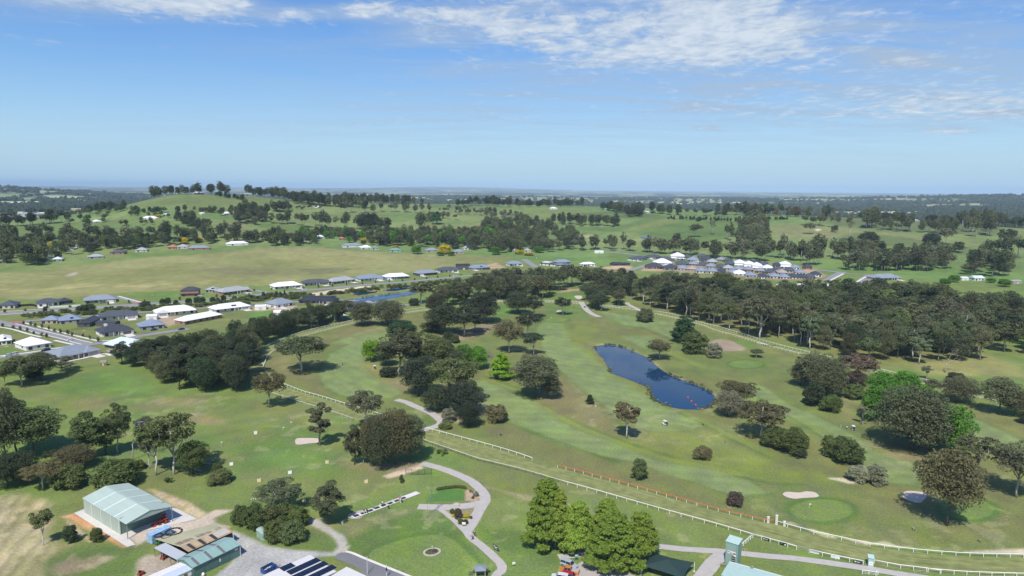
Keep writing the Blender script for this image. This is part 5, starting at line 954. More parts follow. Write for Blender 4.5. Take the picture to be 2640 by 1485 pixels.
row(PG('D3',(0,315),(100,320),(240,325)), 14, (18, 28), (14, 18), DK, RD); row(PG('D3',(300,330),(500,332),(860,332)), 26, (18, 26), (13, 17), DK, RD); row(PG('D3',(1090,355),(1290,385),(1560,390),(1760,405)), 30, (18, 26), (14, 18), DK, RD)
area(PG('D3',(0,380),(60,390),(350,440),(400,460),(200,470),(0,440)), 39, (12, 20), (7, 11), ('gumgrey', 'silver', 'gum'), ['gumE', 'gumH', 'gumC']); row(PG('D3',(1680,440),(2000,450),(2390,470)), 34, (6, 9), (5, 7), DK, ['column', 'round'], 3)
row(PG('D3',(2130,400),(2350,405),(2576,408)), 26, (24, 32), (12, 16), ('gumbrown', 'dark', 'pine', 'gum'), ['gumB', 'pine', 'gumG']); row(PG('D3',(1880,405),(2050,415),(2200,420)), 10, (14, 20), (11, 14), DK)
area(PG('D3',(2180,640),(2350,780),(2576,830),(2576,480),(2480,480),(2330,520)), 75, (18, 32), (10, 16), ('gum', 'gumgrey'), ['gumA', 'gumB', 'gumC', 'gumE'])
row(PG('D4',(0,400),(300,405),(600,415),(850,415)), 36, (22, 32), (11, 16), ('gumbrown', 'dark', 'pine', 'gum', 'gumgrey'), ['gumB', 'pine', 'gumG', 'gumC']); row(PG('D4',(0,440),(200,435),(460,440)), 26, (5, 8), (5, 7), DK, ['column'], 3)
row(PG('D4',(640,490),(700,490),(760,495),(790,495)), 6, (18, 24), (11, 15)); row(PG('D4',(850,500),(910,500)), 3, (30, 36), (11, 14), ('gumgrey',)); area(PG('D4',(1120,525),(1270,525),(1260,495),(1130,495)), 15, (30, 40), (14, 20), ('gum', 'gumgrey'), ['gumB', 'gumA', 'gumD'])
row(PG('D4',(1300,530),(1400,540),(1600,550),(1800,560),(1950,575)), 26, (18, 36), (10, 15), ('gum', 'gumgrey')); area(PG('D4',(1900,580),(2150,600),(2280,600),(2300,500),(2100,490),(1950,520)), 51, (24, 40), (12, 17), ('gum', 'gumgrey', 'dark')); row(PG('D4',(2280,510),(2340,500)), 4, (30, 38), (13, 17), DK)
row(PG('D4',(1115,400),(1330,430),(1500,442)), 44, (14, 18), (10, 13), ('black',), ['round', 'massB'], 2); row(PG('D4',(1720,465),(1900,472),(2050,476)), 30, (14, 18), (10, 13), ('black',), ['round', 'massB'], 2)
row(PG('D4',(290,770),(450,790),(600,820),(700,850)), 20, (22, 34), (11, 16), ('gum', 'gumgrey')); row(PG('D4',(640,770),(900,790),(1100,800),(1300,830)), 30, (22, 34), (11, 16), ('gum', 'gumgrey', 'dark')); area(PG('D4',(880,890),(1150,905),(1300,905),(1350,870),(1100,850)), 24, (16, 26), (10, 14), ('gum', 'gumgrey'))
area(PG('D4',(1300,905),(1900,905),(1950,880),(1880,800),(1500,800),(1300,830)), 69, (16, 28), (11, 16), ('gum', 'gumgrey', 'dark')); area(PG('C4',(2030,230),(2250,270),(2500,240),(2480,160),(2300,130),(2040,180)), 33, (16, 28), (12, 17), ('gum', 'gumgrey', 'dark'))
area(PG('D4',(1110,690),(1240,690),(1230,660),(1120,660)), 9, (16, 22), (16, 22), ('black',), RD); area(PG('D4',(1690,685),(1800,688),(1790,660),(1700,655)), 9, (15, 20), (14, 18), ('black',), RD); far.append((*G('D4',1870,665)[:2], 26, 26, 'gumC', 'gumgrey')); far.append((*G('D4',1985,735)[:2], 16, 16, 'round', 'dark')); far.append((*G('D4',650,570)[:2], 20, 20, 'gumC', 'gum')); far.append((*G('D4',875,552)[:2], 12, 12, 'round', 'gum')); far.append((*G('D4',1010,635)[:2], 44, 15, 'gumH', 'gumgrey'))
row(PG('D4',(2360,630),(2480,640)), 6, (16, 22), (13, 17), DK); row(PG('D4',(2480,510),(2576,515)), 5, (20, 28), (13, 17), DK); row(PG('D4',(2250,740),(2320,760),(2400,760),(2530,790)), 9, (18, 36), (12, 18))
merged('country_trees', far, 'gums, windbreaks and garden trees scattered over the paddocks beyond the houses', KF, .085, 2.9)
# woods of the far plain, low tufts of canopy
def far_woods():
    v = []; f = []; n = 0; rg = np.random.default_rng(5); B = MB(); cnt = 0
    th = rg.uniform(-44, 44, 60000); lr = np.exp(rg.uniform(math.log(1900), math.log(9500), 60000)); xs = lr*np.sin(np.radians(th)); ys = lr*np.cos(np.radians(th)); rc = np.interp(th, AZ, CR)
    cx_ = np.floor((xs*.92+ys*.38)/420+.35*vnoise(xs/900, ys/900, 9)); hd = np.maximum(np.abs(((xs*.92+ys*.38)/420+.35*vnoise(xs/900, ys/900, 9)) % 1-.5), np.abs(((ys*.92-xs*.38)/300+.35*vnoise(xs/900, ys/900, 19)) % 1-.5))
    ok = (lr > rc+450) & ((fbm(xs, ys, 620, 5, 51) > .545) | (hd > .472)); xs, ys, lr = xs[ok][:16000], ys[ok][:16000], lr[ok][:16000]; zs = height(xs, ys)
    base = np.array([(math.cos(a)*q, math.sin(a)*q, z) for q, z, n_ in ((.8, 0, 6), (1.0, .45, 6), (.62, .85, 6)) for a in np.arange(n_)*2*math.pi/n_+z]+[(0, 0, 1)])
    fc = [(i*6+k, i*6+(k+1) % 6, (i+1)*6+(k+1) % 6, (i+1)*6+k) for i in range(2) for k in range(6)]; tri = [(12+k, 12+(k+1) % 6, 18) for k in range(6)]
    m = len(xs); s = rg.uniform(7, 13, m)*(1+lr/9000); h = rg.uniform(12, 22, m)
    V = base[None]*np.stack([s, s*rg.uniform(.8, 1.4, m), h], 1)[:, None]*(1+.25*rg.normal(size=(m, 19, 1)))+np.stack([xs, ys, zs-1], 1)[:, None]
    me = bpy.data.meshes.new('far_woods'); me.vertices.add(m*19); me.vertices.foreach_set('co', V.astype(np.float32).ravel()); off = (np.arange(m)*19)[:, None, None]
    q4 = (np.array(fc)[None]+off).reshape(-1, 4); q3 = (np.array(tri)[None]+off).reshape(-1, 3); idx = np.concatenate([q4.ravel(), q3.ravel()]).astype(np.int32); tot = np.concatenate([np.full(len(q4), 4), np.full(len(q3), 3)]).astype(np.int32)
    me.loops.add(len(idx)); me.loops.foreach_set('vertex_index', idx); me.polygons.add(len(tot)); me.polygons.foreach_set('loop_start', np.concatenate([[0], np.cumsum(tot)[:-1]]).astype(np.int32)); me.polygons.foreach_set('loop_total', tot)
    me.materials.append(mat('far_canopy', (.042, .056, .032), .95, 0, .4, .01, spec=.05)); me.update(); tag(link('far_woods', me), 'dark woods and hedgerows spread over the far plain', 'woods', None, 'stuff')
far_woods()
# scrub along the creek between the two estate roads, reeds round the dams
def scrub(name, polys, label, n, hr, wr, tints, kinds=('dome', 'dome2', 'round')):
    sp = []
    for poly, k in zip(polys, n): sp += [(p[0], p[1], rng.uniform(*hr), rng.uniform(*wr), kinds[int(rng.integers(len(kinds)))], tints[int(rng.integers(len(tints)))]) for p in inside(poly, k, rng, 1.5)]
    merged(name, sp, label, kinds, .05, 2.6)
scrub('creek_scrub', [PG('C1',(110,715),(400,650),(800,625),(1300,600),(1700,585),(2100,560),(2576,520),(2576,570),(2000,600),(1400,640),(900,670),(500,700)), PG('C2',(0,500),(300,490),(750,455),(700,420),(300,440),(0,460)), PG('C2',(800,445),(1100,412),(1350,385),(1380,365),(1100,390),(900,420)), PG('C2',(1400,365),(1700,335),(2100,290),(2100,310),(1800,345),(1450,375))],
      'low bushy scrub along the creek between the estate roads', (120, 90, 45, 60), (1.5, 3.8), (3, 6), ('shrub', 'olive', 'gumgreen', 'shrub'))
for x, y, t, w in ((455,650,585,40),(830,640,570,110),(900,640,560,110),(1460,605,530,110),(1640,580,510,60),(1690,575,495,60),(1770,575,520,50),(1900,570,500,60),(1980,570,490,60),(2040,565,490,60),(2140,550,490,60),(2190,550,500,50),(2250,545,470,50),(2530,520,470,50)):
    T('C1',x,y,t,w,'round','dark','dark young tree in the scrub along the creek between the estate roads','tree','creek trees')
for x, y, t, w in ((160,480,430,30),(235,475,440,40),(285,470,400,40),(405,460,395,45),(440,455,400,40),(480,450,380,20)):
    T('C2',x,y,t,w,'column','dark','dark upright conifer in the creek scrub near the gravel track','tree','creek conifers')
for reg, x, y, t, w, tn in (('D1',440,820,765,75,'yellow'),('D1',535,770,720,90,'yellow'),('D1',1995,720,670,80,'yellow'),('D1',1860,740,670,60,'yellow'),('D1',1590,475,440,60,'yellow'),('D2',1955,770,685,110,'yellow'),('D2',1355,670,635,70,'yellow'),('D2',1500,715,690,70,'yellow'),('D2',1640,695,665,60,'yellow'),('D2',1205,665,620,50,'yellow'),('D3',310,760,715,75,'yellow'),('D3',400,770,745,90,'yellow'),('D3',290,715,685,60,'yellow'),('D2',990,320,270,30,'yellow')):
    T(reg, x, y, t, w, 'round', tn, 'bright yellow-flowering wattle among the garden trees beyond the pasture', 'tree', 'yellow wattles', name='wattle_tree')
for reg, x, y, t, w in (('D2',1915,785,745,70),('D2',2015,785,745,70),('D2',1695,770,690,90),('D2',2425,775,705,80),('D3',490,745,685,90),('D3',95,765,690,80),('C4',1865,335,270,90),('C4',1950,305,240,90),('C4',2400,345,275,100),('C4',2280,310,265,70),('D1',870,530,480,75)):
    T(reg, x, y, t, w, 'round', 'green', 'green round garden tree beyond the estate', 'tree', 'round garden trees')

for pts, n, lab in ((PG('F5',(420,395),(800,490),(1200,590),(1800,720)), 12, 'young street tree on the verge of the side street'), (PG('F5',(100,450),(500,555),(900,650)), 7, 'young street tree on the far verge of the side street'), (PG('C1',(50,650),(600,605),(1300,562),(2000,512),(2500,475)), 14, 'young street tree on the verge of the through road'), (PG('C2',(200,395),(700,372),(1200,330),(1600,302),(2100,255)), 16, 'young street tree along the row by the pasture')):
    for q in resample(pts, n): tree_at('tuft', q+np.array([rng.normal(), rng.normal(), 0]), rng.uniform(2.2, 3.6), rng.uniform(1.4, 2.4), 'gumgreen' if rng.random() < .7 else 'red', lab, 'tree', lab.replace('tree', 'trees', 1), name='street_tree')

reed = []
for poly, n, kd in ((pond, 420, (.5, 1.0)), (dam1, 150, (.7, 1.4)), (dam2, 60, (.7, 1.4)), (dam3, 36, (.7, 1.3))):
    q = resample(np.vstack([grow(poly, .9), grow(poly, .9)[:1]]), n)
    for a in q:
        if vnoise(a[0]/9, a[1]/9, 5) > .52: reed.append((a[0]+.8*rng.normal(), a[1]+.8*rng.normal(), rng.uniform(*kd)*.8, rng.uniform(.6, 2.0), 'tuft', ('olive', 'pale', 'gumgreen', 'olive')[int(rng.integers(4))]))
merged('reeds', reed, 'reeds and rank grass fringing the banks of the pond and dams', None, .22, 1.5)

# ------------------------------------------------------------------ buildings
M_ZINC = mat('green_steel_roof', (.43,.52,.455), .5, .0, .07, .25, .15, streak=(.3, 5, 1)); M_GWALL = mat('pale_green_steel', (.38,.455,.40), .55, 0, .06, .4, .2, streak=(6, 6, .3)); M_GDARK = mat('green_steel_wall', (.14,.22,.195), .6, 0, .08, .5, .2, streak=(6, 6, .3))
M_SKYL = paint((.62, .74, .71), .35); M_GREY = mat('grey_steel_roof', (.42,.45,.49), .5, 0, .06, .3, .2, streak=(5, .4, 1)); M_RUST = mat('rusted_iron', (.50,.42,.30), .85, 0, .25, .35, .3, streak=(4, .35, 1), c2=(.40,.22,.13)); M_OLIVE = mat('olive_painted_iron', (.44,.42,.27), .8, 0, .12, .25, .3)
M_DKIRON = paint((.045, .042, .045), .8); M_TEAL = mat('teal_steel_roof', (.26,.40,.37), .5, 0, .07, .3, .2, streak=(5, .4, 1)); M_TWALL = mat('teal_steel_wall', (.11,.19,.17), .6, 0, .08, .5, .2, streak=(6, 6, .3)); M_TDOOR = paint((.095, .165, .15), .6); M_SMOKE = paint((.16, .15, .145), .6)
def frame_of(a, b):
    """origin at a, x axis towards b"""
    return math.atan2(b[1]-a[1], b[0]-a[0])
def local(p, o, rz):
    d = np.array(p)-np.array(o); c, s = math.cos(-rz), math.sin(-rz); return np.array([d[0]*c-d[1]*s, d[0]*s+d[1]*c, d[2]])
def slab(b, pts, t=.12, mi=0):                     # a roof sheet with thickness from a quad
    pts = [np.array(p, float) for p in pts]; n = np.cross(pts[1]-pts[0], pts[2]-pts[0]); n /= np.linalg.norm(n); n = n if n[2] > 0 else -n
    return b.hexa([p-n*t for p in pts], pts, mi)
def part(name, mb, m, parent, label=None, sm=False):
    o = mb.build(name, m, parent, sm=sm)
    if label: o['label'] = label
    return o

def big_shed():
    o = G('A1',850,533); rz = R_(-35.6); L, Wd, e, h = 27.2, 13.2, 4.65, 6.2; t = thing('machinery_shed', 'big pale green gabled steel shed with white roof strips on a concrete slab', 'shed', o, rz); xi = 23.1
    b = MB(); b.box((xi/2, .06, 0), (xi, .12, e)); part('side_wall', b, M_GWALL, t); b = MB(); b.box((xi/2, Wd-.06, 0), (xi, .12, e)); part('side_wall', b, M_GWALL, t)
    b = MB(); b.prism([(0, .13), (.12, .13), (.12, Wd-.13), (0, Wd-.13)], 0, e); b.add([(0, .13, e), (0, Wd-.13, e), (0, Wd/2, h-.2)], [(0, 1, 2)]); part('back_wall', b, M_GWALL, t)
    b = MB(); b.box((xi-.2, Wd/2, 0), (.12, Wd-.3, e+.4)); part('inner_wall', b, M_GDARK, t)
    for s in (0, 1):
        y0, y1 = (-.25, Wd/2) if s == 0 else (Wd+.25, Wd/2); b = MB(); slab(b, [(-.2, y0, e+.1), (L+.15, y0, e+.1), (L+.15, y1, h), (-.2, y1, h)], .1); part('roof', b, M_ZINC, t)
        for k in range(3):
            x = 6.6+k*6.6; b = MB(); f = lambda q: e+.1+(h-e-.1)*q+.012
            slab(b, [(x, y0+(y1-y0)*.01, f(.01)), (x+.55, y0+(y1-y0)*.01, f(.01)), (x+.55, y0+(y1-y0)*.98, f(.98)), (x, y0+(y1-y0)*.98, f(.98))], .01); part('skylight_strip', b, M_SKYL, t)
    b = MB(); b.box((L/2, Wd/2, h-.03), (L+.3, .45, .1)); part('ridge_cap', b, M_ZINC, t)
    b = MB(); b.add([(L, 0, e-.25), (L, Wd, e-.25), (L, Wd, e+.08), (L, Wd/2, h-.13), (L, 0, e+.08), (L-.12, 0, e-.25), (L-.12, Wd, e-.25), (L-.12, Wd, e+.08), (L-.12, Wd/2, h-.13), (L-.12, 0, e+.08)], [(0, 1, 2, 3, 4), (9, 8, 7, 6, 5), (0, 5, 6, 1)]); part('gable', b, M_GWALL, t)
    for y in (.12, Wd-.12): b = MB(); b.box((L-.1, y, 0), (.2, .2, e-.2)); part('post', b, STEEL, t)
    for x in (5.4, 11.6, 17.8, 22.6): b = MB(); b.box((x, -.09, 0), (.16, .12, e)); part('downpipe', b, WHITE, t)
    b = MB(); b.box((1.8, -.03, 0), (1.0, .06, 2.1)); part('door', b, M_GWALL, t); b = MB(); b.box((13.5, -.03, 0), (1.0, .06, 2.1)); part('door', b, M_GWALL, t)
big_shed()

def green_shed():
    z = 3.2; n0, n1, f0 = GZ('E1',1215,1172,z), GZ('E1',2370,620,z), GZ('E1',845,960,z); rz = frame_of(n0, n1); L = np.linalg.norm(n1-n0); Wd = abs(local(f0, n0, rz)[1]); o = (n0[0], n0[1], 0); h = z+.95
    t = thing('workshop_shed', 'long teal green steel workshop with grey roof strips beside the gravel yard', 'shed', o, rz)
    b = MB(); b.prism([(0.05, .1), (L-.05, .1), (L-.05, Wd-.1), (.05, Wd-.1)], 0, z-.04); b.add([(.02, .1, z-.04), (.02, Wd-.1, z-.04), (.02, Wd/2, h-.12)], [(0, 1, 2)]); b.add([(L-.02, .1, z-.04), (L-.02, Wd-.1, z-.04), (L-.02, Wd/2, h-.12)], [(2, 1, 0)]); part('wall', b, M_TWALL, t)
    for y0 in (-.15, Wd+.15):
        b = MB(); slab(b, [(-.15, y0, z), (L+.15, y0, z), (L+.15, Wd/2, h), (-.15, Wd/2, h)], .09); part('roof', b, M_TEAL, t)
        for k in range(3):
            x = L*(.09+.27*k); f = lambda q: z+(h-z)*q+.012; yy = lambda q: y0+(Wd/2-y0)*q; b = MB(); slab(b, [(x, yy(.02), f(.02)), (x+.75, yy(.02), f(.02)), (x+.75, yy(.93), f(.93)), (x, yy(.93), f(.93))], .01); part('roof_strip', b, M_SMOKE, t)
    for x, w in ((.42*L, 2.9), (.67*L, 2.9)): b = MB(); b.box((x, .06, 0), (w, .06, 2.6)); part('roller_door', b, M_TDOOR, t)
    b = MB(); b.box((.2*L, .06, 0), (1, .06, 2.1)); part('door', b, M_TDOOR, t); b = MB(); b.box((L-.02, -.1, 0), (.12, .1, z-.1)); part('downpipe', b, WHITE, t)
    b = MB(); b.box((.56*L, .05, 1.2), (.5, .04, .9)); part('wall_sign', b, WHITE, t); b = MB(); b.box((.92*L, .05, 2.2), (.9, .04, .35)); part('wall_sign', b, WHITE, t); b = MB(); b.box((0, -.14, z-.12), (L*2-.0, .1, .14)) if 0 else b.box((L/2, -.2, z-.16), (L+.3, .1, .12)); part('gutter', b, M_TDOOR, t)
    b = MB(); b.ball((-.6+.2*L, -.9, .55), (.42, .42, .55)); tag(b.build('drum', WHITE, None, o), 'white round drum standing by the teal workshop wall', 'drum').rotation_euler[2] = rz
green_shed()
def rusty_shed():
    nl, nr, fl, fr, rl, rr_ = GZ('E1',1110,790,3.3), GZ('E1',2210,300,3.3), GZ('E1',280,470,2.8), GZ('E1',1700,100,2.8), GZ('E1',905,660,4.2), GZ('E1',2050,180,4.2); o = (nl[0], nl[1], 0); rz = frame_of(nl, nr)
    A_, B_, C_, D_, E_, F_ = [local(p, o, rz) for p in (nl, nr, rr_, rl, fl, fr)]; t = thing('old_shed', 'old iron-roofed shed with olive and rusty striped sheets', 'shed', o, rz)
    b = MB(); slab(b, [A_, B_, C_, D_], .1); part('near_roof', b, M_RUST, t); b = MB(); slab(b, [E_, F_, C_, D_], .1); part('far_roof', b, M_OLIVE, t)
    up = np.array([0, 0, .09])
    for q, w in ((.10, .07), (.33, .07), (.58, .07)): b = MB(); s = lambda u, v: A_+(B_-A_)*u+((D_-A_)+((C_-B_)-(D_-A_))*u)*v+up; slab(b, [s(q, .02), s(q+w, .02), s(q+w, .9), s(q, .9)], .02); part('dark_sheet', b, M_DKIRON, t)
    MR = paint((.19, .085, .075), .85, 0, .3)
    for g, (q0, n) in enumerate(((.02, 10), (.43, 9), (.80, 4))):
        for k in range(n):
            u = q0+k*.033; s = lambda u, v: D_+(C_-D_)*u+((E_-D_)+((F_-C_)-(E_-D_))*u)*v+up; b = MB(); slab(b, [s(u, .10), s(u+.018, .10), s(u+.018, .30), s(u, .30)], .02); part('rust_patch', b, MR if (k*7+g) % 4 else paint((.25, .25, .26), .7), t)
    for k, (q, w) in enumerate(((.66, .3), (.2, .12), (.45, .12))): b = MB(); s = lambda u, v: D_+(C_-D_)*u+((A_-D_)+((B_-C_)-(A_-D_))*u)*v+up*.6; slab(b, [s(q, .06), s(min(1, q+w), .06), s(min(1, q+w), .85), s(q, .85)], .015); part('patched_sheet', b, paint((.46, .43, .37) if k == 0 else (.45, .35, .22), .75, 0, .15, .8), t)
    b = MB(); x1 = B_[0]; b.box((x1*.5, .25, 0), (x1-.3, .12, 2.6)); part('near_wall', b, M_DKIRON, t); b = MB(); b.add([(x1-.12, .3, 0), (x1-.12, F_[1]-.3, 0), (x1-.12, F_[1]-.3, 2.6), (x1-.12, C_[1], 3.9), (x1-.12, .3, 3.1)], [(0, 1, 2, 3, 4)]); part('end_wall', b, M_OLIVE, t)
    b = MB(); b.box((.5, E_[1]*.75, 0), (.1, E_[1]*.4, 2.5)); part('back_wall', b, M_DKIRON, t); b = MB(); b.box((x1-.05, 0.02, 0), (.14, .14, 3.1)); part('post', b, WHITE, t)
    for u in (.05, .35, .65, .95): b = MB(); q = E_+(F_-E_)*u; b.box((q[0], q[1]-.2, 0), (.14, .14, 2.6)); part('post', b, STEEL, t)
rusty_shed()
def carport():
    a, b_, c, d = GZ('E1',255,690,2.55), GZ('E1',830,990,2.55), GZ('E1',1060,835,3.0), GZ('E1',540,562,3.0); o = (a[0], a[1], 0); rz = frame_of(a, b_); P_ = [local(p, o, rz) for p in (a, b_, c, d)]; t = thing('carport', 'grey skillion-roofed carport leaning on the rusty shed', 'carport', o, rz)
    b = MB(); slab(b, P_, .1); part('roof', b, M_GREY, t); L = P_[1][0]
    for x in (.1, L*.36, L*.7, L-.1): b = MB(); b.box((x, .08, 0), (.13, .13, 2.5)); part('post', b, WHITE if x > L*.9 else STEEL, t)
    b = MB(); b.box((L/2, P_[2][1]-.2, 0), (L-.6, .1, 2.6)); part('back_wall', b, M_DKIRON, t)
carport()
def white_hut():
    z = 2.6; a, b_, c = GZ('E1',880,1058,z), GZ('E1',1192,1215,z), GZ('E1',372,1278,z); o = (b_[0], b_[1], 0); rz = frame_of(b_, a)+R_(90); Wd = np.linalg.norm(a-b_); L = 9.0; t = thing('site_hut', 'white flat site hut with a brown door, cut by the bottom edge', 'hut', o, rz)
    b = MB(); b.prism([(-L, -.0) if 0 else (-L, -Wd+.1), (-.1, -Wd+.1), (-.1, -.1), (-L, -.1)], 0, z-.05); ang = frame_of(a, c); 
    t.rotation_euler[2] = ang+math.pi; sgn = 1 if local(a, o, ang+math.pi)[1] > 0 else -1
    b = MB(); b.prism([(-L, .1*sgn), (-.1, .1*sgn), (-.1, (Wd-.1)*sgn), (-L, (Wd-.1)*sgn)], 0, z-.05); part('wall', b, WHITE, t)
    b = MB(); slab(b, [(-L-.1, -.1*sgn, z), (.1, -.1*sgn, z), (.1, Wd*.5*sgn, z+.28), (-L-.1, Wd*.5*sgn, z+.28)], .06); part('roof_sheet', b, paint((.52, .58, .66), .5), t); b = MB(); slab(b, [(-L-.1, (Wd+.1)*sgn, z), (.1, (Wd+.1)*sgn, z), (.1, Wd*.5*sgn, z+.285), (-L-.1, Wd*.5*sgn, z+.285)], .06); part('roof_sheet', b, paint((.74, .71, .67), .7, 0, .15), t)
    b = MB(); b.box((-1.7, .06*sgn, 0), (.9, .1, 2.1)); part('door', b, paint((.24, .13, .07), .6), t); b = MB(); b.box((-.5, .0, .6), (.5, .3, .5)); part('air_conditioner', b, STEEL, t)
white_hut()
def container():
    a, b_ = G('E1',105,565), G('E1',215,612); o = (b_[0], b_[1], 0); rz = frame_of(a, b_)+R_(90); Wd = 2.44; t = thing('shipping_container', 'faded light blue shipping container heaped with black pipe', 'container', o, rz)
    mb = mat('faded_blue', (.22, .42, .68), .6, 0, .2, 1.2, .2, c2=(.42, .58, .76)); b = MB(); b.box((3.03, Wd/2, .12), (6.06, Wd, 2.45)); part('body', b, mb, t)
    for k in range(14): b = MB(); b.box((.3+.42*k, -.02, .3), (.18, .05, 2.1)); part('rib', b, mb, t)
    b = MB(); b.box((3.03, Wd/2, 2.58), (6.1, Wd+.05, .06)); part('roof', b, mb, t); b = MB(); b.box((-.03, Wd/2, .2), (.05, .06, 2.3)); part('door_bar', b, STEEL, t)
container()
def coil(reg, x, y, rx, n, seed, label):
    c = GZ(reg, x, y, 3.0); r0 = px2m(reg, rx, c); rg = np.random.default_rng(seed); pts = []
    for k in range(n*22): a = 2*math.pi*k/22; q = r0*(1+.08*math.sin(k*.21+seed)+.03*rg.normal()); pts.append((q*math.cos(a), q*math.sin(a)*.95, .12+.22*rg.random()+.05*(k//22)))
    b = MB(); b.tube(pts, .075, 5); tag(b.build('pipe_coil', BLACK, None, (c[0], c[1], 2.75)), label, 'pipe coil', 'pipe coils')
coil('E1',745,300,185,6,1,'largest loose coil of black pipe over the shed roof'); coil('E1',370,392,95,5,2,'small coil of black pipe on the blue container'); coil('E1',555,405,115,4,3,'middle tangle of black pipe between the other two coils')

def car(p, rz, col, kind, label, nm='parked_car', group=None):
    """car body from side profile stations, glasshouse, wheels, lights"""
    t = thing(nm, label, 'car', p, rz, group); L, W_, H_ = (4.8, 1.86, 1.75) if kind == 'suv' else (5.3, 1.86, 1.8) if kind == 'ute' else (4.4, 1.78, 1.48); cm = paint(col, .3, .2)
    st = [(0, .45, .72), (.06, .28, .86), (.24*L, .22, 1.0), (.5*L, .22, 1.02), (.85*L, .25, 1.02), (.985*L, .32, .95), (L, .45, .8)]; b = MB(); vs = []
    for x, z0, z1 in st:
        w = W_/2*(1 if .05*L < x < .95*L else .9); vs += [(x, -w, z0), (x, -w*1.0, z1-.15), (x, -w*.93, z1), (x, w*.93, z1), (x, w, z1-.15), (x, w, z0)]
    b.add(vs, [(i*6+k, i*6+(k+1) % 6, i*6+6+(k+1) % 6, i*6+6+k) for i in range(6) for k in range(6)]+[tuple(range(6)), tuple(range(41, 35, -1))]); part('body', b, cm, t)
    x0, x1, x2, x3 = (.24*L, .36*L, .9*L, .985*L) if kind == 'suv' else (.22*L, .33*L, .58*L, .62*L) if kind == 'ute' else (.25*L, .4*L, .72*L, .92*L); w0, w1 = W_/2*.92, W_/2*.76; z0 = 1.0
    b = MB(); b.hexa([(x0, -w0, z0), (x3, -w0, z0), (x3, w0, z0), (x0, w0, z0)], [(x1, -w1, H_-.05), (x2, -w1, H_-.05), (x2, w1, H_-.05), (x1, w1, H_-.05)]); part('window_glass', b, GLASS, t)
    b = MB(); b.hexa([(x1-.04, -w1-.03, H_-.06), (x2+.04, -w1-.03, H_-.06), (x2+.04, w1+.03, H_-.06), (x1-.04, w1+.03, H_-.06)], [(x1+.1, -w1+.1, H_), (x2-.1, -w1+.1, H_), (x2-.1, w1-.1, H_), (x1+.1, w1-.1, H_)])
    for s in (-1, 1):
        for xa, xb in ((x0, x1), (x3, x2), ((x0+x3)/2, (x1+x2)/2)): b.tube([(xa, s*w0, z0), (xb, s*w1, H_-.05)], .045, 4)
    part('roof', b, cm, t)
    if kind == 'ute': b = MB(); b.box(((x3+L)/2, 0, 1.0), (L-x3-.25, W_*.8, .05)); part('tray_cover', b, paint((.4, .42, .44), .5), t)
    for x in (.19*L, .8*L):
        for s in (-1, 1):
            b = MB(); b.tube([(x, s*(W_/2-.2), .34), (x, s*(W_/2+.01), .34)], .34, 14); w = part('wheel', b, BLACK, t); b = MB(); b.tube([(x, s*(W_/2-.02), .34), (x, s*(W_/2+.02), .34)], .2, 10); part('rim', b, STEEL, w)
    for s in (-1, 1):
        b = MB(); b.box((.03, s*W_*.33, .68), (.08, .36, .15)); part('headlight', b, WHITE, t); b = MB(); b.box((L-.02, s*W_*.38, .72), (.07, .25, .2)); part('tail_light', b, paint((.35, .02, .02), .3), t)
    return t
def carpx(reg, x, y, x2, y2, col, kind, label, group=None):  # front at (x,y) rear at (x2,y2) on the ground
    a, b_ = G(reg, x, y), G(reg, x2, y2); return car(a, frame_of(a, b_), col, kind, label, group=group)
carpx('E4',1600,880,960,640,(.45,.50,.56),'suv','silver grey four wheel drive, topmost in the car park row'); carpx('E4',770,960,1540,1090,(.62,.24,.05),'ute','orange utility with a grey tray cover in the car park'); carpx('E4',650,1180,1330,1330,(.45,.02,.05),'suv','red car behind the white one at the car park edge'); carpx('E4',400,1290,1090,1400,(.75,.74,.76),'suv','white car cut by the bottom edge in the car park')

def tractor():
    p = G('A1',1545,672); q = G('A1',1680,628); rz = frame_of(p, q); t = thing('tractor', 'red tractor with front loader and canopy under the shed awning', 'tractor', p, rz); RED = paint((.42, .04, .03), .5); dk = BLACK
    b = MB(); b.box((1.9, 0, .7), (1.6, .7, .75)); part('bonnet', b, RED, t); b = MB(); b.box((2.9, 0, .6), (1.2, .5, .5)); part('chassis', b, dk, t)
    for x, r_, w in ((1.5, .42, .28), (3.2, .75, .45)):
        for s in (-1, 1): b = MB(); b.tube([(x, s*.6, r_), (x, s*(.6+w), r_)], r_, 16); wh = part('wheel', b, dk, t); b = MB(); b.tube([(x, s*(.58+w), r_), (x, s*(.62+w), r_)], r_*.55, 12); part('rim', b, RED, wh)
    for s in (-1, 1): b = MB(); b.box((3.2, s*.82, 1.45), (1.2, .45, .1)); part('mudguard', b, RED, t); b = MB(); b.tube([(2.5, s*.5, 1.1), (1.2, s*.5, 1.35), (.1, s*.5, .4)], .08, 5); part('loader_arm', b, RED, t)
    b = MB(); b.hexa([(-.5, -.9, .05), (.2, -.9, .1), (.2, .9, .1), (-.5, .9, .05)], [(-.3, -.9, .3), (.2, -.9, .65), (.2, .9, .65), (-.3, .9, .3)]); part('bucket', b, RED, t)
    for x, y in ((2.6, .5), (2.6, -.5), (3.6, .5), (3.6, -.5)): b = MB(); b.tube([(x, y, 1.2), (x, y, 2.45)], .04, 4); part('roll_bar', b, dk, t)
    b = MB(); b.box((3.1, 0, 2.45), (1.4, 1.3, .12)); part('canopy', b, RED, t); b = MB(); b.box((3.1, 0, 1.15), (.5, .5, .5)); part('seat', b, dk, t); b = MB(); b.tube([(2.35, 0, 1.2), (2.5, 0, 1.6)], .03, 4); b.lathe((2.5, 0, 1.6), [(.2, 0), (.2, .04)], 10); part('steering_wheel', b, dk, t)
tractor()
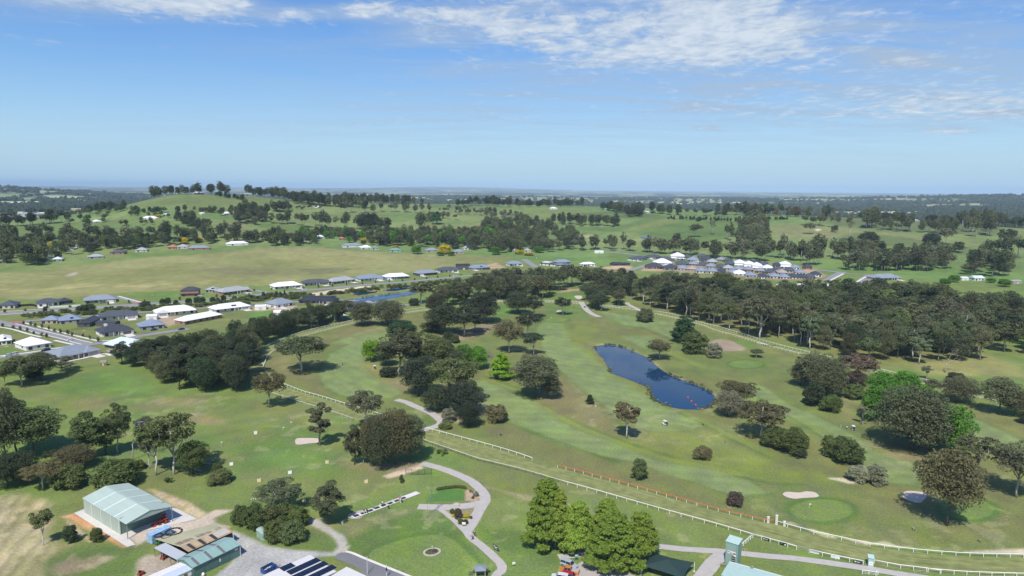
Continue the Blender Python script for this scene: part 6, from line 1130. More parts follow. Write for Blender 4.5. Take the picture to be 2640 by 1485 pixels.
def small_machine(reg, x, y, label, col, nm):
    p = G(reg, x, y); t = thing(nm, label, 'mower', p, 1.1); b = MB(); b.box((0, 0, .35), (1.5, .8, .5)); part('body', b, paint(col, .5), t); b = MB(); b.box((-.3, 0, .85), (.5, .5, .45)); part('seat', b, BLACK, t)
    for sx in (-.5, .5):
        for sy in (-.45, .45): b = MB(); b.tube([(sx, sy-.1, .28), (sx, sy+.1, .28)], .28, 10); part('wheel', b, BLACK, t)
    b = MB(); b.tube([(.3, 0, .8), (.1, 0, 1.25)], .03, 4); part('steering_column', b, BLACK, t)
small_machine('E1',500,960,'red mower parked under the grey carport',(.45,.05,.04),'ride_on_mower'); small_machine('E1',370,600,'green mower under the end of the rusty shed',(.05,.25,.06),'ride_on_mower'); small_machine('A1',1420,1160,'red machine at the bottom edge left of the white hut',(.45,.05,.03),'ride_on_mower')
def tank(reg, x, y, label):
    p = G(reg, x, y); t = thing('water_tank', label, 'water tank', p, 0, 'water tanks'); b = MB(); b.lathe((0, 0, 0), [(1.25, 0), (1.25, .9), (1.27, .95), (1.25, 1.0), (1.25, 2.2)], 22); part('tank_wall', b, paint((.26, .36, .31), .55), t, sm=False); b = MB(); b.lathe((0, 0, 2.2), [(1.3, 0), (.9, .28), (.25, .42), (.25, .5)], 22); part('lid', b, paint((.33, .43, .38), .5), t)
tank('A2',262,705,'pale green round water tank on the left, partly behind the other'); tank('A2',292,728,'pale green round water tank on the right, in front')
def skip():
    a, b_ = G('E2',350,665), G('E2',548,562); o = a; rz = frame_of(a, b_); L = np.linalg.norm(b_-a)+.6; Wd = 2.0; t = thing('skip_bin', 'dark blue skip bin full of rubbish in the gravel yard', 'skip bin', o, rz); M_ = paint((.03, .075, .22), .5, 0, .2)
    for nm, c, d in (('side', (L/2, .05, 0), (L, .1, 1.35)), ('side', (L/2, Wd-.05, 0), (L, .1, 1.35)), ('end', (.05, Wd/2, 0), (.1, Wd-.2, 1.35)), ('end', (L-.05, Wd/2, 0), (.1, Wd-.2, 1.35)), ('floor', (L/2, Wd/2, .02), (L-.2, Wd-.2, .3))): b = MB(); b.box(c, d); part(nm, b, M_, t)
    for k in range(4): b = MB(); b.box((.8+k*.9, -.06, 0), (.1, .1, 1.3)); part('rib', b, M_, t)
    for k, (c, col) in enumerate((((.9, .9, .5), (.7, .7, .72)), ((1.6, 1.1, .6), (.6, .35, .2)), ((2.1, 1.0, .55), (.75, .6, .45)), ((2.7, 1.2, .6), (.04, .22, .5)), ((1.2, .7, .45), (.6, .6, .6)))): b = MB(); b.ball(c, (.45, .4, .5), n=7, m=4); tag(b.build('rubbish_bag', paint(col, .7), None, o), ['grey rubbish bag at the left end of the blue skip', 'tan rubbish heap in the middle of the skip', 'cream rubbish bag in the skip', 'blue rubbish bag at the right end of the skip', 'pale rubbish bag at the front of the skip'][k], 'rubbish', 'rubbish in the skip').rotation_euler[2] = rz
    q = G('E2',600,540); t2 = thing('mesh_cage', 'blue wire cage trailer beside the skip bin', 'cage', q, rz)
    for x in (-.5, .5):
        for y in (-.6, .6): b = MB(); b.box((x, y, 0), (.06, .06, 1.5)); part('post', b, STEEL, t2)
    for z in (.4, .9, 1.4): b = MB(); b.box((0, -.6, z), (1, .04, .05)); b.box((0, .6, z), (1, .04, .05)); part('rail', b, STEEL, t2)
    b = MB(); b.box((0, 0, .1), (1.1, 1.25, .3)); part('tray', b, M_, t2)
skip()
def solar_building():
    z = 3.6; c = GZ('E2',1272,235,z); a_ = GZ('E2',640,520,z); b_ = GZ('E2',1938,538,z); rz = frame_of(a_, c); o = (c[0], c[1], 0); Wd = abs(local(b_, o, rz)[1]); L = 18.0; t = thing('clubhouse', 'white-roofed clubhouse carrying four rows of solar panels, cut by the bottom edge', 'building', o, rz)
    wr = mat('white_steel_roof', (.66,.64,.61), .5, 0, .06, .3, .15, streak=(.3, 5, 1)); b = MB(); b.prism([(-L, -.15), (-.15, -.15), (-.15, -Wd+.15), (-L, -Wd+.15)], 0, z-.12); part('wall', b, paint((.55, .53, .5)), t); b = MB(); slab(b, [(-L, 0, z), (0, 0, z), (0, -Wd, z), (-L, -Wd, z)], .1); part('roof', b, wr, t); b = MB(); b.box((-L/2, .06, z-.14), (L, .1, .16)); part('gutter', b, STEEL, t)
    SOL = mat('solar_cells', (.012, .016, .035), .18, 0, .15, .6, spec=.6)
    for row_, (p0, p1, q1, n) in enumerate(((('E2',885,405), ('E2',645,520), ('E2',970,480), 4), (('E2',1410,300), ('E2',800,600), ('E2',1498,372), 10), (('E2',1568,370), ('E2',955,684), ('E2',1655,440), 11), (('E2',1738,444), ('E2',1260,684), ('E2',1825,520), 9))):
        A_, B_, D_ = [local(GZ(*p, z+.1), o, rz) for p in (p0, p1, q1)]; h = abs(D_[1]-A_[1]); s = (A_[0]-B_[0])/n if row_ < 2 else 1.05; s = abs(s); arr = part('solar_array', MB().box((A_[0]-s*n/2, A_[1]-h/2, z+.02), (s*n, h*.7, .05)), STEEL, t)
        for k in range(n): b = MB(); b.box((A_[0]-s*(k+.5), A_[1]-h/2, z+.08), (s*.95, h, .04)); part('solar_panel', b, SOL, arr)
    z = 3.4; c = GZ('E2',2042,490,z); d = GZ('E2',1710,684,z); rz = frame_of(d, c); o = (c[0], c[1], 0); e = GZ('E2',2490,684,z); Wd = abs(local(e, o, rz)[1])+.5; L = 9; t = thing('annex', 'white-roofed annex at the bottom edge beside the asphalt road', 'building', o, rz)
    b = MB(); b.prism([(-L, -.1), (-.1, -.1), (-.1, -Wd+.1), (-L, -Wd+.1)], 0, z-.12); part('wall', b, paint((.5, .48, .46)), t); b = MB(); slab(b, [(-L, 0, z), (0, 0, z), (0, -Wd, z), (-L, -Wd, z)], .1); part('roof', b, wr, t)
solar_building()
def pole(reg, x, y, top, label):
    p, h = G(reg, x, y), 0; h = px2m(reg, y-top, p)/.9; t = thing('light_pole', label, 'pole', p); b = MB(); b.lathe((0, 0, 0), [(.11, 0), (.07, h)], 8); part('shaft', b, paint((.6, .6, .58)), t); b = MB(); b.lathe((0, 0, 0), [(.2, 0), (.2, .12)], 8); part('base', b, STEEL, t); return p, h, t
pole('A2',1242,1060,895,'pale grey pole in front of the annex by the asphalt road, left of two'); p_, h_, t_ = pole('A2',1420,1085,970,'pale pole with a dark box at mid height by the asphalt road'); b = MB(); b.box((0, -.1, h_*.5), (.3, .25, .9)); part('meter_box', b, BLACK, t_)

def tower():
    z = 6.9; a, b_, c = G('E5',505,838), G('E5',800,900), G('E5',890,850); a = GZ('E5',518,238,z); b_ = GZ('E5',825,335,z); c = GZ('E5',925,215,z); rz = frame_of(a, b_); Wd = np.linalg.norm(b_-a); D = abs(local(c, a, rz)[1]); o = (a[0], a[1], 0)
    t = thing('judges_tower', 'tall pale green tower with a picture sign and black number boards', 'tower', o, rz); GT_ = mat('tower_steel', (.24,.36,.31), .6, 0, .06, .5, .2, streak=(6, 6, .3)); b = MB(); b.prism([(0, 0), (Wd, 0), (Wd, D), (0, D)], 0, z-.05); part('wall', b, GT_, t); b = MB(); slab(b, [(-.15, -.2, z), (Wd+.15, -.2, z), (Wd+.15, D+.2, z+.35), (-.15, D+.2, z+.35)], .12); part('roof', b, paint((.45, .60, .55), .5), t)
    s = part('picture_sign', MB().box((Wd*.52, -.03, 3.55), (Wd*.68, .05, .85)), WHITE, t)
    for k, (x, w, h, zz, col) in enumerate(((.30, .14, .3, 4.0, (.1,.12,.25)), (.42, .1, .25, 3.8, (.5,.1,.08)), (.55, .16, .3, 3.85, (.7,.2,.12)), (.75, .2, .4, 3.75, (.12,.1,.2)), (.45, .5, .12, 3.6, (.15,.4,.25)))): b = MB(); b.box((Wd*x, -.065, zz), (Wd*w, .02, h)); part('picture', b, paint(col), s)
    b = MB(); b.box((Wd*.78, -.03, 3.2), (Wd*.2, .05, .32)); part('small_sign', b, WHITE, t); bd = part('number_board', MB().box((Wd*.66, -.04, 1.0), (Wd*.24, .06, 2.1)), BLACK, t)
    for k in range(3): b = MB(); b.box((Wd*.66, -.08, 1.25+k*.65), (Wd*.16, .02, .22)); part('number', b, paint((.55, .45, .4)), bd)
    b = MB(); b.box((Wd-.35, -.02, 0), (.06, .03, z-.3)); part('seam', b, M_TWALL, t); b = MB(); b.box((Wd*.3, -.03, 0), (.9, .04, 2.0)); part('door', b, GT_, t)
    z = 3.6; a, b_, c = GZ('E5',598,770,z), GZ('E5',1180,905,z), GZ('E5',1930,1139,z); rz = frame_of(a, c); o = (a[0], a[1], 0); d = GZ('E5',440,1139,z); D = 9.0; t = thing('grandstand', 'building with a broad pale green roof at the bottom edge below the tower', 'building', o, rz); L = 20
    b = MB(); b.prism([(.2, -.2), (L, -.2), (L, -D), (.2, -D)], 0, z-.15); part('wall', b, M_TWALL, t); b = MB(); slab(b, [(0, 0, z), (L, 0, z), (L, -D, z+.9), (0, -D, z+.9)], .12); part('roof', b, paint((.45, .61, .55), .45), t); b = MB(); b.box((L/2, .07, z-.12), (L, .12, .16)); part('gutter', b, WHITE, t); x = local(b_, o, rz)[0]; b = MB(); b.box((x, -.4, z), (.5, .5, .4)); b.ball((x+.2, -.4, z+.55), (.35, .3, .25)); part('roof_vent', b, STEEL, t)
tower()
def judge_box():
    p = G('E6',1560,598); q = G('E6',1700,625); rz = frame_of(p, q); w = np.linalg.norm(q-p); t = thing('judges_box', 'small pale green judge box with a white sign on the outer rail', 'box', p, rz); GT_ = paint((.36, .50, .48), .5); b = MB(); b.box((w/2, .8, 0), (w, 1.6, 2.5)); part('wall', b, GT_, t); b = MB(); slab(b, [(-.1, -.15, 2.55), (w+.1, -.15, 2.55), (w+.1, 1.75, 2.75), (-.1, 1.75, 2.75)], .1); part('roof', b, paint((.45, .62, .60), .5), t); b = MB(); b.box((w/2, -.03, .5), (w*.75, .05, 1.0)); s = part('sign', b, WHITE, t); b = MB(); b.box((w/2, -.07, .95), (w*.4, .02, .12)); part('lettering', b, paint((.3, .35, .4)), s)
judge_box()
def sail():
    z = 2.6; A_ = [GZ('A3',1425,965,2.5), GZ('A3',1908,935,2.6), GZ('A3',1810,1085,2.4), GZ('A3',1515,838,2.5)]; apex = GZ('A3',1690,905,3.6); pts = [A_[0], A_[2], A_[1], A_[3]]; o = np.mean(pts, 0); o[2] = 0
    t = thing('shade_sail', 'dark green shade sail on white posts in front of the cone trees', 'shade sail', o); b = MB(); n = 8; V = []
    for i in range(n+1):
        for j in range(n+1):
            u, v = i/n, j/n; p = (pts[0]*(1-u)*(1-v)+pts[1]*u*(1-v)+pts[2]*u*v+pts[3]*(1-u)*v); k = 1-max(abs(2*u-1), abs(2*v-1)); ed = 4*(u*(1-u)*(abs(2*v-1)**4)+v*(1-v)*(abs(2*u-1)**4)); c = np.mean(pts, 0); q = p+(c-p)*.10*ed; V.append((q[0]-o[0], q[1]-o[1], q[2]+1.5*k**1.0-.05*ed))
    m = len(V); V += [(x, y, z_-.03) for x, y, z_ in V]; F = [(i*(n+1)+j, (i+1)*(n+1)+j, (i+1)*(n+1)+j+1, i*(n+1)+j+1) for i in range(n) for j in range(n)]; b.add(V, F+[(d+m, c+m, b2+m, a+m) for a, b2, c, d in F]); part('canopy', b, mat('shade_cloth', (.022, .048, .045), .75, 0, .15, 3), t)
    for p in pts: b = MB(); b.tube([(p[0]-o[0], p[1]-o[1], 0), (p[0]-o[0], p[1]-o[1], p[2]+.05)], .07, 8); part('post', b, WHITE, t)
    for p in pts: b = MB(); b.box((p[0]-o[0], p[1]-o[1], 0), (.6, .6, .08)); part('footing', b, M_CONC, t)
sail()
# ---- houses
ROOF = {'white': (.80,.80,.80), 'slate': (.25,.285,.33), 'dark': (.085,.095,.115), 'char': (.060,.066,.080), 'black': (.035,.040,.052), 'grey': (.36,.38,.39), 'blue': (.23,.28,.36), 'terra': (.42,.20,.12), 'green': (.16,.30,.25), 'ice': (.58,.67,.72), 'tan': (.38,.33,.27), 'red': (.42,.10,.07)}
WALL = {'white': (.72,.71,.69), 'cream': (.55,.50,.44), 'brick': (.34,.19,.14), 'grey': (.30,.30,.30), 'dark': (.09,.09,.095), 'pink': (.52,.42,.36), 'tan': (.42,.34,.26), 'blue': (.12,.25,.52), 'green': (.30,.42,.36)}
_rm = {}
def roofm(k):
    if k not in _rm: _rm[k] = mat('roof_'+k, ROOF[k], .55, 0, .10, .5, .2)
    return _rm[k]
def wallm(k):
    if 'w'+k not in _rm: _rm['w'+k] = mat('wall_'+k, WALL[k], .85, 0, .12, .8, .2)
    return _rm['w'+k]
def hip(b, x0, y0, x1, y1, z, pitch=.48, gable=False):
    w, d = x1-x0, y1-y0; lng = w >= d; r_ = min(w, d)/2; h = z+r_*pitch; e = r_*(.02 if gable else 1.0)
    R1, R2 = ((x0+e, (y0+y1)/2, h), (x1-e, (y0+y1)/2, h)) if lng else (((x0+x1)/2, y0+e, h), ((x0+x1)/2, y1-e, h))
    vs = [(x0, y0, z), (x1, y0, z), (x1, y1, z), (x0, y1, z), R1, R2, (x0, y0, z-.22), (x1, y0, z-.22), (x1, y1, z-.22), (x0, y1, z-.22)]
    fs = [(0, 1, 5, 4), (1, 2, 5), (2, 3, 4, 5), (3, 0, 4)] if lng else [(0, 1, 4), (1, 2, 5, 4), (2, 3, 5), (3, 0, 4, 5)]
    return b.add(vs, fs+[(0, 6, 7, 1), (1, 7, 8, 2), (2, 8, 9, 3), (3, 9, 6, 0), (9, 8, 7, 6)])
HN = [0]
def house(a, b_, dep, roof, wall, label, style='hip', st=1, group=None, cat='house', name=None, detail=2, solar=0, porch=True):
    rz = frame_of(a, b_); w = float(np.linalg.norm((b_-a)[:2])); rg = np.random.default_rng(100+HN[0]); HN[0] += 1; e = 2.75 if st == 1 else 5.4; nm = name or ('house' if style != 'shed' else 'garden_shed')
    t = thing(nm, label, cat, (a[0], a[1], float(min(a[2], b_[2]))), rz, group); W_ = wallm(wall); R0 = roofm(roof); ov = .55; b = MB(); r = MB(); ww = 0; y0 = 0; x0 = 0; side = True
    if style == 'shed':
        b.box((w/2, dep/2, -.3), (w, dep, e+.3)); hip(r, -.15, -.15, w+.15, dep+.15, e+.22, .30, True); part('wall', b, W_, t); part('roof', r, R0, t); d = MB(); d.box((w*.5, -.03, 0), (min(2.6, w*.4), .06, 2.2)); part('roller_door', d, paint((.5, .5, .5)), t); return t
    if style == 'flat':
        b.box((w/2, dep/2, -.3), (w, dep, e+.3)); r.box((w/2, dep/2-.3, e), (w+.8, dep+1.2, .25)); b2 = MB(); b2.box((w*.3, dep*.55, e+.25), (w*.45, dep*.6, 1.3)); part('upper_wall', b2, W_, t)
    else:
        side = rg.random() < .5; ww = min(w*.42, 8.5); x0 = 0 if side else w-ww; y0 = 1.9; two = w > 15
        if two and porch:
            b.box((w/2, (y0+dep)/2, -.3), (w, dep-y0, e+.3)); b.box((x0+ww/2, y0/2+.05, -.3), (ww-.06, y0+.1, e+.27)); hip(r, -ov, y0-ov, w+ov, dep+ov, e+.22); hip(r, x0-ov, -ov, x0+ww+ov, dep*.62, e+.19, .48, style == 'gable')
            if rg.random() < .6: yb = dep*.55; hip(r, w*.55-ov if side else -ov, yb, w+ov if side else w*.45+ov, dep+2.2, e+.2); b.box((w*.78 if side else w*.22, dep+.8, -.3), (w*.36, 1.7, e+.26))
        else: b.box((w/2, dep/2, -.3), (w, dep, e+.3)); hip(r, -ov, -ov, w+ov, dep+ov, e+.22, .48, style == 'gable'); y0 = 0; ww = 0
    part('wall', b, W_, t); part('roof', r, R0, t)
    if st == 2: b = MB(); hip(b, -1.0, -1.2, w+.6, 1.0, 2.75, .35); part('awning', b, R0, t)
    n = {2: max(3, int(w/5)), 1: 3, 0: 2}[detail]
    for k in range(n):
        x = w*(k+.5)/n; wg = style not in ('flat',) and ww and (x0 < x < x0+ww); y = -.03 if (not ww or wg) else y0-.03; z0 = .9 if k % 2 else .3; b = MB(); f = part('window', b.box((x, y, z0), (1.5 if k % 2 else 2.0, .06, 2.2-z0)), GLASS, t)
        if detail == 2: b = MB(); b.box((x, y-.04, z0-.08), (2.5, .05, .07)); part('sill', b, WHITE, f)
    if ww and detail:
        gx = x0+ww/2; b = MB(); b.box((gx, -.06, 0), (min(4.8, ww*.7), .06, 2.3)); part('garage_door', b, paint(rg.choice([.1, .3, .55])*np.ones(3)), t) if rg.random() < .6 else None
        for k in range(2): b = MB(); b.box(((x0+ww+1.2+k*3) if side else (x0-1.2-k*3), .35 if 1 else 0, 0), (.3, .3, e)); part('veranda_post', b, WHITE if wall != 'dark' else W_, t)
        b = MB(); xa, xb = (x0+ww, w) if side else (0, x0); slab(b, [(xa, .1, e-.02), (xb, .1, e-.02), (xb, y0+.2, e+.12), (xa, y0+.2, e+.12)], .12); part('veranda_roof', b, R0, t)
    if detail == 2 and ww: c_, s_ = math.cos(rz), math.sin(rz); gx = x0+ww/2; sheet('driveway', [np.array([a[0]+u*c_-v*s_, a[1]+u*s_+v*c_, float(a[2])]) for u, v in ((gx-2.7, -8), (gx+2.7, -8), (gx+2.7, -.1), (gx-2.7, -.1))], M_FOOT, .1)
    if detail == 2:
        b = MB(); b.box((-.03, dep*.35, .9), (.06, 1.8, 1.3)); part('window', b, GLASS, t); b = MB(); b.box((w+.03, dep*.6, .9), (.06, 1.8, 1.3)); part('window', b, GLASS, t); b = MB(); b.box((w*.7, dep*.6, e+.6), (.5, .5, 1.2)); part('chimney', b, STEEL, t) if rg.random() < .4 else None
    if solar:
        b = MB(); h0 = e+.22; y1 = (dep+y0)/2 if style != 'flat' else dep/2; yb = y0-ov; sl = .48; pts = [(w*.5, yb+1.2, h0+1.2*sl+.1), (w*.5+solar, yb+1.2, h0+1.2*sl+.1), (w*.5+solar, yb+2.9, h0+2.9*sl+.1), (w*.5, yb+2.9, h0+2.9*sl+.1)]; slab(b, pts, .06); part('solar_panel', b, paint((.015, .02, .04), .2), t)
    return t
def hp(reg, x, y, x2, y2, dep, roof, wall, label, **k): return house(G(reg, x, y), G(reg, x2, y2), dep, roof, wall, label, **k)
hp('F5',1140,1105,1860,950,17,'slate','cream','large grey-blue hipped house with a dark porch, nearest the golf range'); hp('F5',490,895,945,820,17,'white','white','bright white-roofed house by the street corner, in front of its twin'); hp('F5',-60,800,215,770,15,'white','white','white-roofed house at the left edge behind its twin',solar=1.5)
hp('F5',1095,412,1510,375,13,'blue','grey','grey-blue hipped house with a wide dark veranda beside the side street',solar=2); hp('F5',750,402,1060,392,9,'blue','tan','low grey-blue wing joined to the veranda house',porch=False); hp('F5',1850,348,2545,288,14,'dark','white','charcoal-roofed white house with a central gable',style='gable'); hp('F5',1660,450,1850,355,8,'char','dark','black-walled garage at the end of the charcoal-roofed white house',style='gable',porch=False)
hp('F5',1890,648,2470,572,15,'char','white','charcoal house with a timber garage on the street corner'); hp('F5',1770,440,2130,445,6,'char','dark','dark flat-roofed annex behind the charcoal corner house',style='shed'); hp('F5',1880,845,2380,925,15,'ice','brick','red brick house with a pale icy roof beside the dense grove')
hp('C1',1415,832,1655,806,13,'blue','grey','grey-blue roofed house with a dark blue car parked at its front'); hp('C1',1580,692,1975,655,15,'white','white','white-roofed house with a wide gabled patio',style='gable'); hp('C1',1470,724,1578,720,6,'white','white','small white shed beside the white-roofed patio house',style='shed',cat='shed'); hp('C1',1860,775,2235,703,11,'white','brick','long white-roofed brick house beside the dark grove',porch=False)
hp('C1',2170,655,2520,612,13,'white','white','white-roofed house with two black solar arrays',solar=4); hp('C1',-20,613,150,606,13,'dark','cream','dark-roofed house at the left edge by the through road'); hp('C1',375,593,600,575,13,'dark','white','modern white house with a black curved roof by the through road'); hp('C1',615,570,732,557,9,'char','dark','small black-roofed house by the through road',porch=False); hp('C1',845,563,1170,541,14,'slate','grey','long slate-roofed house with cars in front, by the through road')
hp('C1',1820,490,2000,484,11,'char','brick','two-storey brick house with a dark roof on the pasture edge',st=2); hp('C1',2068,447,2172,450,9,'grey','grey','small grey house with black solar panels on the pasture edge',solar=3,porch=False); hp('C1',2255,476,2515,442,14,'grey','brick','pale grey-roofed brick house on the pasture edge',style='gable')
hp('C2',385,383,640,363,14,'white','white','white-roofed house with a raised centre beside the gravel track'); hp('C2',660,351,890,337,13,'dark','cream','dark-roofed house with a cream gable in the row by the pasture',style='gable'); hp('C2',930,335,1130,310,14,'grey','grey','pale grey-roofed house in the row by the pasture'); hp('C2',1180,309,1385,293,14,'blue','white','blue-grey roofed white house in the row by the pasture',style='gable')
hp('C2',1410,291,1630,279,13,'white','blue','white-roofed house wrapped in blue sheeting'); hp('C2',1715,258,1895,244,13,'slate','dark','slate-roofed dark house at the right part of the row by the pasture'); hp('C2',1910,228,2085,220,14,'dark','white','dark-roofed house with twin white gables',style='gable'); hp('C2',2075,200,2190,196,9,'black','dark','black box-shaped upper house behind the twin gables',style='shed',st=2); hp('C2',2205,205,2380,196,13,'blue','grey','blue-grey house at the right end of the row by the pasture',solar=3)
hp('F6',490,512,740,503,6,'white','white','white steel shed beside the grey hipped house',style='shed',cat='shed'); hp('F6',960,472,1390,408,16,'slate','white','grey hipped house with a dark dish on its roof'); hp('F6',1440,372,2245,385,14,'black','grey','black-roofed house with several hips beside the grey hipped house'); hp('F6',900,652,1260,640,8,'white','white','white shed with a striped roof below the green lawn',style='shed',cat='shed'); hp('F6',2050,655,2480,605,15,'dark','pink','dark grey house with a white gable behind the belt of trees',style='gable'); hp('C2',1095,575,1290,548,13,'dark','white','dark-roofed house below the dam, nearest the outer rail')
hp('C3',225,163,345,158,12,'blue','white','blue-grey roofed house alone left of the cul-de-sac'); hp('C3',500,152,640,165,13,'black','white','black and white modern house right of the cul-de-sac',style='flat'); hp('C3',660,168,785,162,13,'blue','grey','blue-grey house with a tall end wall right of the cul-de-sac',st=2); hp('C3',900,166,1000,160,9,'white','white','white-roofed house behind the treetops'); hp('C3',1175,161,1320,156,12,'char','dark','charcoal house on bare brown earth',style='flat'); hp('C3',1365,119,1485,106,14,'dark','white','dark-roofed white house at the corner before the dense estate'); hp('C3',1490,100,1615,92,13,'dark','grey','dark-roofed house behind the corner one before the dense estate'); hp('C3',1000,46,1080,46,6,'white','white','long low white building by the pale road',style='shed')
hp('C4',1255,292,1480,286,16,'slate','tan','large slate-roofed house at the right end of the new street'); hp('C4',885,371,1055,366,13,'dark','white','dark-roofed house just above the right-hand wood'); hp('C4',795,372,860,366,10,'ice','white','pale-roofed house just above the right-hand wood'); hp('C4',2135,292,2220,290,9,'ice','white','old pale-roofed farmhouse among trees at right',style='gable',porch=False); hp('C4',2022,290,2080,289,7,'white','white','little white farm shed left of the old farmhouse',style='shed',cat='shed'); hp('C4',2480,322,2560,318,8,'tan','grey','grey farm shed near the right edge',style='shed',cat='shed')
EST = {'F3': [(1055,215,225,'white','white'),(1225,198,165,'dark','grey'),(850,262,300,'dark','brick'),(785,345,300,'white','white'),(640,382,300,'char','brick'),(1150,328,215,'dark','brick'),(935,402,235,'char','grey'),(1145,413,170,'slate','cream'),(1340,252,195,'slate','white'),(1490,182,140,'dark','grey'),(1590,247,240,'char','brick'),(1350,330,160,'slate','brick'),(1515,346,155,'dark','brick'),(1690,286,165,'grey','brick'),(1840,244,140,'slate','brick'),(1965,260,130,'dark','brick'),(1665,371,160,'slate','tan'),(1490,456,180,'blue','cream'),(1700,466,170,'slate','cream'),(1320,426,175,'tan','tan'),(1850,384,160,'dark','brick'),(1855,462,145,'char','grey'),(1990,406,170,'grey','tan'),(2030,324,170,'dark','dark'),(2205,346,180,'white','white'),(2380,371,180,'white','white'),(2520,396,165,'white','white'),(2180,422,160,'slate','grey'),(2370,432,160,'slate','brick'),(2220,512,215,'white','white'),(2070,482,140,'slate','white'),(2410,542,180,'blue','cream'),(2360,292,115,'char','dark'),(2500,306,145,'char','grey')],
       'F4': [(480,567,145,'char','white'),(610,477,145,'dark','brick'),(430,457,145,'slate','brick'),(575,402,165,'white','white'),(735,352,135,'char','grey'),(490,332,115,'dark','grey'),(905,372,175,'white','white'),(790,437,180,'dark','brick'),(1000,452,170,'dark','tan'),(1075,392,145,'slate','white'),(1310,386,145,'char','brick'),(710,562,180,'slate','cream'),(890,574,165,'blue','white'),(1060,577,175,'char','white'),(1220,577,165,'char','grey'),(1180,490,165,'slate','white'),(1370,572,155,'dark','tan'),(1480,527,155,'char','white'),(850,492,175,'tan','tan'),(1240,772,160,'white','white'),(785,735,100,'white','white')]}
RN = {'white': 'white-roofed', 'dark': 'dark grey-roofed', 'char': 'charcoal-roofed', 'slate': 'slate grey-roofed', 'blue': 'blue-grey roofed', 'tan': 'tan-roofed', 'grey': 'pale grey-roofed'}
for rg_, lst in EST.items():
    for x, y, w, ro, wa in lst:
        a, b_ = G(rg_, x-w*.57, y), G(rg_, x+w*.53, y+7); house(a, b_, 20, ro, wa, '%s house packed among others in the dense estate on the right' % RN[ro], group='%s houses of the dense estate' % RN[ro], detail=1, st=2 if (wa == 'white' and ro == 'white' and y < 400) else 1)
FAR = [('D1',1685,790,1775,788,'terra','brick'),('D1',1778,786,1890,784,'grey','cream'),('D1',1890,800,2110,795,'slate','brick'),('D1',2288,756,2500,748,'white','white'),('D1',1362,820,1480,815,'grey','cream'),('D1',1108,845,1250,842,'dark','brick'),('D1',888,890,1045,880,'grey','grey'),('D1',372,892,462,892,'white','white'),('D1',528,915,625,912,'ice','grey'),('D1',682,800,745,798,'ice','white'),('D1',-10,935,60,932,'green','brick'),('D1',1428,490,1570,488,'white','white'),('D1',1642,456,1690,455,'ice','green'),('D1',1757,452,1870,448,'dark','brick'),('D1',2262,446,2370,444,'white','white'),('D1',916,526,962,524,'white','grey'),('D1',2032,446,2066,445,'white','white'),('D1',1972,237,2060,236,'white','cream'),
       ('D2',605,656,735,652,'slate','cream'),('D2',782,627,850,625,'white','white'),('D2',982,640,1030,640,'terra','brick'),('D2',1018,710,1190,704,'slate','white'),('D2',1182,727,1280,724,'white','cream'),('D2',1284,730,1350,728,'green','cream'),('D2',1446,752,1556,750,'green','green'),('D2',1782,754,1896,750,'slate','tan'),('D2',2042,766,2136,764,'slate','tan'),('D2',2132,730,2215,728,'grey','white'),('D2',1252,610,1300,608,'terra','cream'),('D2',1398,673,1500,672,'terra','brick'),('D2',785,345,812,345,'white','white'),('D2',0,402,28,402,'white','white'),
       ('D3',602,353,660,352,'white','white'),('D3',1092,360,1128,360,'grey','white'),('D3',1400,380,1470,378,'white','white'),('D3',1475,388,1512,387,'ice','white'),('D3',1515,386,1556,386,'tan','grey'),('D3',1288,372,1360,372,'tan','brick'),('D3',252,740,300,740,'grey','white'),('D3',362,742,420,742,'grey','cream'),('D4',858,356,912,355,'white','white'),('D4',1580,440,1640,440,'grey','grey')]
for rg_, x, y, x2, y2, ro, wa in FAR:
    rn = {'terra': 'terracotta-roofed', 'ice': 'pale icy-roofed', 'green': 'green-roofed'}.get(ro) or RN[ro]; a, b_ = G(rg_, x, y), G(rg_, x2, y2)
    if np.hypot(*(b_-a)[:2]) > 70: b_ = a+(b_-a)/np.linalg.norm(b_-a)*30; b_[2] = float(height(b_[0], b_[1]))
    house(a, b_, 12, ro, wa, '%s country house among garden trees beyond the pasture' % rn, group='%s country houses' % rn, detail=0, porch=False)
def factory():
    for rg_, x, y, x2, y2, d, h, ro, lab in (('D1',205,338,860,312,60,8,'white','very long low white factory roof on the far left plain'),('D1',110,352,200,350,50,8,'white','short white factory hall left of the very long one'),('D1',175,472,330,468,40,9,'grey','grey works building below the concrete silo'),('D1',335,452,430,450,35,8,'white','white works shed right of the concrete silo'),('D1',-20,500,130,492,40,7,'tan','works shed with red doors at the left edge'),('D1',360,358,440,356,40,7,'white','small white factory hall in front of the very long one')):
        a, b_ = G(rg_, x, y), G(rg_, x2, y2); w = float(np.hypot(*(b_-a)[:2])); w = min(w, 900); t = thing('factory', lab, 'factory', a, frame_of(a, b_)); b = MB(); b.box((w/2, d/2, -2), (w, d, h+2)); part('wall', b, wallm('white'), t); b = MB(); hip(b, -1, -1, w+1, d+1, h+.4, .15, True); part('roof', b, roofm(ro), t)
        n = 3
        for k in range(n): b = MB(); b.box((w*(k+.5)/n, -.2, 0), (5, .3, 5)); part('loading_door', b, paint((.4, .06, .05)) if 'red' in lab else paint((.3, .3, .32)), t)
    p = G('D1',220,445); t = thing('silo', 'concrete silo tower over the works on the left', 'silo', p); s = px2m('D1',1,p); b = MB(); b.box((0, 0, -1), (22*s, 22*s, 40*s)); part('shaft', b, paint((.5, .49, .47)), t); b = MB(); b.box((0, 0, 38*s), (52*s, 40*s, 20*s)); part('head', b, paint((.55, .54, .52)), t)
factory()
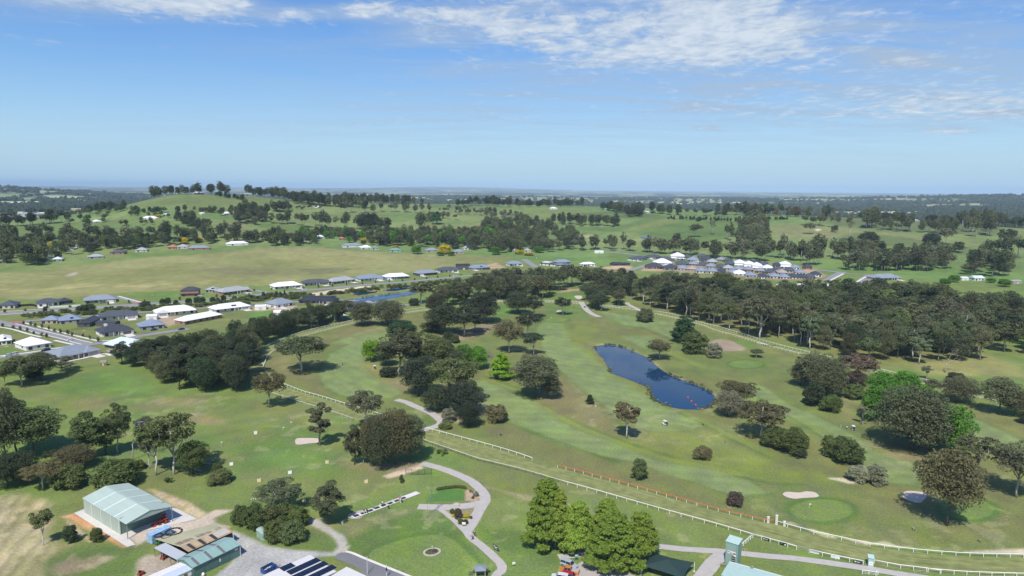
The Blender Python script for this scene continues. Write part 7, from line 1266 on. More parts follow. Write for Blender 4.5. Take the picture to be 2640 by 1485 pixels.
def mast():
    p = G('D1',1992,236); s = px2m('D1',1,p); h = 136*s; t = thing('radio_mast', 'thin lattice radio mast on the hilltop at left', 'mast', p); b = MB()
    for a in range(3): b.tube([(1.1*math.cos(a*2.09), 1.1*math.sin(a*2.09), 0), (.35*math.cos(a*2.09), .35*math.sin(a*2.09), h)], .45, 4)
    n = 16
    for k in range(n):
        z0, z1 = h*k/n, h*(k+1)/n
        for a in range(3): r0, r1 = 1.1-.75*k/n, 1.1-.75*(k+1)/n; b.tube([(r0*math.cos(a*2.09), r0*math.sin(a*2.09), z0), (r1*math.cos((a+1)*2.09), r1*math.sin((a+1)*2.09), z1)], .22, 3)
    part('lattice', b, STEEL, t)
    for k in range(3): b = MB(); b.box((1.0*math.cos(k*2.1), 1.0*math.sin(k*2.1), h*.9), (.5, .5, 2.6)); part('antenna', b, WHITE, t)
mast()
# estate bits: cars, lamp posts, fences
for reg, x, y, x2, y2, col, kd, lab in (('F5',1225,718,1325,700,(.7,.7,.7),'sedan','white car parked on the side street verge'),('F5',75,1010,160,990,(.75,.75,.75),'sedan','white car at the left edge on the lower street'),('F5',165,985,245,970,(.75,.75,.75),'suv','white van-like car behind the one at the left edge'),('F5',760,905,900,885,(.02,.02,.025),'suv','black four wheel drive in front of the bright white house'),('F5',925,915,1010,895,(.04,.045,.06),'sedan','dark car beside the large grey-blue house'),('F5',1985,905,2070,920,(.6,.6,.6),'sedan','silver car at the red brick house'),('C1',1515,832,1555,826,(.03,.045,.12),'sedan','dark blue car at the grey-blue roofed house'),('C1',1795,828,1850,818,(.03,.05,.14),'sedan','blue car on the street beside the dark grove'),('C1',1000,557,1040,552,(.2,.2,.22),'suv','grey car in front of the long slate-roofed house'),('C2',640,388,690,382,(.7,.7,.7),'ute','white utility by the white-roofed house near the gravel track'),('C2',1225,503,1265,500,(.75,.75,.75),'ute','white utility on the road by the dam'),('C2',340,553,385,548,(.7,.7,.7),'ute','white utility at the grey hipped house'),('C1',1990,485,2060,480,(.6,.6,.62),'suv','silver car at the two-storey brick house'),('C2',2035,262,2065,258,(.7,.7,.7),'ute','white utility on the through road near the twin gables')):
    carpx(reg, x, y, x2, y2, col, kd, lab)
def lamp(reg, x, y, top, label):
    p = G(reg, x, y); h = px2m(reg, y-top, p); t = thing('street_lamp', label, 'street lamp', p, 0, 'street lamps'); b = MB(); b.lathe((0, 0, 0), [(.1, 0), (.06, h)], 6); part('post', b, STEEL, t); b = MB(); b.tube([(0, 0, h), (1.2, .3, h+.15)], .05, 5); part('arm', b, STEEL, t); b = MB(); b.box((1.5, .35, h+.08), (.7, .25, .12)); part('lamp_head', b, WHITE, t)
for q in (('F5',105,975,810,'street lamp on the lawn left of the bright white house'),('F5',1525,640,520,'street lamp on the verge by the charcoal corner house'),('C1',1522,545,470,'street lamp at the pasture corner beyond the scrub'),('C1',2365,560,480,'street lamp above the white house with solar arrays'),('C2',20,515,440,'street lamp in the scrub near the small white shed')): lamp(*q)
def fence(name, pts, label, h, col, cat='fence', step=3.0, solid=False):
    p = np.asarray(pts); L = np.sum(np.linalg.norm(np.diff(p[:, :2], axis=0), axis=1)); n = max(2, int(L/step)); q = resample(p, n+1); o = q[0].copy(); t = thing(name, label, cat, o); b = MB()
    for a, c in zip(q[:-1], q[1:]):
        if solid: b.hexa([a-o+(0, -.04, 0), c-o+(0, -.04, 0), c-o+(0, .04, 0), a-o+(0, .04, 0)], [a-o+(0, -.04, h), c-o+(0, -.04, h), c-o+(0, .04, h), a-o+(0, .04, h)])
        else: [b.tube([a-o+(0, 0, h*z), c-o+(0, 0, h*z)], .05, 4) for z in (.4, .92)]
    part('panel' if solid else 'rails', b, paint(col), t)
    for k, a in enumerate(q[:100]): b = MB(); b.box(a-o, (.12, .12, h+.05)); part('post', b, paint(col), t)
fence('post_fence', PG('F5',(1160,545),(1400,500),(1700,455)), 'dark post and rail fence beside the lawn of the veranda house', 1.1, (.05,.05,.05)); fence('post_fence', PG('F5',(1160,545),(1500,610),(1830,690)), 'dark post and rail fence around the charcoal corner house', 1.1, (.05,.05,.05)); fence('board_fence', PG('C1',(150,590),(320,580),(380,592)), 'black board fence between two houses by the through road', 1.8, (.03,.03,.03), solid=True); fence('white_wall', PG('C1',(500,600),(620,592),(810,580)), 'low white wall along the front of the modern white house', 1.2, (.72,.72,.70), 'wall', solid=True)
for pts, lab in ((PG('F3',(1000,420),(1400,440),(1800,480),(2500,560)), 'tan paling fence along the front rows of the dense estate'), (PG('F4',(400,560),(700,590),(1300,590)), 'tan paling fence at the near edge of the dense estate'), (PG('F4',(600,450),(900,480),(1100,500)), 'tan paling fence between the rows of the dense estate'), (PG('F3',(1050,330),(1500,350),(1900,400)), 'tan paling fence behind the front rows of the dense estate')): fence('paling_fence', pts, lab, 1.8, (.36,.27,.20), solid=True)

# ------------------------------------------------------------------ rails and course furniture
RAILW = paint((.80, .80, .77), .5); RAILR = paint((.62, .12, .05), .5); POSTD = paint((.10, .10, .10), .7)
def rail(pts, label, h=1.15, step=4.0, rm=RAILW, pm=RAILW, lower=False, rad=.10, out=0.0, group=None, end=True):
    p = catmull(pts, 4); L = np.sum(np.linalg.norm(np.diff(p[:, :2], axis=0), axis=1)); n = max(2, min(99, int(L/step))); q = resample(p, n+1); o = q[0].copy(); t = thing('running_rail', label, 'rail', o, 0, group); pr = resample(p, max(n, int(L/3))+1)-o; b = MB(); b.tube([a+(0, 0, h) for a in pr], rad, 6); part('rail', b, rm, t, sm=True)
    if lower: b = MB(); [b.tube([a+(0, 0, h*z) for a in pr], .035, 4) for z in (.3, .62)]; part('lower_rail', b, pm, t)
    me = MB().box((0, 0, 0), (.13, .13, h)).mesh('post', pm)
    for a in q: link('post', me, t, a-o)
I_ = lambda i, j: INNER[i:j+1]
rail(I_(0, 9), 'white inner rail curving round the right-hand greens', step=3.6); rail(I_(9, 14), 'orange-red section of the inner rail beside the red-topped posts', rm=RAILR, step=3.4, rad=.10); rail(PG('A3',(430,8),'B2',(2576,1018),(2300,938),(1775,798)), 'white inner rail from the red section to the path crossing', step=3.6)
rail(PG('B2',(1710,778),(1700,765),(1655,755),(1370,672),(1240,635),(1020,568),(800,500),(640,455),(430,370),(350,315),(295,250)), 'white inner rail from the path crossing to the left bend', step=3.2); rail(PG('B2',(295,250),(278,190),'C2',(285,1090),(320,1010),(380,950),(460,905)), 'white inner rail round the tight left bend', step=2.2); rail(PG('C2',(460,905),(680,812),(1000,728),(1160,692),(1350,652),(1560,610),(1850,572)), 'white inner rail below the grove along the far left side', step=2.6)
rail(PG('C3',(95,495),(230,497),(540,497),(870,512)), 'white inner rail along the far straight left of the cart path', step=3); rail(PG('C3',(930,517),(990,522),(1150,543),(1350,567),(1430,580)), 'white inner rail along the far straight right of the cart path', step=3); rail(PG('C3',(1550,606),(1740,645),(1950,700),(2140,770),(2230,790)), 'white inner rail in front of the right-hand wood, far half', step=3); rail(PG('C3',(2230,790),(2576,893),'B4',(170,5),(600,112),(800,155)), 'white inner rail in front of the right-hand wood, near half', step=3); rail(PG('B4',(1150,248),(1380,305),(1620,365),(1850,420),(2120,485),(2230,512),(2800,640)), 'white inner rail behind the bright green trees', step=3.4)
rail(PG('E8',(2700,1075),(1500,1040),(900,1010),(120,945)), 'white outer rail at the bottom right corner', step=2.9); rail(PG('E6',(3400,795),(2940,720),(2440,665),(2160,615),(1860,560),(1715,530)), 'white outer rail right of the judge box with a fallen lower rail', step=3.0, lower=False); rail(PG('E6',(1440,555),(1150,495),(865,440),(590,378),(320,320),(55,255)), 'white outer rail with white banners left of the judge box', step=2.9); rail(PG('E5',(2310,470),(2090,405),(1855,335),(1640,280),(1420,215),(1200,160)), 'white outer rail with two black banners beside the tower', step=2.3)
rail(PG('E5',(1200,160),(1120,220),(1040,292),(960,365),(890,420)), 'short white rail running from the outer rail to the tower', step=1.5, lower=True); rail(PG('E5',(1200,160),(945,80),'A3',(2260,655),(2000,580),(1560,460),(1090,325),(670,208)), 'white outer rail with white posts below the red section', step=3.6); rail(PG('A3',(670,208),(340,110),(0,25),'B2',(2250,1080),(1730,900)), 'white-topped outer rail on dark posts and mesh along the home straight', pm=POSTD, step=3.4, lower=True, rad=.06)
rail(PG('B2',(1110,715),(990,672),(805,612),(600,550),(330,463)), 'white outer rail between the range green and the left grove', pm=POSTD, step=3.2, rad=.06); rail(PG('C2',(160,993),(260,938),(340,898),(440,856),(600,796),(760,751),(1000,701)), 'white outer rail in front of the dense grove', step=3); rail(PG('C2',(1000,701),(1150,666),(1340,631),(1540,588),(1800,550)), 'white outer rail from the tree belt towards the dam path', step=3); rail(PG('C3',(95,484),(230,486),(540,484),(770,493),(860,500)), 'white outer rail of the far straight left of the cart path', step=3); rail(PG('C3',(930,508),(990,513),(1160,533),(1350,549)), 'white outer rail of the far straight right of the cart path', step=3)
rail(PG('C3',(1540,580),(1740,616),(1950,681),(2140,727),(2240,757)), 'white outer rail at the foot of the right-hand wood, far half', step=3); rail(PG('C3',(2240,757),(2576,862),'B4',(620,85),(850,140)), 'white outer rail at the foot of the right-hand wood, near half', step=3); rail(PG('B4',(1270,243),(1440,283),(1680,338),(1900,388),(2110,443),(2240,468),(2800,600)), 'white outer rail far behind the bright green trees', step=3.2)
def picket(p, h, w, label):
    t = thing('marker_post', label, 'post', p); b = MB(); b.box((0, 0, 0), (w, .35, h)); part('panel', b, paint((.62, .60, .56)), t); b = MB(); b.box((0, 0, h), (w+.1, .42, .08)); part('cap', b, WHITE, t)
for x, y, t_, lab in ((278,568,515,'left white slab post at the end of the red rail'),(352,585,502,'tallest white slab post at the end of the red rail'),(424,598,555,'shortest white slab post at the end of the red rail')): p = G('A4',x,y); picket(p, px2m('A4',y-t_,p)*1.1, .7, lab)
def banner(reg, x, y, x2, y2, h, col, label, marks):
    a, b_ = G(reg, x, y), G(reg, x2, y2); w = np.linalg.norm(b_-a); t = thing('banner', label, 'banner', a, frame_of(a, b_)); b = MB(); b.box((w/2, -.09, .12), (w, .05, h)); part('board', b, paint(col), t)
    for u, z, ww, hh, c in marks: b = MB(); b.box((w*u, -.125, .12+h*z), (w*ww, .015, h*hh)); part('lettering', b, paint(c), t)
wl = (.7, .7, .7); mk = [(.2, .25, .14, .5, wl), (.55, .42, .5, .14, wl), (.6, .22, .35, .08, (.4, .4, .4))]
banner('E5',1445,215,1615,262,.85,(.015,.015,.02),'black banner with a white emblem on the rail, nearest the tower',mk); banner('E5',1870,335,2065,385,.85,(.015,.015,.02),'black banner with green and white patches on the rail',[(.3,.5,.25,.3,(.15,.3,.12)),(.8,.15,.25,.4,wl)]); banner('E6',80,250,310,296,.75,(.72,.72,.72),'white banner with dark lines, left of the two white ones',[(.5,.65,.9,.06,(.2,.2,.22)),(.5,.4,.85,.06,(.2,.2,.22))]); banner('E6',610,375,840,428,.8,(.74,.74,.76),'white banner with pale blue lettering, right of the two white ones',[(.3,.6,.4,.1,(.35,.45,.65)),(.4,.35,.55,.08,(.5,.55,.65))]); banner('E6',1190,500,1400,545,.8,(.03,.03,.035),'black banner with white lettering beside the judge box',mk)
rail(PG('E6',(1410,795),(1600,812),(1760,842)), 'low white rail of the pen in front of the judge box', step=3.5, h=1.1, lower=True); rail(PG('E6',(1825,800),(1760,842)), 'short white end rail of the pen in front of the judge box', step=1.0, h=1.1); rail(PG('E5',(365,905),(540,925)), 'low grey rail at the foot of the tower', step=1.2, h=.9, rm=STEEL, pm=STEEL); rail(PG('E5',(920,510),(1045,530)), 'thin pale timber rail right of the tower', step=1.1, h=.9, rm=paint((.4,.36,.28)), pm=paint((.4,.36,.28)), rad=.04)
def gate(reg, x, y, x2, y2, label):
    a, b_ = G(reg, x, y), G(reg, x2, y2); w = np.linalg.norm(b_-a); t = thing('gate', label, 'gate', a, frame_of(a, b_)); b = MB(); [b.tube([(0, 0, z), (w, 0, z)], .03, 4) for z in (.2, 1.1)]; [b.tube([(x_, 0, .2), (x_, 0, 1.1)], .03, 4) for x_ in (0, w/2, w)]; b.tube([(0, 0, .2), (w/2, 0, 1.1), (w, 0, .2)], .025, 4); part('gate_frame', b, paint((.35, .40, .36), .5), t)
gate('A4',1590,1025,1705,1030,'grey steel farm gate in the outer rail at lower right'); gate('B2',985,690,1095,718,'white gate in the outer rail beside the range green'); gate('A4',535,800,645,825,'grey wire gate closing the gap in the outer rail')
def flag(reg, x, y, top, label, col=(.75, .72, .6)):
    p = G(reg, x, y); h = px2m(reg, y-top, p)*1.05; t = thing('golf_flag', label, 'flag', p); b = MB(); b.tube([(0, 0, 0), (0, 0, h)], .035, 5); part('pole', b, WHITE, t); b = MB(); b.hexa([(.02, 0, h-.45), (.6, .06, h-.38), (.6, .09, h-.38), (.02, .03, h-.45)], [(.02, 0, h), (.6, .06, h-.1), (.6, .09, h-.1), (.02, .03, h)]); part('pennant', b, paint(col), t)
flag('A4',648,435,393,'pale flag on the round green at lower right'); flag('B2',463,808,772,'pale flag on the range green, left of two'); flag('B2',535,752,722,'pale flag behind the range green, right of two'); flag('B1',2202,1028,980,'white flag on the range grass at left'); flag('C3',600,645,628,'tiny flag on the far green by the umbrella tree')
def cart(reg, x, y, rz, label):
    p = G(reg, x, y); t = thing('golf_cart', label, 'golf cart', p, rz); b = MB(); b.hexa([(-1.1, -.55, .25), (1.15, -.55, .25), (1.15, .55, .25), (-1.1, .55, .25)], [(-1.05, -.55, .75), (.3, -.55, .6), (.3, .55, .6), (-1.05, .55, .75)]); b.hexa([(.5, -.5, .3), (1.2, -.5, .3), (1.2, .5, .3), (.5, .5, .3)], [(.65, -.5, .95), (1.05, -.5, .8), (1.05, .5, .8), (.65, .5, .95)]); part('body', b, WHITE, t)
    b = MB(); b.box((-.35, 0, .7), (.5, 1.05, .25)); b.box((-.6, 0, .9), (.12, 1.05, .45)); part('seat', b, BLACK, t); b = MB(); b.box((-.1, 0, 1.82), (1.7, 1.15, .08)); part('roof', b, WHITE, t)
    for x_, y_ in ((-.85, .5), (-.85, -.5), (.6, .5), (.6, -.5)): b = MB(); b.tube([(x_, y_, .7), (x_*.9, y_, 1.84)], .03, 4); part('roof_post', b, STEEL, t)
    for x_, y_ in ((-.75, .55), (-.75, -.55), (.8, .55), (.8, -.55)): b = MB(); b.tube([(x_, y_-.09, .24), (x_, y_+.09, .24)], .24, 10); part('wheel', b, BLACK, t)
    b = MB(); b.box((-1.2, 0, .5), (.35, .8, .9)); part('golf_bags', b, paint((.04, .05, .12)), t)
cart('B2',1308,235,1.9,'white golf cart by the lime round tree'); cart('B3',1637,742,2.2,'white golf cart on the fairway below the pond'); cart('B4',1042,778,1.4,'golf cart beside two golfers on the right fairway'); cart('C2',2083,853,.6,'white golf cart beside the two round bushes'); cart('C3',908,540,1.2,'dark golf cart on the cart path at the far rail')
# people
def person(p, rz, top, legs, skin, hair, label, pose='stand', hat=None, shorts=False):
    t = thing('person', label, 'person', p, rz); lean = {'stand': 0, 'walk': .03, 'swing': .16}[pose]; st = {'stand': (.0, .0), 'walk': (.24, -.24), 'swing': (.02, .02)}[pose]; sp_ = .2 if pose == 'swing' else .1
    J = []; E = []; R = []
    def jt(x, y, z, r_): J.append((x, y, z)); R.append(r_); return len(J)-1
    def chain(*ids): E.extend(zip(ids[:-1], ids[1:]))
    pel = jt(0, 0, .95, .15); wai = jt(lean*.3, 0, 1.12, .135); che = jt(lean, 0, 1.34, .16); nec = jt(lean*1.3, 0, 1.5, .06); hd0 = jt(lean*1.4+.01, 0, 1.58, .075); hd1 = jt(lean*1.5+.02, 0, 1.68, .095); hd2 = jt(lean*1.5+.01, 0, 1.77, .07); chain(pel, wai, che, nec, hd0, hd1, hd2)
    for s, f in ((1, st[0]), (-1, st[1])):
        h = jt(.0, s*.09, .88, .1); k = jt(f*.5+.04, s*sp_, .5, .065); a = jt(f-.02, s*sp_, .09, .045); to = jt(f+.16, s*sp_*1.1, .04, .04); chain(pel, h, k, a, to)
    hands = []
    for s in (1, -1):
        sh = jt(lean, s*.19, 1.42, .06)
        if pose == 'swing': el = jt(lean+.2, s*.16, 1.18, .042); ha = jt(lean+.38, s*.03, .98, .034)
        elif pose == 'walk': el = jt(lean-.02+s*.08, s*.25, 1.17, .042); ha = jt(lean+.12+s*.12, s*.24, .95, .034)
        else: el = jt(.0, s*.25, 1.17, .042); ha = jt(.08, s*.25, .93, .034)
        chain(che, sh, el, ha); d = np.array(J[ha])-np.array(J[el]); d /= np.linalg.norm(d); q = np.cross(d, (0, 1, 0)); q /= np.linalg.norm(q)+1e-9
        for k in range(4): b0 = np.array(J[ha])+d*.07+q*(.024*(k-1.5)); f1 = jt(*b0, .009); f2 = jt(*(b0+d*(.045+.006*(k in (1, 2)))+np.array([.008, 0, 0])), .008); chain(ha, f1, f2)
        th = jt(*(np.array(J[ha])+d*.04-q*.05), .010); chain(ha, th); hands.append(J[ha])
    me = bpy.data.meshes.new('body'); me.from_pydata(J, E, []); o = link('body', me, t); o.modifiers.new('skin', 'SKIN')
    for i, r_ in enumerate(R): me.skin_vertices[0].data[i].radius = (r_, r_)
    me.skin_vertices[0].data[0].use_root = True; sb = o.modifiers.new('sub', 'SUBSURF'); sb.levels = 1; sb.render_levels = 1; me.materials.append(paint(skin, .7))
    b = MB(); b.lathe((lean*.6, 0, .93), [(.17, 0), (.17, .2), (.205, .42), (.2, .5), (.09, .57)], 12)
    for i, j, r_ in ((0, 0, 0),): pass
    part('shirt', b, paint(top, .85), t); sl = MB()
    for s in (1, -1):
        i0 = [i for i, v in enumerate(J) if abs(v[1]-s*.19) < 1e-6 and abs(v[2]-1.42) < 1e-6][0]; sl.tube([J[i0], J[i0+1]], [.085, .065], 7)
    part('sleeves', sl, paint(top, .85), t); lg = MB()
    for s, f in ((1, st[0]), (-1, st[1])): pts = [(0, s*.09, .96), (f*.5+.04, s*sp_, .5)]+([] if shorts else [(f-.02, s*sp_, .1)]); lg.tube(pts, [.125, .085]+([] if shorts else [.065]), 8)
    part('trousers' if not shorts else 'shorts', lg, paint(legs, .85), t); b = MB(); hx = lean*1.5; b.ball((hx-.01, 0, 1.73), (.108, .1, .1), n=10, m=6); part('hair' if hat is None else 'hat', b, paint(hat or hair, .8), t)
    b = MB(); b.ball((hx+.115, 0, 1.66), (.018, .015, .022), n=6, m=4); [b.ball((hx+.095, s*.035, 1.69), (.012, .012, .01), n=6, m=4) for s in (1, -1)]; [b.ball((hx, s*.1, 1.67), (.02, .012, .03), n=6, m=4) for s in (1, -1)]; b.box((hx+.09, 0, 1.61), (.02, .05, .008)); part('face', b, paint(tuple(v*.6 for v in skin), .7), t)
    for s, f in ((1, st[0]), (-1, st[1])): pass
    b = MB(); [b.ball((f+.06, s*sp_*1.05, .05), (.14, .055, .055), n=8, m=4) for s, f in ((1, st[0]), (-1, st[1]))]; part('shoes', b, WHITE, t)
    if pose == 'swing':
        b = MB(); b.tube([(lean+.4, 0, .97), (lean+.95, .15, .05)], .018, 5); b.box((lean+1.0, .18, .02), (.12, .05, .06)); c = tag(b.build('golf_club', STEEL, None, p), 'club of '+label, 'golf club'); c.rotation_euler[2] = rz
SK = (.45, .28, .2)
def ppl(reg, x, y, rz, *a, **k): person(G(reg, x, y), rz, *a, **k)
ppl('A2',2195,722,-1.0,(.62,.62,.64),(.55,.55,.56),SK,(.1,.07,.05),'person in pale grey walking down the path beside a golf buggy',pose='walk',hat=(.7,.7,.7)); ppl('A2',2232,712,-1.0,(.03,.04,.12),(.16,.05,.08),SK,(.1,.07,.05),'person in navy with a white cap walking down the path',pose='walk',hat=(.8,.8,.8),shorts=True)
ppl('E3',535,690,1.2,(.03,.03,.035),(.6,.6,.6),SK,(.03,.02,.02),'golfer in black on the second mat of the driving range',pose='swing'); ppl('E3',975,505,1.2,(.7,.7,.72),(.03,.03,.04),SK,(.05,.04,.03),'golfer in white on the middle mat of the driving range',pose='swing'); ppl('E3',1380,385,1.2,(.60,.10,.22),(.60,.12,.2),SK,(.05,.04,.03),'golfer in pink near the last mat of the driving range',pose='swing'); ppl('E3',1412,425,2.6,(.75,.75,.75),(.7,.7,.7),SK,(.05,.04,.03),'person in white standing behind the pink golfer',pose='stand')
ppl('B2',1013,208,.5,(.04,.05,.07),(.03,.03,.04),SK,(.04,.03,.02),'golfer in dark clothes alone on the left fairway',pose='walk'); ppl('B3',1008,592,2.2,(.72,.72,.72),(.5,.5,.5),SK,(.05,.04,.03),'golfer in white below the small dark conical tree',pose='walk'); ppl('B3',2192,925,2.6,(.08,.10,.18),(.3,.3,.32),SK,(.05,.04,.03),'golfer in blue alone on the bright grass',pose='swing'); ppl('B4',930,762,1.0,(.25,.30,.42),(.4,.4,.42),SK,(.05,.04,.03),'golfer in blue-grey left of the one in white on the right fairway',pose='swing'); ppl('B4',985,775,.4,(.75,.75,.75),(.1,.1,.1),SK,(.05,.04,.03),'golfer in white beside the cart on the right fairway',pose='stand'); ppl('C3',810,545,1.2,(.04,.04,.05),(.03,.03,.03),SK,(.04,.03,.02),'tiny golfer in dark clothes by the far rail',pose='stand')
def buggy(reg, x, y, rz, label, col=(.02, .022, .025)):
    p = G(reg, x, y); t = thing('golf_buggy', label, 'golf buggy', p, rz); b = MB(); b.tube([(0, 0, .2), (-.3, 0, 1.05)], [.16, .19], 9); part('bag', b, paint(col, .6), t); b = MB(); [b.tube([(-.3+.04*k, .05*(k-1.5), 1.05), (-.38+.04*k, .06*(k-1.5), 1.3)], .025, 4) for k in range(4)]; part('clubs', b, STEEL, t)
    for s in (-1, 1): b = MB(); b.tube([(0, s*.3, .17), (0, s*.36, .17)], .17, 10); part('wheel', b, BLACK, t)
    b = MB(); b.tube([(0, 0, .25), (.4, 0, 1.0)], .025, 4); b.tube([(.05, -.3, .17), (.05, .3, .17)], .025, 4); part('handle', b, STEEL, t)
buggy('A2',2212,738,2.2,'black golf buggy pushed by the two walkers on the path'); buggy('E3',1440,415,1.0,'black golf bag buggy behind the last driving mat'); buggy('E3',1130,562,.4,'black golf bag buggy on the grass behind the driving range'); buggy('B3',1985,748,.8,'black golf buggy on the edge of the fairway below the pond'); buggy('A4',1585,632,.3,'white and black golf buggy beside the big brown gum',(.4,.4,.42)); buggy('A4',2175,738,.2,'grey golf buggy near the right-hand end of the inner rail',(.25,.24,.23)); buggy('E3',625,672,.5,'black golf bag between the second and third driving mats')
# driving range bays
strip_a, strip_b, strip_c = G('E3',320,808), G('E3',1880,212), G('E3',215,752)
def driving_range():
    rz = frame_of(strip_a, strip_b); L = np.linalg.norm(strip_b-strip_a); Wd = abs(local(strip_c, strip_a, rz)[1]); sheet('driving_strip', PG('E3',(320,808),(1880,212),(1770,163),(215,752)), mat('pale_concrete', (.68,.64,.62), .85, 0, .06, .5, .2), .09)
    sheet('worn_edge', PG('E3',(150,730),(200,690),(420,625),(650,575),(640,590),(215,752),(320,808),(560,745),(420,815),(260,822),(170,790)), mat('worn_dirt', (.46,.38,.30), .95, 0, .12, .6), .06)
    MG = mat('mat_turf', (.016, .05, .035), .95, 0, .2, 4); names = ['first (nearest the left end)', 'second', 'third', 'fourth', 'fifth', 'sixth', 'seventh', 'eighth (farthest right)']
    for k, (x, y) in enumerate(((355,742),(525,680),(690,620),(845,555),(1000,497),(1160,446),(1315,387),(1470,328))):
        p = G('E3',x,y); b = MB(); b.box((0, 0, .1), (1.7, 1.25, .13), rz); tag(b.build('driving_mat', MG, None, (p[0], p[1], 0)), 'dark green driving mat, %s on the pale strip' % names[k], 'mat', 'driving mats')
    names = ['leftmost', 'second', 'third', 'fourth', 'fifth', 'sixth']
    for k, (x, y, x2, y2, col) in enumerate(((410,672,460,690,(.5,.42,.6)),(740,570,795,590,(.2,.18,.26)),(900,508,945,525,(.55,.55,.45)),(1040,458,1090,476,(.5,.52,.42)),(1205,402,1255,420,(.55,.55,.52)),(590,612,630,650,(.05,.05,.06)))):
        a, b_ = G('E3',x,y), G('E3',x2,y2); w = np.linalg.norm(b_-a); t = thing('bay_divider', 'low divider screen between driving mats, %s' % names[k], 'divider', a, frame_of(a, b_), 'bay dividers'); b = MB(); b.box((w/2, 0, .25), (w, .05, .6)); part('panel', b, paint(col), t); [part('leg', MB().box((q, 0, 0), (.05, .3, .28)), STEEL, t) for q in (.1, w-.1)]
driving_range()
def target(reg, x, y, label, col=(.62, .50, .30)):
    p = G(reg, x, y); t = thing('range_target', label, 'target', p, .4); b = MB(); b.hexa([(-.6, -.1, .0), (.6, -.1, .0), (.6, .35, .0), (-.6, .35, .0)], [(-.6, .1, 1.0), (.6, .1, 1.0), (.6, .2, 1.0), (-.6, .2, 1.0)]); part('board', b, paint(col, .7), t); b = MB(); b.box((0, .13, 1.0), (1.25, .12, .06)); part('frame', b, WHITE, t); [part('leg', MB().box((q, .4, 0), (.08, .3, .3)), STEEL, t) for q in (-.5, .5)]
for x, y, lab in ((870,35,'tan target board on the range above the thin tree'),(243,205,'tan target board at the left end of the range'),(1232,215,'tan target board right of centre on the range'),(655,388,'tan target board nearest the spreading gum'),): target('A2', x, y, lab)
target('A2',528,130,'small white target board left of centre on the range',(.75,.75,.72)); target('B2',213,838,'white target board left of the range green',(.7,.66,.55)); target('B1',1800,752,'tan target board on the brown patch beyond the left gums'); target('B1',2305,1215,'white marker block on the grass behind the big shed',(.75,.75,.72)); target('B1',2545,900,'white marker board on the range left of its green',(.7,.7,.66))
for k, (x, y) in enumerate(((170,368),(190,362),(210,366),(232,360),(252,362),(272,354))):
    p = G('A2',x,y); b = MB(); b.ball((0, 0, .12), (.18, .18, .15), n=8, m=5); tag(b.build('range_marker', WHITE, None, p), 'small white marker in a line on the range left of the spreading gum', 'marker', 'white range markers')
def mesh_fence():
    pts = PG('A2',(1592,132),(1652,140),(1712,142),(1772,141),(1833,135)); o = pts[0]; t = thing('mesh_fence', 'black mesh screen on five posts beside the gravel path', 'fence', o); hh = px2m('A2',56,o); b = MB()
    for a, c in zip(pts[:-1], pts[1:]):
        n = 14
        for k in range(n): p = (a+(c-a)*k/n)-o; b.tube([p, p+(0, 0, hh)], .012, 3)
        for z in np.linspace(.05, 1, 9): b.tube([a-o+(0, 0, hh*z), c-o+(0, 0, hh*z)], .012, 3)
    part('mesh', b, BLACK, t); [part('post', MB().tube([p-o, p-o+(0, 0, hh)], .05, 6), BLACK, t) for p in pts]
mesh_fence()
def sign(reg, x, y, w, h, z0, col, rz, label, marks=(), legs=2):
    p = G(reg, x, y); t = thing('sign', label, 'sign', p, rz); b = MB(); b.box((0, 0, z0), (w, .06, h)); part('board', b, paint(col), t); [part('leg', MB().box((q, .05, 0), (.07, .07, z0+h*.9)), STEEL, t) for q in ((-.4*w, .4*w) if legs == 2 else (0,))]
    for u, z, ww, hh, c in marks: b = MB(); b.box((u*w, -.045, z0+z*h), (ww*w, .02, hh*h)); part('lettering', b, paint(c), t)
sign('A2',2425,842,2.4,1.1,.6,(.02,.03,.03),-.9,'black board with white lettering on the grass right of the path',[(-.25,.5,.2,.3,wl),(.05,.35,.3,.25,wl),(.32,.6,.15,.2,wl),(0,.12,.7,.08,wl)]); sign('A2',2132,618,1.1,.7,.7,(.78,.78,.76),-.1,'white sign at the tip of the triangular garden',legs=1); sign('A3',832,920,.9,.9,.9,(.06,.35,.28),.1,'small green sign beside the car park',[(0,.6,.8,.3,wl)]); sign('A3',263,972,.8,.7,.6,(.75,.75,.73),.2,'small white sign on the grass left of the parked cars',legs=1); sign('C3',470,98,1,1,1,(.7,.7,.7),0,'small white estate sign by the cul-de-sac',legs=1)
p = G('A2',1012,592); b = MB(); b.lathe((0, 0, 0), [(.3, 0), (.34, .2), (.34, .8), (.2, .95)], 10); tag(b.build('litter_bin', WHITE, None, p), 'white round bin on the grass right of the upright gum', 'bin')
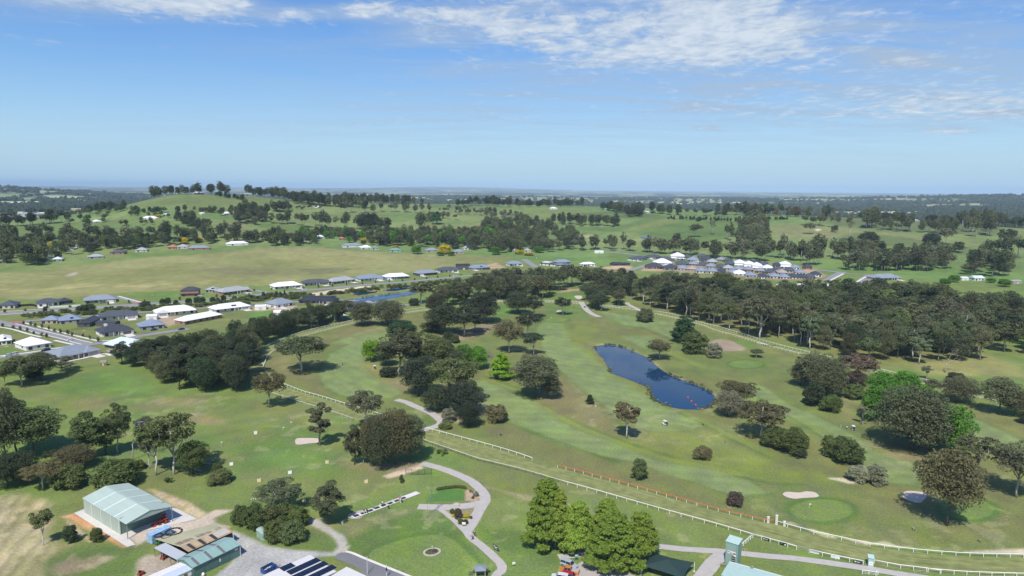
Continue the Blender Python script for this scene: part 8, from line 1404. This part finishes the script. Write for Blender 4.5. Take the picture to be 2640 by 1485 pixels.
def island():
    c = G('A2',1838,855); r_ = px2m('A2',66,c); t = thing('garden_bed', 'stone-ringed planted bed in the middle of the practice green', 'garden bed', c); b = MB(); ring = []
    for k in range(22): a = 2*math.pi*k/22; q = r_*(1+.12*math.sin(2*a+.6)); b.box((q*math.cos(a), q*math.sin(a), 0), (.62, .5, .24), a+1.57)
    part('stone_ring', b, mat('stone', (.50,.46,.38), .9, 0, .2, 1.2, .3), t); b = MB(); b.lathe((0, 0, 0), [(r_*.93, 0), (r_*.9, .16), (r_*.3, .3)], 18); part('soil', b, mat('mulch', (.12,.09,.075), .95, 0, .3, 2), t)
    for k, (u, v, tn) in enumerate(((-.4, .1, 'shrub'), (0, .2, 'olive'), (.3, -.1, 'shrub'), (.5, .2, 'red'), (-.1, -.3, 'silver'), (-.5, -.25, 'green'))): tree_at('tuft', (c[0]+u*r_, c[1]+v*r_), .7, .9, tn, 'small plant in the stone-ringed bed of the practice green', 'plant', 'plants in the stone ring', name='plant')
    b = MB(); b.tube([(0, .3*r_, .2), (0, .3*r_, 1.6)], .03, 5); b.box((0, .3*r_, 1.45), (.25, .04, .2)); part('stake', b, WHITE, t)
island()
def kiosk():
    p = G('E7',520,1445); t = thing('garden_shelter', 'little shelter with a grey hipped roof at the bottom edge beside the path', 'shelter', p, .1); b = MB(); hip(b, -1.5, -1.5, 1.5, 1.5, 2.3, .4); part('roof', b, roofm('slate'), t); [part('post', MB().box((x, y, 0), (.14, .14, 2.1)), paint((.5, .42, .32)), t) for x in (-1.2, 1.2) for y in (-1.2, 1.2)]; b = MB(); b.box((0, .6, .45), (2.0, .5, .1)); part('bench_seat', b, paint((.3, .2, .12)), t)
    for x, y, w, tn, kd in ((370,1430,70,'silver','tuft'),(440,1400,60,'shrub','dome2'),(600,1400,60,'shrub','dome2'),(655,1395,45,'dark','tuft'),(610,1445,50,'red','tuft'),(460,1370,30,'pale','tuft')): q = G('E7',x,y); tree_at(kd, q, px2m('E7',w*.8,q), px2m('E7',w,q), tn, 'garden bush around the little shelter at the bottom edge', 'shrub', 'bushes round the little shelter')
    q = G('E7',160,372); b = MB(); b.lathe((0, 0, 0), [(1.0, 0), (1.05, .45), (.9, .5)], 16); tag(b.build('stone_planter', mat('planter_stone', (.5,.45,.38), .9, 0, .2, 2), None, q), 'round stone planter on the branch path above the triangular garden', 'planter')
kiosk()
def hedge():
    pts = PG('A2',(1890,285),(1960,272),(2050,262),(2100,262),(2145,270)); q = resample(pts, 40); cl = [(p[0]-q[0][0], p[1]-q[0][1], .45+.1*rng.random(), .55, .5) for p in q]; v, col = leaves_np(cl, 5000, .22, rng); me = mesh_np('hedge', v, col, [M_LEAF]); t = tag(link('hedge', me, None, tuple(q[0])), 'low clipped dark hedge along the back of the small tee', 'hedge'); t.color = (*TINT['shrub'], 1)
hedge()
def rain_shelter():
    p = G('B1',1395,840); t = thing('rain_shelter', 'dark flat-roofed rain shelter beside the thin sparse gum', 'shelter', p, .3); z = px2m('B1',60,p)*.95; b = MB(); b.box((0, 0, z), (4.6, 3.0, .18)); part('roof', b, paint((.03, .03, .045), .35), t); b = MB(); b.box((.3, -.4, z+.18), (2.2, .35, .08)); part('roof_panel', b, WHITE, t); [part('post', MB().box((x, y, 0), (.15, .15, z)), STEEL, t) for x in (-2, 2) for y in (-1.2, 1.2)]; b = MB(); b.box((0, 1.3, 0), (4.2, .1, 1.9)); part('back_wall', b, M_DKIRON, t)
rain_shelter()
def wagon():
    p = G('B1',1035,220); t = thing('garden_hut', 'little brown hut on the lawn beside the dense grove', 'hut', p, .4); b = MB(); b.box((0, 0, 0), (3.0, 2.4, 1.9)); part('wall', b, paint((.22, .17, .14), .8), t); b = MB(); b.tube([(-1.6, 0, 1.75), (1.6, 0, 1.75)], 1.25, 12); part('roof', b, paint((.28, .25, .24), .7), t); b = MB(); b.box((-.2, -1.22, 0), (.8, .06, 1.6)); part('door', b, paint((.55, .5, .2)), t)
wagon()
for k, (x, y) in enumerate(((1848,490),(1880,522),(1918,556))):
    p = G('B3',x,y); b = MB(); b.ball((0, 0, -.3), (.5, .5, .55), n=10, m=6); tag(b.build('buoy', paint((.5, .10, .08), .4), None, (p[0], p[1], 0)), ['red buoy on the pond, farthest of three in a row', 'red buoy on the pond, middle of three in a row', 'red buoy on the pond, nearest of three in a row'][k], 'buoy')
# logs and timber by the gums
for k, (x, y, x2, y2) in enumerate(((2020,1200,2130,1210),(1250,1165,1310,1180),(1960,1270,2010,1275))):
    a, c = G('B1',x,y), G('B1',x2,y2); b = MB(); b.tube([(0, 0, .25), tuple((c-a)*.5+(0, 0, .3)), tuple(c-a+(0, 0, .2))], [.3, .26, .2], 7); tag(b.build('log', M_BARK, None, a), ['grey fallen log right of the dense bushy tree', 'pale fallen log at the foot of the dead tree', 'short grey log beside the dense bushy tree'][k], 'log')
for k, (x, y, r_) in enumerate(((1500,1215,.9),(1470,1210,.7),(1700,1350,.5))):
    p = G('B1',x,y); b = MB(); b.ball((0, 0, .1*r_), (r_, r_*.8, r_*.6), n=9, m=5); tag(b.build('rock', mat('rock_%d' % k, (.20,.18,.16), .95, 0, .3, 1.5, .5), None, p), ['large dark rock behind the multi-trunked gum', 'smaller dark rock beside the large one', 'small rock at the foot of the tall open gum'][k], 'rock')
def haze():
    m = bpy.data.materials.new('haze'); m.use_nodes = True; nt = m.node_tree; nt.nodes.clear()
    o = nt.nodes.new('ShaderNodeOutputMaterial'); v = nt.nodes.new('ShaderNodeVolumePrincipled'); nt.links.new(v.outputs[0], o.inputs['Volume'])
    v.inputs['Color'].default_value = (.58, .80, 1.0, 1); v.inputs['Density'].default_value = 4.2e-5; v.inputs['Anisotropy'].default_value = -.45
    b = MB(); zb = float(H.min())-1; b.box((0, 0, zb), (92000, 92000, 205-zb)); ob = b.build('haze', m); tag(ob, kind='stuff', cat='haze', label='pale blue haze of distant air over the whole plain')
haze()
